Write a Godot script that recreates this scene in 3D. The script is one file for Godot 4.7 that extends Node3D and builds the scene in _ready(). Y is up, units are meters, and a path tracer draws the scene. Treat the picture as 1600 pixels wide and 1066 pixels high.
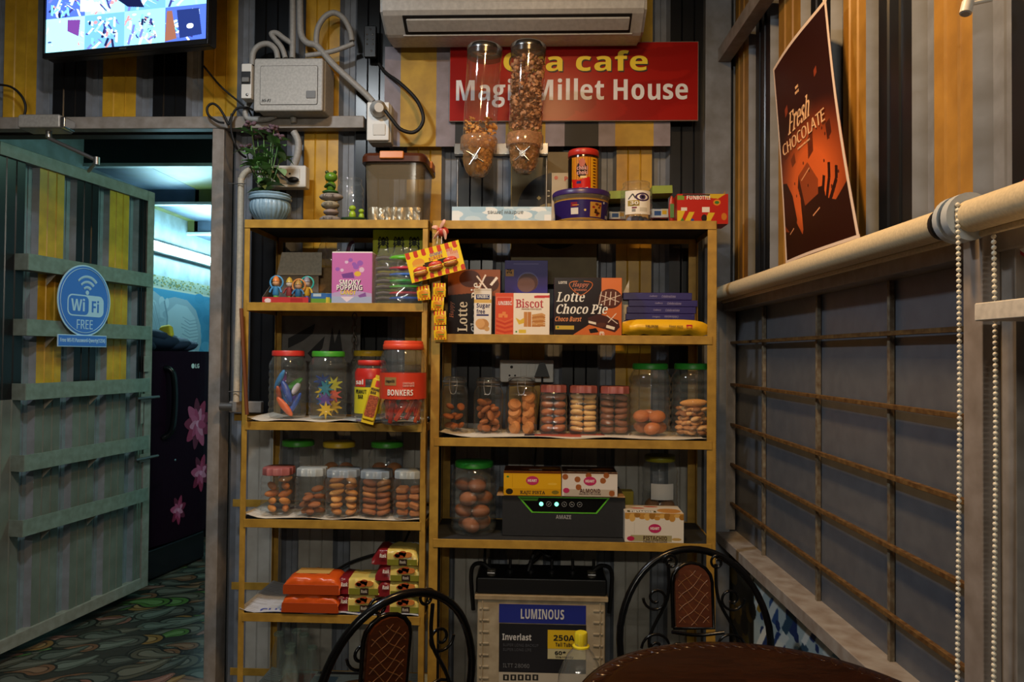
extends Node3D
# A small cafe corner: gold shelf units with jars and packets against a striped corrugated wall, a doorway to a back room, a window wall.

# ------------------------------------------------------------------ mesh building
class G:
	var v := PackedVector3Array()
	var n := PackedVector3Array()
	var u := PackedVector2Array()
	var ix := PackedInt32Array()
	var t := Transform3D.IDENTITY
	func pv(p: Vector3, nn: Vector3, uv := Vector2.ZERO) -> int:
		v.append(t * p); n.append((t.basis * nn).normalized()); u.append(uv)
		return v.size() - 1
	func tri(a: int, b: int, c: int) -> void:
		var f := (v[b] - v[a]).cross(v[c] - v[a])
		if f.dot(n[a] + n[b] + n[c]) > 0.0:
			ix.append_array([a, c, b])
		else:
			ix.append_array([a, b, c])
	func quad(a: int, b: int, c: int, d: int) -> void:
		tri(a, b, c); tri(a, c, d)
	func face(p: Array, nn: Vector3, uvs := [Vector2(0, 1), Vector2(1, 1), Vector2(1, 0), Vector2(0, 0)]) -> G:
		var k := []
		for i in p.size():
			k.append(pv(p[i], nn, uvs[i % 4]))
		for i in range(1, p.size() - 1):
			tri(k[0], k[i], k[i + 1])
		return self
	# box with chamfered edges; every face has its own 0..1 uv
	func box(c: Vector3, s: Vector3, r := 0.0, b := Basis.IDENTITY) -> G:
		var h := s * 0.5
		r = minf(r, minf(h.x, minf(h.y, h.z)) * 0.9)
		var id := {}
		for ax in 3:
			for sx in [-1, 1]:
				for sy in [-1, 1]:
					for sz in [-1, 1]:
						var sg := [sx, sy, sz]
						var p := Vector3.ZERO
						for k in 3:
							p[k] = sg[k] * (h[k] - (0.0 if k == ax else r))
						var nn := Vector3.ZERO
						nn[ax] = sg[ax]
						var uv := Vector2(p.x / s.x + 0.5, 0.5 - p.y / s.y)
						if ax == 0:
							uv = Vector2(0.5 - sg[0] * p.z / s.z, 0.5 - p.y / s.y)
						elif ax == 1:
							uv = Vector2(p.x / s.x + 0.5, 0.5 + p.z / s.z)
						elif sg[2] < 0:
							uv.x = 1.0 - uv.x
						id[[ax, sx, sy, sz]] = pv(c + b * p, b * nn, uv)
		for ax in 3:
			var o := [(ax + 1) % 3, (ax + 2) % 3]
			for sg in [-1, 1]:
				var q := []
				for m in [[-1, -1], [1, -1], [1, 1], [-1, 1]]:
					var key := [ax, 0, 0, 0]
					key[1 + ax] = sg
					key[1 + o[0]] = m[0]
					key[1 + o[1]] = m[1]
					q.append(id[key])
				quad(q[0], q[1], q[2], q[3])
		if r > 0.0:
			for ax in 3:
				var a1 := (ax + 1) % 3
				var a2 := (ax + 2) % 3
				for s1 in [-1, 1]:
					for s2 in [-1, 1]:
						var q := []
						for m in [[a1, -1], [a1, 1], [a2, 1], [a2, -1]]:
							var key := [m[0], 0, 0, 0]
							key[1 + ax] = m[1]
							key[1 + a1] = s1
							key[1 + a2] = s2
							q.append(id[key])
						quad(q[0], q[1], q[2], q[3])
			for sx in [-1, 1]:
				for sy in [-1, 1]:
					for sz in [-1, 1]:
						tri(id[[0, sx, sy, sz]], id[[1, sx, sy, sz]], id[[2, sx, sy, sz]])
		return self
	# surface of revolution round y; sq > 2 makes a rounded square section; sx, sz squash it
	func lathe(prof: Array, seg := 24, c := Vector3.ZERO, sq := 2.0, sx := 1.0, sz := 1.0, sharp := 0.6, flute := 0.0, flutes := 0) -> G:
		var segs := []
		for i in prof.size() - 1:
			var d: Vector2 = prof[i + 1] - prof[i]
			segs.append(Vector2(d.y, -d.x).normalized())
		var total := 0.0
		for i in prof.size() - 1:
			total += prof[i].distance_to(prof[i + 1])
		var run := 0.0
		for i in prof.size() - 1:
			var na: Vector2 = segs[i]
			var nb: Vector2 = segs[i]
			if i > 0 and segs[i - 1].dot(segs[i]) > sharp:
				na = (segs[i - 1] + segs[i]).normalized()
			if i < segs.size() - 1 and segs[i + 1].dot(segs[i]) > sharp:
				nb = (segs[i + 1] + segs[i]).normalized()
			var l: float = prof[i].distance_to(prof[i + 1])
			var rows := []
			for e in 2:
				var pr: Vector2 = prof[i + e]
				var nn: Vector2 = na if e == 0 else nb
				var row := []
				for k in seg + 1:
					var a := TAU * k / seg
					var ca := sin(a)
					var sa := cos(a)
					var m := 1.0
					var tilt := 0.0
					if sq > 2.0:
						m = pow(pow(absf(ca), sq) + pow(absf(sa), sq), -1.0 / sq)
					if flutes > 0:
						m *= 1.0 + flute * absf(sin(a * flutes * 0.5))
						tilt = flute * flutes * 0.5 * cos(a * flutes * 0.5) * signf(sin(a * flutes * 0.5))
					var out := Vector3(ca, 0, sa)
					if sq > 2.0:
						out = Vector3(signf(ca) * pow(absf(ca) * m, sq - 1.0), 0, signf(sa) * pow(absf(sa) * m, sq - 1.0)).normalized()
					if tilt != 0.0:
						out = (out - Vector3(sa, 0, -ca) * tilt).normalized()
					row.append(pv(c + Vector3(ca * pr.x * m * sx, pr.y, sa * pr.x * m * sz), Vector3(out.x * nn.x / sx, nn.y, out.z * nn.x / sz), Vector2(float(k) / seg, 1.0 - (run + l * e) / maxf(total, 1e-6))))
				rows.append(row)
			run += l
			for k in seg:
				quad(rows[0][k], rows[0][k + 1], rows[1][k + 1], rows[1][k])
		return self
	func ball(c: Vector3, r: Vector3, seg := 12, b := Basis.IDENTITY) -> G:
		var rings := maxi(4, seg / 2)
		var rows := []
		for i in rings + 1:
			var th := PI * i / rings
			var row := []
			for k in seg + 1:
				var a := TAU * k / seg
				var d := Vector3(sin(th) * sin(a), cos(th), sin(th) * cos(a))
				row.append(pv(c + b * (d * r), b * (d / r), Vector2(float(k) / seg, float(i) / rings)))
			rows.append(row)
		for i in rings:
			for k in seg:
				quad(rows[i][k], rows[i][k + 1], rows[i + 1][k + 1], rows[i + 1][k])
		return self
	func tube(pts: Array, r, seg := 8, caps := true, flat := 1.0) -> G:
		var rows := []
		var up := Vector3(0.13, 0.97, 0.21)
		for i in pts.size():
			var d: Vector3 = (pts[mini(i + 1, pts.size() - 1)] - pts[maxi(i - 1, 0)]).normalized()
			if absf(d.dot(up)) > 0.999:
				up = Vector3(0.9, 0.1, 0.2)
			up = (up - d * d.dot(up)).normalized()
			var side := d.cross(up).normalized()
			var rr: float = r[i] if r is Array else r
			var row := []
			for k in seg + 1:
				var a := TAU * k / seg
				var o := side * cos(a) * flat + up * sin(a)
				row.append(pv(pts[i] + o * rr, (side * cos(a) / flat + up * sin(a)).normalized(), Vector2(float(k) / seg, float(i) / pts.size())))
			rows.append(row)
			if caps and (i == 0 or i == pts.size() - 1):
				var nn := d * (-1.0 if i == 0 else 1.0)
				var mid := pv(pts[i], nn)
				var ring := []
				for k in seg + 1:
					var a := TAU * k / seg
					ring.append(pv(pts[i] + (side * cos(a) * flat + up * sin(a)) * rr, nn))
				for k in seg:
					tri(mid, ring[k], ring[k + 1])
		for i in pts.size() - 1:
			for k in seg:
				quad(rows[i][k], rows[i][k + 1], rows[i + 1][k + 1], rows[i + 1][k])
		return self
	# flat outline in xy pushed out along z
	func slab(poly: Array, z0: float, z1: float) -> G:
		var pk := PackedVector2Array(poly)
		var tr := Geometry2D.triangulate_polygon(pk)
		var lo: Vector2 = pk[0]
		var hi: Vector2 = pk[0]
		for p in pk:
			lo = lo.min(p); hi = hi.max(p)
		for zz in [z0, z1]:
			var nn := Vector3(0, 0, signf(zz - (z0 + z1) * 0.5))
			var k := []
			for p in pk:
				k.append(pv(Vector3(p.x, p.y, zz), nn, Vector2((p.x - lo.x) / (hi.x - lo.x), (hi.y - p.y) / (hi.y - lo.y))))
			for i in range(0, tr.size(), 3):
				tri(k[tr[i]], k[tr[i + 1]], k[tr[i + 2]])
		var area := 0.0
		for i in pk.size():
			area += pk[i].cross(pk[(i + 1) % pk.size()])
		for i in pk.size():
			var a: Vector2 = pk[i]
			var b: Vector2 = pk[(i + 1) % pk.size()]
			var e := (b - a).normalized() * signf(area)
			var nn := Vector3(e.y, -e.x, 0)
			quad(pv(Vector3(a.x, a.y, z0), nn), pv(Vector3(b.x, b.y, z0), nn), pv(Vector3(b.x, b.y, z1), nn), pv(Vector3(a.x, a.y, z1), nn))
		return self
	# sheet of rows of points with a small thickness
	func sheet(rows: Array, thick := 0.0006) -> G:
		var nr := rows.size()
		var nc: int = rows[0].size()
		var nor := []
		for i in nr:
			var line := []
			for k in nc:
				var du: Vector3 = rows[i][mini(k + 1, nc - 1)] - rows[i][maxi(k - 1, 0)]
				var dv: Vector3 = rows[mini(i + 1, nr - 1)][k] - rows[maxi(i - 1, 0)][k]
				line.append(dv.cross(du).normalized())
			nor.append(line)
		for side in [1.0, -1.0]:
			var id := []
			for i in nr:
				for k in nc:
					id.append(pv(rows[i][k] + nor[i][k] * thick * 0.5 * side, nor[i][k] * side, Vector2(float(k) / (nc - 1), float(i) / (nr - 1))))
			for i in nr - 1:
				for k in nc - 1:
					quad(id[i * nc + k], id[i * nc + k + 1], id[(i + 1) * nc + k + 1], id[(i + 1) * nc + k])
		return self
	func mesh() -> ArrayMesh:
		var a := []
		a.resize(Mesh.ARRAY_MAX)
		a[Mesh.ARRAY_VERTEX] = v
		a[Mesh.ARRAY_NORMAL] = n
		a[Mesh.ARRAY_TEX_UV] = u
		a[Mesh.ARRAY_INDEX] = ix
		var m := ArrayMesh.new()
		m.add_surface_from_arrays(Mesh.PRIMITIVE_TRIANGLES, a)
		return m

# flat print, painted in its own 0..1 square
class Paint:
	var im: Image
	var w: int
	var h: int
	func _init(ww: int, hh: int, c: Color) -> void:
		w = ww; h = hh
		im = Image.create(w, h, false, Image.FORMAT_RGBA8)
		im.fill(c)
	func rect(x0: float, y0: float, x1: float, y1: float, c: Color) -> Paint:
		im.fill_rect(Rect2i(int(x0 * w), int(y0 * h), maxi(1, int((x1 - x0) * w)), maxi(1, int((y1 - y0) * h))), c)
		return self
	func oval(cx: float, cy: float, rx: float, ry: float, c: Color) -> Paint:
		for y in range(maxi(0, int((cy - ry) * h)), mini(h, int((cy + ry) * h) + 1)):
			var q := (float(y) / h - cy) / ry
			if absf(q) < 1.0:
				var d := rx * sqrt(1.0 - q * q)
				span((cx - d) * w, (cx + d) * w, y, c)
		return self
	func span(a: float, b: float, y: int, c: Color) -> void:
		var x0 := clampi(int(a), 0, w)
		var x1 := clampi(int(b) + 1, 0, w)
		if x1 > x0:
			im.fill_rect(Rect2i(x0, y, x1 - x0, 1), c)
	func poly(p: Array, c: Color) -> Paint:
		var lo := 9.0
		var hi := -9.0
		for q in p:
			lo = minf(lo, q[1]); hi = maxf(hi, q[1])
		for y in range(maxi(0, int(lo * h)), mini(h, int(hi * h) + 1)):
			var yy := (y + 0.5) / h
			var xs := []
			for i in p.size():
				var a = p[i]
				var b = p[(i + 1) % p.size()]
				if (a[1] <= yy) != (b[1] <= yy):
					xs.append(a[0] + (yy - a[1]) / (b[1] - a[1]) * (b[0] - a[0]))
			xs.sort()
			for i in range(0, xs.size() - 1, 2):
				span(xs[i] * w, xs[i + 1] * w, y, c)
		return self
	func line(p: Array, t: float, c: Color) -> Paint:
		for i in p.size() - 1:
			var a := Vector2(p[i][0], p[i][1])
			var b := Vector2(p[i + 1][0], p[i + 1][1])
			var asp := float(w) / h
			var d := (b - a) * Vector2(asp, 1)
			var o := Vector2(-d.y, d.x).normalized() * t * 0.5
			o.x /= asp
			poly([[a.x + o.x, a.y + o.y], [b.x + o.x, b.y + o.y], [b.x - o.x, b.y - o.y], [a.x - o.x, a.y - o.y]], c)
		return self
	func tex() -> ImageTexture:
		return ImageTexture.create_from_image(im)

# ------------------------------------------------------------------ scene helpers
const F := 1150.0
const EYE := Vector3(0, 1.40, 0)
var cam_basis := Basis(Vector3.UP, 0.040) * Basis(Vector3.RIGHT, 0.0191) * Basis(Vector3.BACK, 0.009)
var rng := RandomNumberGenerator.new()
var M := {}
var used := {}
var fonts := {}

func ray(x: float, y: float) -> Vector3:
	return cam_basis * Vector3((x - 800.0) / F, -(y - 533.0) / F, -1.0)
func at(x: float, y: float, z: float) -> Vector3:      # the point seen at x, y on the plane at depth z
	var d := ray(x, y)
	return EYE + d * (z / d.z)
func on(x: float, y: float, h: float) -> Vector3:      # the point seen at x, y on a level surface at height h
	var d := ray(x, y)
	return EYE + d * ((h - EYE.y) / d.y)
func m2(px: float, z: float) -> float:                 # width in metres of px pixels at depth z
	return px * absf(z) / F

func numbered(called: String) -> String:
	if not used.has(called):
		used[called] = 0
		return called
	used[called] += 1
	return "%s_%03d" % [called, used[called]]
func tag(o: Node, label: String, category: String, group := "", kind := "") -> Node:
	if label: o.set_meta("label", label)
	if category: o.set_meta("category", category)
	if group: o.set_meta("group", group)
	if kind: o.set_meta("kind", kind)
	return o
func thing(called: String, label: String, category: String, pos := Vector3.ZERO, turn := 0.0, group := "") -> Node3D:
	var o := Node3D.new()
	o.name = numbered(called)
	add_child(o)
	o.position = pos
	o.rotation.y = turn
	tag(o, label, category, group)
	return o
func part(par: Node, called: String, g, mat: Material, label := "") -> MeshInstance3D:
	var o := MeshInstance3D.new()
	o.name = called
	o.mesh = g.mesh() if g is G else g
	o.material_override = mat
	par.add_child(o, true)
	if label: o.set_meta("label", label)
	return o
func single(called: String, label: String, category: String, g, mat: Material, pos := Vector3.ZERO, group := "") -> MeshInstance3D:
	var o := MeshInstance3D.new()
	o.name = numbered(called)
	o.mesh = g.mesh() if g is G else g
	o.material_override = mat
	add_child(o)
	o.position = pos
	tag(o, label, category, group)
	return o
func struct(called: String, pos := Vector3.ZERO) -> Node3D:
	var o := Node3D.new()
	o.name = called
	add_child(o)
	o.position = pos
	o.set_meta("kind", "structure")
	return o

func mat(c: Color, rough := 0.6, metal := 0.0) -> StandardMaterial3D:
	var m := StandardMaterial3D.new()
	m.albedo_color = c
	m.roughness = rough
	m.metallic = metal
	return m
func printed(p, rough := 0.5) -> StandardMaterial3D:
	var m := mat(Color.WHITE, rough)
	m.albedo_texture = p.tex() if p is Paint else p
	m.metallic_specular = 0.3
	return m
func clear(c: Color, alpha: float, rough := 0.06) -> StandardMaterial3D:
	var m := mat(Color(c.r, c.g, c.b, alpha), rough)
	m.transparency = BaseMaterial3D.TRANSPARENCY_ALPHA
	return m
func glow(c: Color, e: float) -> StandardMaterial3D:
	var m := mat(c, 0.5)
	m.emission_enabled = true
	m.emission = c
	m.emission_energy_multiplier = e
	return m
func noise_tex(freq: float, a: Color, b: Color, size := 256, sd := 1, oct := 4, c = null) -> NoiseTexture2D:
	var f := FastNoiseLite.new()
	f.seed = sd
	f.frequency = freq
	f.fractal_octaves = oct
	var t := NoiseTexture2D.new()
	t.width = size
	t.height = size
	t.seamless = true
	t.noise = f
	var g := Gradient.new()
	g.set_color(0, a)
	g.set_color(1, b)
	if c != null:
		g.add_point(0.5, c)
	t.color_ramp = g
	return t
func worn(c: Color, rough: float, tex: Texture2D, scale := 1.0, metal := 0.0) -> StandardMaterial3D:
	var m := mat(c, rough, metal)
	m.albedo_texture = tex
	m.uv1_triplanar = true
	m.uv1_world_triplanar = true
	m.uv1_scale = Vector3.ONE * scale
	return m

func font(kind: String) -> SystemFont:
	if not fonts.has(kind):
		var f := SystemFont.new()
		f.font_names = PackedStringArray([{"s": "Droid Serif", "m": "Droid Sans Mono"}.get(kind[0], "Droid Sans")])
		f.font_weight = 700 if kind.ends_with("b") else 400
		fonts[kind] = f
	return fonts[kind]
# lettering fitted into w x h, centred on its own origin, standing out towards +z; bend wraps it round a cylinder of that radius
func text_mesh(txt: String, w: float, h: float, kind := "db", bend := 0.0, slant := 0.0, depth := 0.0012) -> ArrayMesh:
	var tm := TextMesh.new()
	tm.text = txt
	tm.font = font(kind)
	tm.font_size = 48
	tm.curve_step = 2.5
	tm.depth = 0.01
	tm.pixel_size = 0.01
	var src := tm.get_mesh_arrays()
	var vv: PackedVector3Array = src[Mesh.ARRAY_VERTEX]
	var nn: PackedVector3Array = src[Mesh.ARRAY_NORMAL]
	if vv.is_empty():
		return ArrayMesh.new()
	var lo := vv[0]
	var hi := vv[0]
	for p in vv:
		lo = lo.min(p); hi = hi.max(p)
	for i in vv.size():
		var p := (vv[i] - (lo + hi) * 0.5) / (hi - lo)
		var q := Vector3(p.x * w + p.y * h * slant, p.y * h, (p.z) * depth)
		if bend != 0.0:
			var a := q.x / bend
			q = Vector3(sin(a) * (bend + q.z), q.y, cos(a) * (bend + q.z) - bend)
			nn[i] = Basis(Vector3.UP, a) * nn[i]
		vv[i] = q
	src[Mesh.ARRAY_VERTEX] = vv
	src[Mesh.ARRAY_NORMAL] = nn
	var am := ArrayMesh.new()
	am.add_surface_from_arrays(Mesh.PRIMITIVE_TRIANGLES, src)
	return am
func letters(par: Node, txt: String, pos: Vector3, w: float, h: float, m: Material, kind := "db", bend := 0.0, slant := 0.0, b := Basis.IDENTITY) -> MeshInstance3D:
	var o := part(par, "lettering", text_mesh(txt, w, h, kind, bend, slant), m)
	o.transform = Transform3D(b, pos)
	return o
func wrapped(par: Node, txt: String, r: float, y: float, ang: float, w: float, h: float, m: Material, kind := "db") -> void:   # lettering wrapped round an upright cylinder
	var o := part(par, "lettering", text_mesh(txt, w, h, kind, r), m)
	o.transform = Transform3D(Basis(Vector3.UP, ang), Vector3(sin(ang) * r, y, cos(ang) * r))
func circle(r: float, n := 24, c := Vector2.ZERO, ry := -1.0) -> Array:
	var p := []
	for i in n:
		p.append(c + Vector2(cos(TAU * i / n) * r, sin(TAU * i / n) * (r if ry < 0.0 else ry)))
	return p
func rrect(w: float, h: float, r: float, c := Vector2.ZERO) -> Array:
	var p := []
	for q in [[1, 1, 0], [-1, 1, 1], [-1, -1, 2], [1, -1, 3]]:
		for i in 5:
			var a: float = PI / 2 * (q[2] + i / 4.0)
			p.append(c + Vector2(q[0] * (w / 2 - r) + cos(a) * r, q[1] * (h / 2 - r) + sin(a) * r))
	return p
func curve(pts: Array, n := 6) -> Array:                # smooth line through points
	var out := []
	for i in pts.size() - 1:
		var p0: Vector3 = pts[maxi(i - 1, 0)]
		var p1: Vector3 = pts[i]
		var p2: Vector3 = pts[i + 1]
		var p3: Vector3 = pts[mini(i + 2, pts.size() - 1)]
		for k in n:
			out.append(p1.cubic_interpolate(p2, p0, p3, float(k) / n))
	out.append(pts[-1])
	return out
func px_line(pts: Array, z: float) -> Array:
	var out := []
	for p in pts:
		out.append(at(p[0], p[1], p[2] if p.size() > 2 else z))
	return out
func sq(c: int) -> Color:
	return Color.hex((c << 8) | 0xff)

func lamp_fixture(called: String, label: String, pos: Vector3, c: Color, e: float, size: float) -> void:
	var o := thing(called, label, "lamp", pos)
	part(o, "housing", G.new().lathe([Vector2(0, 0.05), Vector2(size * 0.55, 0.05), Vector2(size * 0.55, 0.0), Vector2(size * 0.5, -0.004)], 32), M.white_plastic)
	part(o, "lamp_diffuser", G.new().lathe([Vector2(size * 0.5, 0.0), Vector2(size * 0.4, -0.012), Vector2(0, -0.016)], 32), glow(c, 3.0))
	var l := AreaLight3D.new()
	l.name = "lamp_area_light"
	l.area_size = Vector2(size, size)
	l.light_color = c
	l.light_energy = e
	l.shadow_enabled = true
	l.set("area_range", 12.0)
	o.add_child(l)
	l.position = Vector3(0, -0.03, 0)
	l.rotation.x = -PI / 2

func _ready() -> void:
	rng.seed = 7
	# ---------------- camera, environment, lights
	var cam := Camera3D.new()
	cam.name = "camera"
	cam.fov = rad_to_deg(2.0 * atan(533.0 / F))
	cam.near = 0.02
	cam.transform = Transform3D(cam_basis, EYE)
	add_child(cam)
	cam.current = true
	var env := Environment.new()
	env.background_mode = Environment.BG_COLOR
	env.background_color = Color(0.012, 0.014, 0.02)
	env.tonemap_mode = Environment.TONE_MAPPER_LINEAR
	env.tonemap_exposure = 1.08
	env.sdfgi_enabled = true
	env.ssao_enabled = true
	env.ssil_enabled = true
	var we := WorldEnvironment.new()
	we.name = "environment"
	we.environment = env
	add_child(we)
	materials()
	lamp_fixture("ceiling_lamp", "round warm ceiling lamp above the carved wooden table", Vector3(0.05, 2.94, -1.35), Color(1.0, 0.79, 0.52), 2.7, 0.16)
	lamp_fixture("ceiling_lamp", "round cool white ceiling lamp in front of the television", Vector3(-1.05, 2.94, -1.6), Color(0.95, 0.98, 1.0), 2.2, 0.16)
	# tube light on the rear wall, level with the top shelf: it reaches in under the shelves
	var tb := thing("tube_light", "white fluorescent tube on the rear wall of the cafe", "tube light", Vector3(-0.15, 2.62, 2.60))
	part(tb, "batten", G.new().box(Vector3(0, 0, 0.0), Vector3(1.25, 0.06, 0.05), 0.006), M.white_plastic)
	part(tb, "tube_lamp", G.new().tube([Vector3(-0.6, 0, -0.05), Vector3(0.6, 0, -0.05)], 0.016, 14), glow(Color(1.0, 0.97, 0.9), 3.0))
	var tl := AreaLight3D.new()
	tl.name = "tube_area_light"
	tl.area_size = Vector2(1.2, 0.05)
	tl.light_color = Color(1.0, 0.97, 0.9)
	tl.light_energy = 3.3
	tl.shadow_enabled = true
	tb.add_child(tl)
	tl.position = Vector3(0, 0, -0.08)
	room()
	back_room()
	right_wall()
	wall_items()
	shelves()
	top_items()
	candy_items()
	jar_items()
	low_items()
	furniture()

func materials() -> void:
	var grime := noise_tex(0.012, Color(0.80, 0.78, 0.75), Color.WHITE, 512, 3, 5)
	var fine := noise_tex(0.05, Color(0.86, 0.86, 0.86), Color.WHITE, 256, 5, 4)
	M.fine = fine
	M.grime = grime
	M.yellow = worn(sq(0xd9a92c), 0.38, grime, 1.3)
	M.orange = worn(sq(0xb4873a), 0.42, grime, 1.3)
	M.grey = worn(sq(0x838a96), 0.5, grime, 1.7)
	M.black = worn(sq(0x16181c), 0.28, grime, 1.3)
	M.pale = worn(sq(0xb5b3ac), 0.5, grime, 0.9)
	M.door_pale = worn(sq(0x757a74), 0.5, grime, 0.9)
	M.steel_paint = worn(sq(0x9a948f), 0.5, grime, 2.3)
	M.dark_metal = mat(sq(0x17171a), 0.4, 0.3)
	M.black_iron = mat(sq(0x0d0d0f), 0.22, 0.4)
	M.gold = worn(sq(0xc2993f), 0.42, noise_tex(0.03, Color(0.82, 0.8, 0.76), Color.WHITE, 256, 11, 4), 2.0, 0.15)
	M.white_plastic = mat(sq(0xd8d6d0), 0.38)
	M.grey_plastic = worn(sq(0xb9b7b2), 0.5, fine, 6.0)
	M.black_plastic = mat(sq(0x131315), 0.42)
	M.black_rubber = mat(sq(0x0f0f10), 0.6)
	M.chrome = mat(sq(0xd0d0d0), 0.18, 1.0)
	M.steel = mat(sq(0x9a9a9a), 0.35, 0.9)
	M.glass = clear(sq(0xb8c4bc), 0.03, 0.03)
	M.pet = clear(sq(0xb8c4c2), 0.065, 0.05)
	M.white = mat(sq(0xefece4), 0.6)
	M.ink = mat(sq(0x141414), 0.6)
	M.red = mat(sq(0xc8231b), 0.45)
	M.card = worn(sq(0xc9c2b2), 0.8, fine, 5.0)
	M.cardboard = worn(sq(0xa9855a), 0.85, fine, 5.0)
	M.wood_dark = wood(sq(0x341a0d), sq(0x160a05), 0.17, 21)
	M.wood_orange = wood(sq(0x5f3016), sq(0x3a1a0b), 0.32, 22)
	M.foil = mat(sq(0xcfc6b0), 0.36, 0.75)

func wood(a: Color, b: Color, rough: float, sd: int) -> StandardMaterial3D:
	var f := FastNoiseLite.new()
	f.seed = sd
	f.frequency = 0.02
	var im := Image.create(256, 256, false, Image.FORMAT_RGB8)
	for y in 256:
		for x in 256:
			var k := f.get_noise_2d(x * 0.35, y * 3.0) * 0.5 + 0.5
			k = clampf(k * 0.6 + 0.4 * absf(sin(k * 18.0 + x * 0.01)), 0.0, 1.0)
			im.set_pixel(x, y, b.lerp(a, k))
	var m := mat(Color.WHITE, rough)
	m.albedo_texture = ImageTexture.create_from_image(im)
	m.uv1_triplanar = true
	m.uv1_scale = Vector3.ONE * 1.6
	return m

# ------------------------------------------------------------------ corrugated panels
const PAN := [[0.0, 0.0], [0.043, 0.0], [0.046, 0.004], [0.05, 0.0], [0.093, 0.0], [0.097, 0.004], [0.10, 0.0], [0.143, 0.0]]
const CREST := [[0.0, 0.0], [0.013, -0.026], [0.034, -0.026], [0.036, -0.023], [0.038, -0.026], [0.059, -0.026], [0.072, 0.0]]
func corrugated(par: Node, called: String, prof: Array, width: float, x: float, z: float, y0: float, y1: float, m: Material) -> void:
	var g := G.new()
	var k: float = width / prof[-1][0]
	for i in prof.size() - 1:
		var a := Vector2(x + prof[i][0] * k, z + prof[i][1])
		var b := Vector2(x + prof[i + 1][0] * k, z + prof[i + 1][1])
		var nn := Vector3(-(b.y - a.y), 0, b.x - a.x).normalized()
		g.face([Vector3(a.x, y0, a.y), Vector3(b.x, y0, b.y), Vector3(b.x, y1, b.y), Vector3(a.x, y1, a.y)], nn)
	part(par, called, g, m)

func room() -> void:
	# floor with its patterned vinyl, one slab through both rooms
	var fl := struct("floor")
	part(fl, "vinyl", G.new().box(Vector3(-1.0, -0.04, -2.6), Vector3(6.0, 0.08, 11.6), 0.0), carpet())
	var ce := struct("ceiling")
	part(ce, "slab", G.new().box(Vector3(-1.0, 3.06, -0.2), Vector3(4.6, 0.12, 5.9)), worn(sq(0x8f8b84), 0.8, M.grime, 0.7))
	var wl := struct("wall_left")
	part(wl, "slab", G.new().box(Vector3(-3.06, 1.5, -0.2), Vector3(0.12, 3.0, 5.9)), worn(sq(0x6f6a66), 0.7, M.grime, 0.8))
	var wr := struct("wall_rear")
	part(wr, "slab", G.new().box(Vector3(-1.0, 1.5, 2.7), Vector3(4.6, 3.0, 0.12)), worn(sq(0x6f6a66), 0.7, M.grime, 0.8))
	# striped back wall
	var wb := struct("wall_back")
	var x0 := 0.300 - 0.43 * 8
	var core := worn(sq(0x4a4a4c), 0.7, M.grime, 0.8)
	part(wb, "backing", G.new().box(Vector3(-0.25, 1.5, -3.07), Vector3(2.14, 3.0, 0.06)), core)
	part(wb, "backing", G.new().box(Vector3(-2.70, 1.5, -3.07), Vector3(0.60, 3.0, 0.06)), core)
	part(wb, "backing", G.new().box(Vector3(-1.86, 2.66, -3.07), Vector3(1.08, 0.68, 0.06)), core)
	var x := x0
	var k := 0
	while x < 0.66:
		var pan := k % 2 == 0
		var w := 0.143 if pan else 0.072
		var mid := x + w * 0.5
		var low := 1.12
		if mid > -2.38 and mid < -1.345:
			low = 2.33
		var called: String = ["yellow_panel", "grey_rib", "black_panel", "grey_rib"][k % 4]
		var m: Material = [M.yellow, M.grey, M.black, M.grey][k % 4]
		corrugated(wb, called, PAN if pan else CREST, w, x, -3.0, low, 3.0, m)
		if low < 2.0:
			corrugated(wb, "pale_panel" if pan else "grey_rib", PAN if pan else CREST, w, x, -3.0, 0.0, 1.12, M.pale if pan else M.grey)
		x += w
		k += 1
	part(wb, "corner_post", G.new().box(Vector3(0.70, 1.5, -2.985), Vector3(0.104, 3.0, 0.05), 0.003), M.grey)
	# steel frame round the doorway
	var beam := struct("trim_1")
	part(beam, "lintel", G.new().box(Vector3(-1.86, 2.338, -2.955), Vector3(2.27, 0.05, 0.05), 0.003), M.steel_paint)
	var jamb := struct("trim_2")
	part(jamb, "jamb", G.new().box(Vector3(-1.322, 1.158, -2.975), Vector3(0.05, 2.31, 0.09), 0.003), M.steel_paint)
	var jamb2 := struct("trim_3")
	part(jamb2, "jamb", G.new().box(Vector3(-2.42, 1.158, -2.985), Vector3(0.05, 2.31, 0.07), 0.003), M.steel_paint)
	door()

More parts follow.
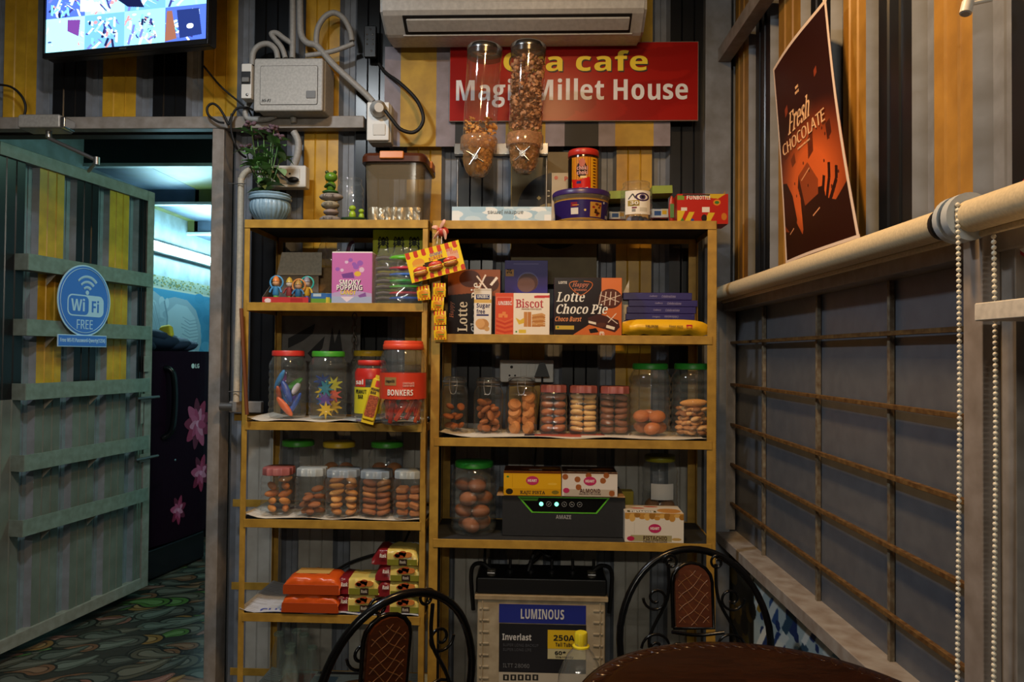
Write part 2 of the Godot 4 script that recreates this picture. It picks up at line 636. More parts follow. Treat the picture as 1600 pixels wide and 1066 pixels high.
func carpet() -> StandardMaterial3D:
	var p := Paint.new(1024, 1024, sq(0x2b2825))
	var r := RandomNumberGenerator.new()
	r.seed = 41
	var tones := [0x4c463e, 0x423e39, 0x584e42, 0x383632, 0x6a4430, 0x44602c, 0x74483e, 0x7c562c, 0x3e413b, 0x4a4238, 0x4d504a]
	for i in 150:
		var c := Vector2(fposmod(i * 0.618034 + r.randf() * 0.05, 1.0), fposmod(i * 0.754877 + r.randf() * 0.05, 1.0))
		var a := r.randf_range(-0.6, 0.6) + (PI if r.randf() < 0.5 else 0.0)
		var base := sq(tones[r.randi() % tones.size()])
		var s := r.randf_range(0.030, 0.058)
		for lay in 4:
			var col: Color = [sq(0x1b1917), base, base.darkened(0.45), base.lightened(0.12)][lay]
			var gr: float = [1.18, 1.0, 0.62, 0.5][lay]
			for q in 14:
				var t := q / 13.0
				var rad := s * (1.0 - t * 0.8) * gr
				var o := Vector2(t * s * 2.1, -t * t * s * 1.1).rotated(a)
				for wx in [-1.0, 0.0, 1.0]:
					for wy in [-1.0, 0.0, 1.0]:
						var e := c + o + Vector2(wx, wy)
						if e.x > -0.1 and e.x < 1.1 and e.y > -0.1 and e.y < 1.1:
							p.oval(e.x, e.y, rad, rad, col)
	var m := mat(Color.WHITE, 0.42)
	m.albedo_texture = p.tex()
	m.uv1_triplanar = true
	m.uv1_world_triplanar = true
	m.uv1_scale = Vector3.ONE * 0.75
	return m

func door() -> void:
	# the leaf stands open into the back room; its own x runs from the hinge to the free edge, +z faces the doorway
	var a := Vector3(-2.41, 0, -3.06)
	var b := Vector3(-2.265, 0, -4.16)
	var d := struct("door_1", a)
	d.rotation.y = atan2(-(b.z - a.z), b.x - a.x)
	var L := a.distance_to(b)
	var fr: Material = M.steel_paint
	part(d, "stile", G.new().box(Vector3(L - 0.03, 1.19, 0), Vector3(0.06, 2.26, 0.05), 0.003), fr)
	part(d, "stile", G.new().box(Vector3(0.03, 1.19, 0), Vector3(0.06, 2.26, 0.05), 0.003), fr)
	part(d, "top_rail", G.new().box(Vector3(L / 2, 2.29, 0), Vector3(L - 0.12, 0.06, 0.05), 0.003), fr)
	part(d, "bottom_rail", G.new().box(Vector3(L / 2, 0.09, 0), Vector3(L - 0.12, 0.06, 0.05), 0.003), fr)
	part(d, "backing", G.new().box(Vector3(L / 2, 1.19, -0.02), Vector3(L - 0.12, 2.14, 0.004)), M.dark_metal)
	var x := 0.06
	var k := 2
	while x < L - 0.075:
		var pan := k % 2 == 0
		var w := minf(0.150 if pan else 0.082, L - 0.06 - x)
		corrugated(d, ["yellow_panel", "grey_rib", "black_panel", "grey_rib"][k % 4], PAN if pan else CREST, w, x, 0.014, 1.18, 2.26, [M.yellow, M.grey, M.black, M.grey][k % 4])
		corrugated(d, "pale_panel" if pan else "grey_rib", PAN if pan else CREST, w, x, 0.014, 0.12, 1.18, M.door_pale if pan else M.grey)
		x += w
		k += 1
	# five shallow metal trays across the leaf
	for y in [1.80, 1.505, 1.215, 0.895, 0.605]:
		var g := G.new()
		var x1 := L - 0.10
		g.box(Vector3((0.16 + x1) / 2, y, 0.085), Vector3(x1 - 0.16, 0.075, 0.003), 0.001)
		g.box(Vector3((0.16 + x1) / 2, y - 0.036, 0.05), Vector3(x1 - 0.16, 0.003, 0.07), 0.001)
		g.box(Vector3(0.16, y, 0.05), Vector3(0.003, 0.075, 0.07), 0.001)
		g.box(Vector3(x1, y, 0.05), Vector3(0.003, 0.05, 0.07), 0.001)
		var tr := part(d, "tray", g, worn(sq(0x7e8a84), 0.5, M.grime, 3.0))
		for bx in [0.33, 0.62]:
			part(tr, "bracket", G.new().slab([Vector2(0.0, 0.0), Vector2(0.05, 0.0), Vector2(0.0, -0.05)], -0.001, 0.001), M.pale).transform = Transform3D(Basis(Vector3.UP, -PI / 2), Vector3(bx, y - 0.04, 0.028))
	# sliding bolts on the free edge
	for y in [1.20, 0.86]:
		var bolt := part(d, "bolt", G.new().tube([Vector3(L - 0.16, y - 0.06, 0.05), Vector3(L + 0.03, y - 0.06, 0.05)], 0.008, 10), M.steel)
		part(bolt, "bolt_plate", G.new().box(Vector3(L - 0.06, y - 0.06, 0.032), Vector3(0.09, 0.045, 0.006), 0.001), M.steel_paint)
	part(d, "hasp", G.new().box(Vector3(L - 0.06, 1.33, 0.034), Vector3(0.05, 0.09, 0.008), 0.003), M.steel_paint)
	part(d, "pull_plate", G.new().box(Vector3(L - 0.09, 1.06, 0.032), Vector3(0.022, 0.13, 0.004), 0.002), M.steel_paint)
	wifi_sign(d, L)

func wifi_sign(d: Node3D, L: float) -> void:
	var s := thing("wifi_sign", "round blue free wifi sign hung on the open door's trays", "sign")
	var p0: Vector3 = d.to_global(Vector3(0.0, 0.0, 0.105))
	# plane of the tray fronts
	var nn := d.global_basis.z
	var dr := ray(133, 470)
	var hit := EYE + dr * ((p0 - EYE).dot(nn) / dr.dot(nn))
	s.transform = Transform3D(d.global_basis, hit)
	var blue := mat(sq(0x3f74d0), 0.45)
	var sky := mat(sq(0xb9d2f2), 0.45)
	part(s, "disc", G.new().slab(circle(0.175, 48), -0.003, 0.0), sky)
	part(s, "disc_print", G.new().slab(circle(0.168, 48), 0.0, 0.0006), blue)
	var ring := []
	for i in 49:
		ring.append(Vector3(cos(TAU * i / 48) * 0.158, sin(TAU * i / 48) * 0.158, 0.001))
	part(s, "ring_print", G.new().tube(ring, 0.002, 4, false), sky)
	for i in 3:
		var arc := []
		for k in 13:
			var an := lerpf(0.75, PI - 0.75, k / 12.0)
			arc.append(Vector3(cos(an), sin(an), 0) * (0.03 + 0.026 * i) + Vector3(0.012, 0.036, 0.0012))
		part(s, "wave_print", G.new().tube(arc, [0.0075, 0.008, 0.008, 0.008, 0.008, 0.008, 0.008, 0.008, 0.008, 0.008, 0.008, 0.008, 0.0075], 6, true, 0.2), sky)
	part(s, "dot_print", G.new().slab(circle(0.011, 16, Vector2(0.012, 0.04)), 0.0006, 0.002), sky)
	part(s, "word_panel", G.new().slab(rrect(0.24, 0.105, 0.03, Vector2(0.006, -0.025)), 0.0006, 0.0011), sky)
	part(s, "word_ground", G.new().slab(rrect(0.13, 0.092, 0.025, Vector2(-0.042, -0.025)), 0.0011, 0.0016), blue)
	letters(s, "Wi", Vector3(-0.048, -0.022, 0.002), 0.088, 0.062, sky)
	letters(s, "Fi", Vector3(0.068, -0.025, 0.0016), 0.048, 0.06, blue)
	letters(s, "FREE", Vector3(0.0, -0.117, 0.0012), 0.105, 0.045, sky, "d")
	part(s, "strip", G.new().box(Vector3(-0.01, -0.198, 0), Vector3(0.32, 0.058, 0.005), 0.0005), sky)
	part(s, "strip_print", G.new().box(Vector3(-0.01, -0.198, 0.003), Vector3(0.312, 0.05, 0.001)), blue)
	letters(s, "Free WI-FI Password-Qwerty(1234)", Vector3(-0.01, -0.198, 0.004), 0.295, 0.026, sky, "db")

func back_room() -> void:
	var bl := worn(sq(0xc4d2da), 0.7, M.grime, 0.9)
	var w := struct("wall_back_room_left")
	part(w, "slab", G.new().box(Vector3(-3.01, 1.5, -5.6), Vector3(0.12, 3.0, 5.0)), bl)
	var w2 := struct("wall_back_room_end")
	part(w2, "slab", G.new().box(Vector3(-1.2, 1.5, -8.06), Vector3(3.8, 3.0, 0.12)), bl)
	var w3 := struct("wall_back_room_right")
	part(w3, "slab", G.new().box(Vector3(0.5, 1.5, -5.6), Vector3(0.12, 3.0, 5.0)), bl)
	var c := struct("ceiling_back_room")
	var dark := worn(sq(0x1d2226), 0.6, M.grime, 0.9)
	var grey := worn(sq(0x4c5a70), 0.5, M.grime, 0.9)
	var lime := worn(sq(0x6e6e34), 0.5, M.grime, 0.9)
	var edge := worn(sq(0xc6ccd0), 0.5, M.grime, 0.9)
	var spans := [[-3.08, -4.60, 2.97, [[-3.0, 0.5, dark]]], [-4.62, -5.32, 2.60, [[-3.0, -2.55, grey], [-2.55, -1.4, lime], [-1.4, 0.5, grey]]], [-5.34, -6.0, 2.49, [[-3.0, -2.88, lime], [-2.88, -1.6, grey], [-1.6, 0.5, lime]]], [-6.02, -8.0, 2.39, [[-3.0, -2.7, grey], [-2.7, -2.3, lime], [-2.3, 0.5, grey]]]]
	for q in spans.size():
		var sp: Array = spans[q]
		for s in sp[3]:
			part(c, "roof_panel", G.new().box(Vector3((s[0] + s[1]) / 2, sp[2] + 0.01, (sp[0] + sp[1]) / 2), Vector3(s[1] - s[0] - 0.004, 0.02, sp[0] - sp[1])), s[2])
			if q > 0 and q < 3:
				part(c, "riser_panel", G.new().box(Vector3((s[0] + s[1]) / 2, sp[2] - 0.05, sp[1]), Vector3(s[1] - s[0] - 0.03, 0.10, 0.012)), s[2])
		if q == 0:
			part(c, "header_panel", G.new().box(Vector3(-1.25, 2.79, -4.60), Vector3(3.5, 0.37, 0.012)), dark)
			part(c, "cross_beam", G.new().box(Vector3(-1.25, 2.597, -4.61), Vector3(3.5, 0.022, 0.05), 0.002), edge)
		elif q < 3:
			part(c, "cross_beam", G.new().box(Vector3(-1.25, sp[2] - (0.02 if q == 0 else 0.105), sp[1] + (0.0 if q == 0 else 0.005)), Vector3(3.5, 0.022, 0.05), 0.002), edge)
	part(c, "rafter", G.new().box(Vector3(-2.62, 2.34, -7.0), Vector3(0.06, 0.05, 2.0), 0.003, Basis(Vector3.UP, 0.2)), edge)
	part(c, "roof_cap", G.new().box(Vector3(-1.25, 3.04, -5.6), Vector3(3.6, 0.1, 5.1)), dark)
	# tube light along the left wall
	var t := thing("tube_light", "glowing white fluorescent tube on the back room wall", "tube light", Vector3(-2.95, 2.2, -5.85))
	part(t, "batten", G.new().box(Vector3(0.02, 0.0, 0), Vector3(0.04, 0.085, 1.42), 0.006), M.white_plastic)
	for e in [-1, 1]:
		part(t, "lamp_holder", G.new().box(Vector3(0.055, 0.0, e * 0.69), Vector3(0.05, 0.035, 0.03), 0.004), M.white_plastic)
	part(t, "tube_lamp", G.new().tube([Vector3(0.075, 0, -0.675), Vector3(0.075, 0, 0.675)], 0.019, 16), glow(Color(0.70, 0.95, 1.0), 42.0))
	var l := AreaLight3D.new()
	l.name = "tube_area_light"
	l.area_size = Vector2(1.35, 0.04)
	l.light_color = Color(0.70, 0.94, 1.0)
	l.light_energy = 3.0
	l.shadow_enabled = true
	t.add_child(l)
	l.position = Vector3(0.10, -0.01, 0)
	l.rotation.y = -PI / 2
	# a second tube over the back room, out of view to the right, lights the open door
	var t2 := thing("tube_light", "glowing fluorescent tube on the back room ceiling past the jamb", "tube light", Vector3(-0.75, 2.93, -4.1))
	part(t2, "batten", G.new().box(Vector3(0, 0.0, 0), Vector3(1.2, 0.04, 0.06), 0.006), M.white_plastic)
	part(t2, "tube_lamp", G.new().tube([Vector3(-0.58, -0.045, 0), Vector3(0.58, -0.045, 0)], 0.016, 14), glow(Color(0.74, 1.0, 0.95), 5.0))
	var l2 := AreaLight3D.new()
	l2.name = "tube_area_light"
	l2.area_size = Vector2(1.15, 0.04)
	l2.light_color = Color(0.74, 1.0, 0.88)
	l2.light_energy = 2.0
	l2.shadow_enabled = true
	t2.add_child(l2)
	l2.position = Vector3(0, -0.07, 0)
	l2.rotation.x = -PI / 2
	# elephant mural on the same wall
	var p := Paint.new(512, 384, sq(0x7fb9d2))
	p.rect(0, 0, 1, 0.09, sq(0xbfc3b0))
	for i in 260:
		p.oval(rng.randf(), rng.randf() * 0.08, 0.006, 0.006, sq([0x8f8a4c, 0xa89a5a, 0x6f8a7c][i % 3]))
	p.rect(0, 0.085, 1, 0.10, sq(0xe0d8c8))
	p.rect(0, 0.10, 1, 1, sq(0x5aa6cc))
	for i in 40:
		p.oval(0.55 + rng.randf() * 0.45, 0.12 + rng.randf() * 0.85, 0.05, 0.04, sq([0x64aed2, 0x539fc6, 0x6fb6d8][i % 3]))
	p.poly([[0.0, 0.12], [0.24, 0.12], [0.33, 0.17], [0.42, 0.14], [0.54, 0.15], [0.63, 0.22], [0.68, 0.34], [0.69, 0.48], [0.65, 0.60], [0.58, 0.68], [0.54, 0.80], [0.47, 0.90], [0.38, 0.94], [0.36, 1], [0, 1]], sq(0xb4c4d0))
	for i in 70:                        # mottled skin
		p.oval(0.02 + rng.randf() * 0.34, 0.16 + rng.randf() * 0.8, 0.016 + rng.randf() * 0.02, 0.012 + rng.randf() * 0.03, sq([0xc4d2dc, 0xaabccA, 0xbccbd6, 0xcfdbe3][i % 4]))
	p.poly([[0.36, 0.26], [0.44, 0.19], [0.54, 0.20], [0.62, 0.28], [0.66, 0.42], [0.62, 0.56], [0.54, 0.64], [0.46, 0.66], [0.39, 0.56], [0.36, 0.42]], sq(0xcfdbe3))
	for i in 15:                        # folds of the trunk
		var fy := 0.30 + i * 0.026
		p.line([[0.50 + 0.02 * sin(i * 1.9), fy - 0.015], [0.57, fy + 0.012], [0.66 - 0.003 * absf(i - 6.0), fy - 0.004]], 0.007, sq([0xa9bac7, 0x9fb1c0][i % 2]))
	for i in 9:                         # ear veins and brow
		p.line([[0.10 + i * 0.018, 0.20], [0.16 + i * 0.018, 0.32 + 0.01 * i], [0.15 + i * 0.020, 0.50]], 0.006, sq([0x9aadbc, 0xa6b8c6][i % 2]))
	p.line([[0.33, 0.18], [0.36, 0.30], [0.35, 0.46], [0.39, 0.60], [0.46, 0.68]], 0.014, sq(0x8ea2b2))
	p.line([[0.06, 0.18], [0.04, 0.40], [0.10, 0.62], [0.20, 0.70]], 0.012, sq(0x8ea2b2))
	p.poly([[0.37, 0.70], [0.45, 0.70], [0.49, 0.78], [0.43, 0.88], [0.37, 0.84]], sq(0xe2e9ee))
	p.oval(0.30, 0.44, 0.010, 0.012, sq(0x2f3c46))
	p.poly([[0.78, 0.46], [1, 0.30], [1, 1], [0.72, 1], [0.74, 0.66]], sq(0x9cc4d8))
	var mu := thing("elephant_mural", "blue and white elephant wall print beneath the tube light", "mural", Vector3(-2.945, 1.46, -5.92), PI / 2)
	part(mu, "mural_print", G.new().box(Vector3(0, 0, 0), Vector3(1.76, 1.06, 0.006)), printed(p, 0.5))
	# refrigerator, its door facing right across the doorway
	var pa := Vector3(-2.375, 0, -4.37)
	var pb := Vector3(-2.27, 0, -4.95)
	var fw := pa.distance_to(pb)
	var fr := thing("refrigerator", "dark purple flowered single door refrigerator in the back room", "refrigerator", (pa + pb) * 0.5, PI / 2 - atan2(pa.x - pb.x, pa.z - pb.z) * -1.0)
	var wine := mat(sq(0x1c0a18), 0.3)
	wine.metallic_specular = 0.15
	part(fr, "body", G.new().box(Vector3(0, 0.72, -0.28), Vector3(fw - 0.02, 1.36, 0.46), 0.02), mat(sq(0x151016), 0.35))
	var dp := []
	for i in 13:
		var xx := lerpf(-fw / 2, fw / 2, i / 12.0)
		dp.append(Vector2(xx, 0.045 - 0.03 * pow(absf(xx) / (fw / 2), 3.0)))
	dp.append(Vector2(fw / 2, -0.04))
	dp.append(Vector2(-fw / 2, -0.04))
	var dg := G.new()
	dg.t = Transform3D(Basis(Vector3.RIGHT, PI / 2).scaled(Vector3(1, 1, 1)), Vector3(0, 1.405, 0))
	dg.slab(dp, 0.0, 1.19)
	part(fr, "door", dg, wine)
	part(fr, "plinth", G.new().box(Vector3(0, 0.10, -0.05), Vector3(fw - 0.01, 0.20, 0.10), 0.02), mat(sq(0x120a10), 0.25))
	part(fr, "handle", G.new().tube(curve([Vector3(-fw / 2 + 0.10, 1.30, 0.03), Vector3(-fw / 2 + 0.12, 1.27, 0.075), Vector3(-fw / 2 + 0.13, 1.1, 0.085), Vector3(-fw / 2 + 0.12, 0.92, 0.075), Vector3(-fw / 2 + 0.09, 0.87, 0.03)]), 0.019, 10), mat(sq(0x0c0c10), 0.15))
	part(fr, "lock", G.new().ball(Vector3(-fw / 2 + 0.2, 0.72, 0.038), Vector3(0.012, 0.012, 0.008)), M.chrome)
	var lgm := mat(sq(0xd8dce0), 0.3)
	part(fr, "badge", G.new().slab(circle(0.016, 20, Vector2(0.06, 1.31)), 0.044, 0.0462), lgm)
	letters(fr, "LG", Vector3(0.105, 1.31, 0.045), 0.04, 0.028, lgm)
	part(fr, "energy_label", G.new().box(Vector3(fw / 2 - 0.03, 1.05, 0.02), Vector3(0.05, 0.40, 0.004)), printed(Paint.new(16, 64, sq(0xe6e6e0)).rect(0, 0.3, 1, 0.42, sq(0xc03028)).rect(0, 0.42, 1, 0.6, sq(0x57a04a))))
	for f in [[0.12, 0.93, 0.135, 9], [0.16, 0.60, 0.10, 7], [-0.06, 0.40, 0.075, 7]]:
		var fl := part(fr, "flower_print", G.new().slab(circle(f[2] * 0.16, 10, Vector2(f[0], f[1])), 0.0452, 0.0462), mat(sq(0xd98ab0), 0.3))
		for i in f[3] * 2:
			var an: float = TAU * i / f[3] + 0.3 + (0.2 if i >= f[3] else 0.0)
			var k2: float = 1.0 if i < f[3] else 0.62
			var petal := []
			for k in 12:
				var tp := TAU * k / 12
				var pt := Vector2(f[2] * 0.52 + cos(tp) * f[2] * 0.5, sin(tp) * f[2] * 0.26 * (1.0 - 0.35 * cos(tp))) * k2
				pt = pt.rotated(an)
				petal.append(Vector2(pt.x, pt.y * 1.25) + Vector2(f[0], f[1]))
			part(fl, "petal_print", G.new().slab(petal, 0.0440, 0.0452 + 0.00006 * i), mat(sq([0x7c1a3c, 0x96284c, 0x601430, 0xb04a70][i % 4] if i < f[3] else [0xb85078, 0xc87898, 0xa83c64][i % 3]), 0.3))
	var cl := G.new()
	for b in [[-0.20, 0.05, 0.16, 0.05], [0.0, 0.07, 0.20, 0.07], [0.15, 0.05, 0.15, 0.05], [-0.05, 0.10, 0.1, 0.05], [0.25, 0.04, 0.1, 0.04]]:
		cl.ball(Vector3(b[0], 1.40 + b[1], -0.2), Vector3(b[2], b[3], 0.13), 12, Basis(Vector3.BACK, b[0]))
	var cloth := single("folded_cloth", "crumpled navy cloth heaped on top of the refrigerator", "cloth", cl, mat(sq(0x1c2440), 0.9), fr.position)
	cloth.rotation.y = fr.rotation.y
	var yb := single("yellow_sponge", "small yellow sponge resting on the navy cloth", "sponge", G.new().box(Vector3(0, 0.03, 0), Vector3(0.09, 0.09, 0.05), 0.02), mat(sq(0xd8b22c), 0.8), fr.to_global(Vector3(0.02, 1.50, -0.12)))
	yb.rotation.z = 0.2
	# dark cupboard beyond the refrigerator
	var cb := thing("black_cupboard", "plain black cupboard standing behind the refrigerator", "cupboard", Vector3(-2.45, 0, -5.95))
	part(cb, "body", G.new().box(Vector3(0, 0.62, 0), Vector3(0.6, 1.24, 0.9), 0.01), mat(sq(0x101014), 0.3))
	part(cb, "top", G.new().box(Vector3(0, 1.25, 0), Vector3(0.64, 0.03, 0.94), 0.006), mat(sq(0x22282c), 0.25))
	var pk := thing("blue_snack_packet", "blue snack packet with orange oval standing on the black cupboard", "packet", Vector3(-2.30, 1.265, -5.60), 0.3)
	part(pk, "pouch", G.new().lathe([Vector2(0.004, 0), Vector2(0.02, 0.02), Vector2(0.025, 0.1), Vector2(0.02, 0.18), Vector2(0.004, 0.2)], 20, Vector3.ZERO, 2.0, 4.6, 1.0), mat(sq(0x2748b4), 0.35))
	part(pk, "oval_print", G.new().slab(circle(0.06, 20, Vector2(0, 0.1), 0.035), 0.022, 0.027), mat(sq(0xd08a2c), 0.4))
	letters(pk, "OZELO", Vector3(0, 0.155, 0.026), 0.1, 0.024, mat(sq(0xe8e070), 0.4))

# ------------------------------------------------------------------ window wall on the right; its own x runs along the wall towards the camera, +z into the room
var wall_frame := Transform3D.IDENTITY
func wall_point(x: float, y: float, off: float) -> Vector3:   # local point seen at x, y on the plane off metres in front of the wall
	var nn := wall_frame.basis.z
	var d := ray(x, y)
	var p := EYE + d * ((wall_frame.origin + nn * off - EYE).dot(nn) / d.dot(nn))
	return wall_frame.affine_inverse() * p

func right_wall() -> void:
	var xd := Vector3(0.027, 0, 1).normalized()
	wall_frame = Transform3D(Basis(xd, Vector3.UP, xd.cross(Vector3.UP)), Vector3(0.752, 0, -3.0))
	var w := struct("wall_right")
	w.transform = wall_frame
	var core := worn(sq(0x3c3c3e), 0.7, M.grime, 0.8)
	part(w, "backing", G.new().box(Vector3(2.7, 2.31, -0.08), Vector3(5.9, 1.38, 0.06)), core)
	part(w, "backing", G.new().box(Vector3(2.7, 0.33, -0.05), Vector3(5.9, 0.66, 0.06)), core)
	part(w, "backing", G.new().box(Vector3(4.5, 1.16, -0.05), Vector3(2.3, 1.0, 0.06)), core)
	var cuts := [[0.0, 0.03, "g"], [0.03, 0.20, "y"], [0.20, 0.286, "g"], [0.286, 0.443, "b"], [0.443, 0.527, "g"], [0.527, 0.72, "y"], [0.72, 0.80, "g"], [0.80, 0.94, "b"], [0.94, 1.02, "g"], [1.02, 1.15, "y"], [1.15, 1.215, "g"], [1.215, 1.365, "b"], [1.365, 1.452, "g"], [1.452, 1.582, "y"], [1.582, 1.693, "g"], [1.693, 1.84, "b"], [1.84, 1.91, "g"], [1.91, 2.05, "y"], [2.05, 2.13, "g"], [2.13, 2.28, "b"], [2.28, 2.36, "g"], [2.36, 2.50, "y"], [2.50, 2.58, "g"], [2.58, 2.73, "b"], [2.73, 2.81, "g"], [2.81, 2.95, "y"], [2.95, 3.03, "g"], [3.03, 3.18, "b"], [3.18, 3.26, "g"], [3.26, 3.4, "y"], [3.4, 5.6, "g"]]
	for c in cuts:
		var called: String = {"y": "orange_panel", "g": "grey_rib", "b": "black_panel"}[c[2]]
		var m: Material = {"y": M.orange, "g": M.grey, "b": M.black}[c[2]]
		corrugated(w, called, CREST if c[2] == "g" else PAN, c[1] - c[0], c[0], -0.018, 1.63, 3.0, m)
	part(w, "purlin", G.new().box(Vector3(1.6, 2.61, 0.03), Vector3(3.2, 0.055, 0.05), 0.003), M.steel_paint)
	# painted sheet under the sill
	var p := Paint.new(512, 256, sq(0xa9bcc0))
	p.rect(0, 0, 0.10, 1, sq(0x2b2a22))
	for i in 90:
		var q := Vector2(0.11 + fposmod(i * 0.618034, 1.0) * 0.89, fposmod(i * 0.754877, 1.0))
		var k := 0.5 + 0.5 * rng.randf()
		p.oval(q.x, q.y, 0.016 * k, 0.075 * k, sq([0x233c74, 0x2f5288, 0x6a8ea4, 0x1f3566, 0xa8842e][i % 5]))
		p.line([[q.x - 0.02, q.y + 0.09], [q.x, q.y - 0.02], [q.x + 0.018, q.y - 0.10]], 0.03 * k, sq([0xcfd8d6, 0x2c4c62, 0xdfe4e0][i % 3]))
		p.oval(q.x + 0.012, q.y + 0.05, 0.007 * k, 0.03 * k, sq(0x1f3566))
	for i in 24:
		p.oval(rng.randf() * 0.095, rng.randf(), 0.012, 0.05, sq([0x6a5a20, 0x1e1e1a, 0x4a421c][i % 3]))
	part(w, "painted_sheet", G.new().box(Vector3(1.6, 0.33, -0.012), Vector3(3.2, 0.66, 0.012)), printed(p, 0.45))
	# post between the two windows
	var post := struct("trim_4")
	post.transform = wall_frame
	part(post, "window_post", G.new().box(Vector3(1.690, 0.815, 0.015), Vector3(0.055, 1.63, 0.07), 0.003), worn(sq(0x9a918b), 0.55, M.grime, 2.0))
	# windows: grey screened panes behind welded square bars
	var rust := worn(sq(0x7d6238), 0.55, noise_tex(0.04, Color(0.55, 0.45, 0.35), Color.WHITE, 256, 9, 4), 4.0)
	var bare := worn(sq(0x8b8778), 0.55, noise_tex(0.04, Color(0.62, 0.5, 0.4), Color.WHITE, 256, 19, 4), 3.0)
	var pane := worn(sq(0x62676f), 0.34, noise_tex(0.02, Color(0.88, 0.88, 0.9), Color.WHITE, 512, 13, 5), 1.5)
	for k in 2:
		var s0 := 0.0 if k == 0 else 1.7175
		var s1 := 1.663 if k == 0 else 3.3
		var wd := struct("window_%d" % (k + 1))
		wd.transform = wall_frame
		part(wd, "pane", G.new().box(Vector3((s0 + s1) / 2, 1.15, -0.03), Vector3(s1 - s0, 0.96, 0.006)), pane)
		part(wd, "top_rail", G.new().box(Vector3((s0 + s1) / 2, 1.605, 0.0), Vector3(s1 - s0, 0.045, 0.06), 0.003), M.steel_paint)
		part(wd, "side_rail", G.new().box(Vector3(s0 + 0.02, 1.15, 0.0), Vector3(0.04, 0.87, 0.04), 0.002), M.steel_paint)
		for y in [1.457, 1.291, 1.132, 0.975, 0.82]:
			part(wd, "cross_bar", G.new().box(Vector3((s0 + s1) / 2, y, -0.004), Vector3(s1 - s0, 0.011, 0.012), 0.001), rust)
		for s in [0.382, 0.855, 1.27]:
			part(wd, "upright_bar", G.new().box(Vector3(s0 + s, 1.14, -0.019), Vector3(0.012, 0.88, 0.012), 0.001), bare)
	var sill := struct("trim_5")
	sill.transform = wall_frame
	part(sill, "window_sill", G.new().box(Vector3(0.83, 0.688, 0.012), Vector3(1.66, 0.040, 0.086), 0.003), worn(sq(0x9e9c99), 0.6, noise_tex(0.02, Color(0.80, 0.74, 0.70), Color.WHITE, 256, 27, 5), 2.5))
	var sill2 := struct("trim_6")
	sill2.transform = wall_frame
	part(sill2, "window_sill", G.new().box(Vector3(2.55, 0.688, 0.02), Vector3(1.66, 0.042, 0.10), 0.003), M.steel_paint)
	# roller blinds, both rolled up
	var cream := worn(sq(0xd9c8a4), 0.75, M.fine, 9.0)
	var clutch := clear(sq(0xc8ccd0), 0.55, 0.2)
	for k in 2:
		var b := thing("roller_blind", ["rolled cream roller blind above the barred window by the shelves", "rolled cream roller blind at the frame edge beyond the window post"][k], "blind", Vector3.ZERO, 0.0, "roller blinds along the window wall")
		b.transform = wall_frame
		var s0: float = [0.14, 1.73][k]
		var s1: float = [1.648, 3.2][k]
		var y := 1.642
		part(b, "roll", G.new().tube([Vector3(s0, y, 0.075), Vector3(s1, y, 0.075)], 0.0275, 28), cream)
		part(b, "bottom_bar", G.new().box(Vector3((s0 + s1) / 2, y - 0.03, 0.06), Vector3(s1 - s0, 0.012, 0.008), 0.003), cream)
		if k == 0:
			part(b, "end_ring", G.new().tube([Vector3(s1 - 0.002, y, 0.075), Vector3(s1 + 0.006, y, 0.075)], 0.0285, 24), M.black_plastic)
			part(b, "clutch", G.new().tube([Vector3(s1, y, 0.075), Vector3(s1 + 0.05, y, 0.075)], 0.024, 20), clutch)
			part(b, "bracket", G.new().tube([Vector3(s0 - 0.03, y, 0.075), Vector3(s0 - 0.015, y, 0.075)], 0.030, 20), mat(sq(0xaab4bc), 0.4))
		part(b, "bracket", G.new().tube([Vector3(1.684 if k == 0 else 1.710, y, 0.075), Vector3(1.698 if k == 0 else 1.728, y, 0.075)], 0.041, 28), mat(sq(0xb4bcc2), 0.4))
		# bead chain of the clutch: a loop of balls, each on the cord
		var c1 := wall_point([1497, 1553][k], 560, 0.10 if k == 0 else 0.06)
		var chain := G.new()
		var top := 1.66 if k == 0 else 1.62
		var cord := []
		for i in 160:
			var yy := top - i * 0.0092
			if yy < 0.79:
				break
			var q := Vector3(c1.x + 0.004 * sin(i * 0.05), yy, c1.z)
			chain.ball(q, Vector3.ONE * 0.0042, 8)
			cord.append(q)
		var ch := part(b, "bead_chain", chain, mat(sq(0xe6dfcc), 0.35))
		ch.set_meta("kind", "stuff")
		part(b, "cord", G.new().tube(cord, 0.0009, 4), M.white)
	var fc := G.new()
	for i in 120:
		fc.ball(Vector3(0.10, 1.62 - i * 0.0092, 0.075), Vector3.ONE * 0.0036, 6)
	var fcn := single("bead_chain", "thin bead chain hanging behind the gold corner post", "chain", fc, mat(sq(0xb8b0a0), 0.4))
	fcn.transform = wall_frame
	# chocolate poster
	poster()
	# small camera high on the wall
	var c := thing("security_camera", "small white bullet camera high on the orange wall", "camera")
	c.transform = wall_frame * Transform3D(Basis.from_scale(Vector3.ONE * 0.62), wall_point(1514, 9, 0.05))
	part(c, "body", G.new().tube([Vector3(-0.004, 0.012, 0), Vector3(0.0, -0.022, 0.01)], 0.016, 16), M.white_plastic)
	part(c, "lens", G.new().tube([Vector3(0.0, -0.022, 0.01), Vector3(0.0006, -0.025, 0.011)], 0.0115, 16), mat(sq(0x8c8c90), 0.3))
	part(c, "arm", G.new().tube([Vector3(-0.002, 0.005, 0), Vector3(-0.004, 0.012, -0.03), Vector3(-0.004, 0.02, -0.066)], 0.006, 8), M.white_plastic)
	# white ledge and round sign at the frame edge
	var led := single("wall_ledge", "white ledge sticking out beside the window post", "ledge", G.new().box(Vector3(2.41, 1.474, 0.07), Vector3(1.2, 0.028, 0.10), 0.002), worn(sq(0xe4dccd), 0.5, M.fine, 4.0))
	led.transform = wall_frame
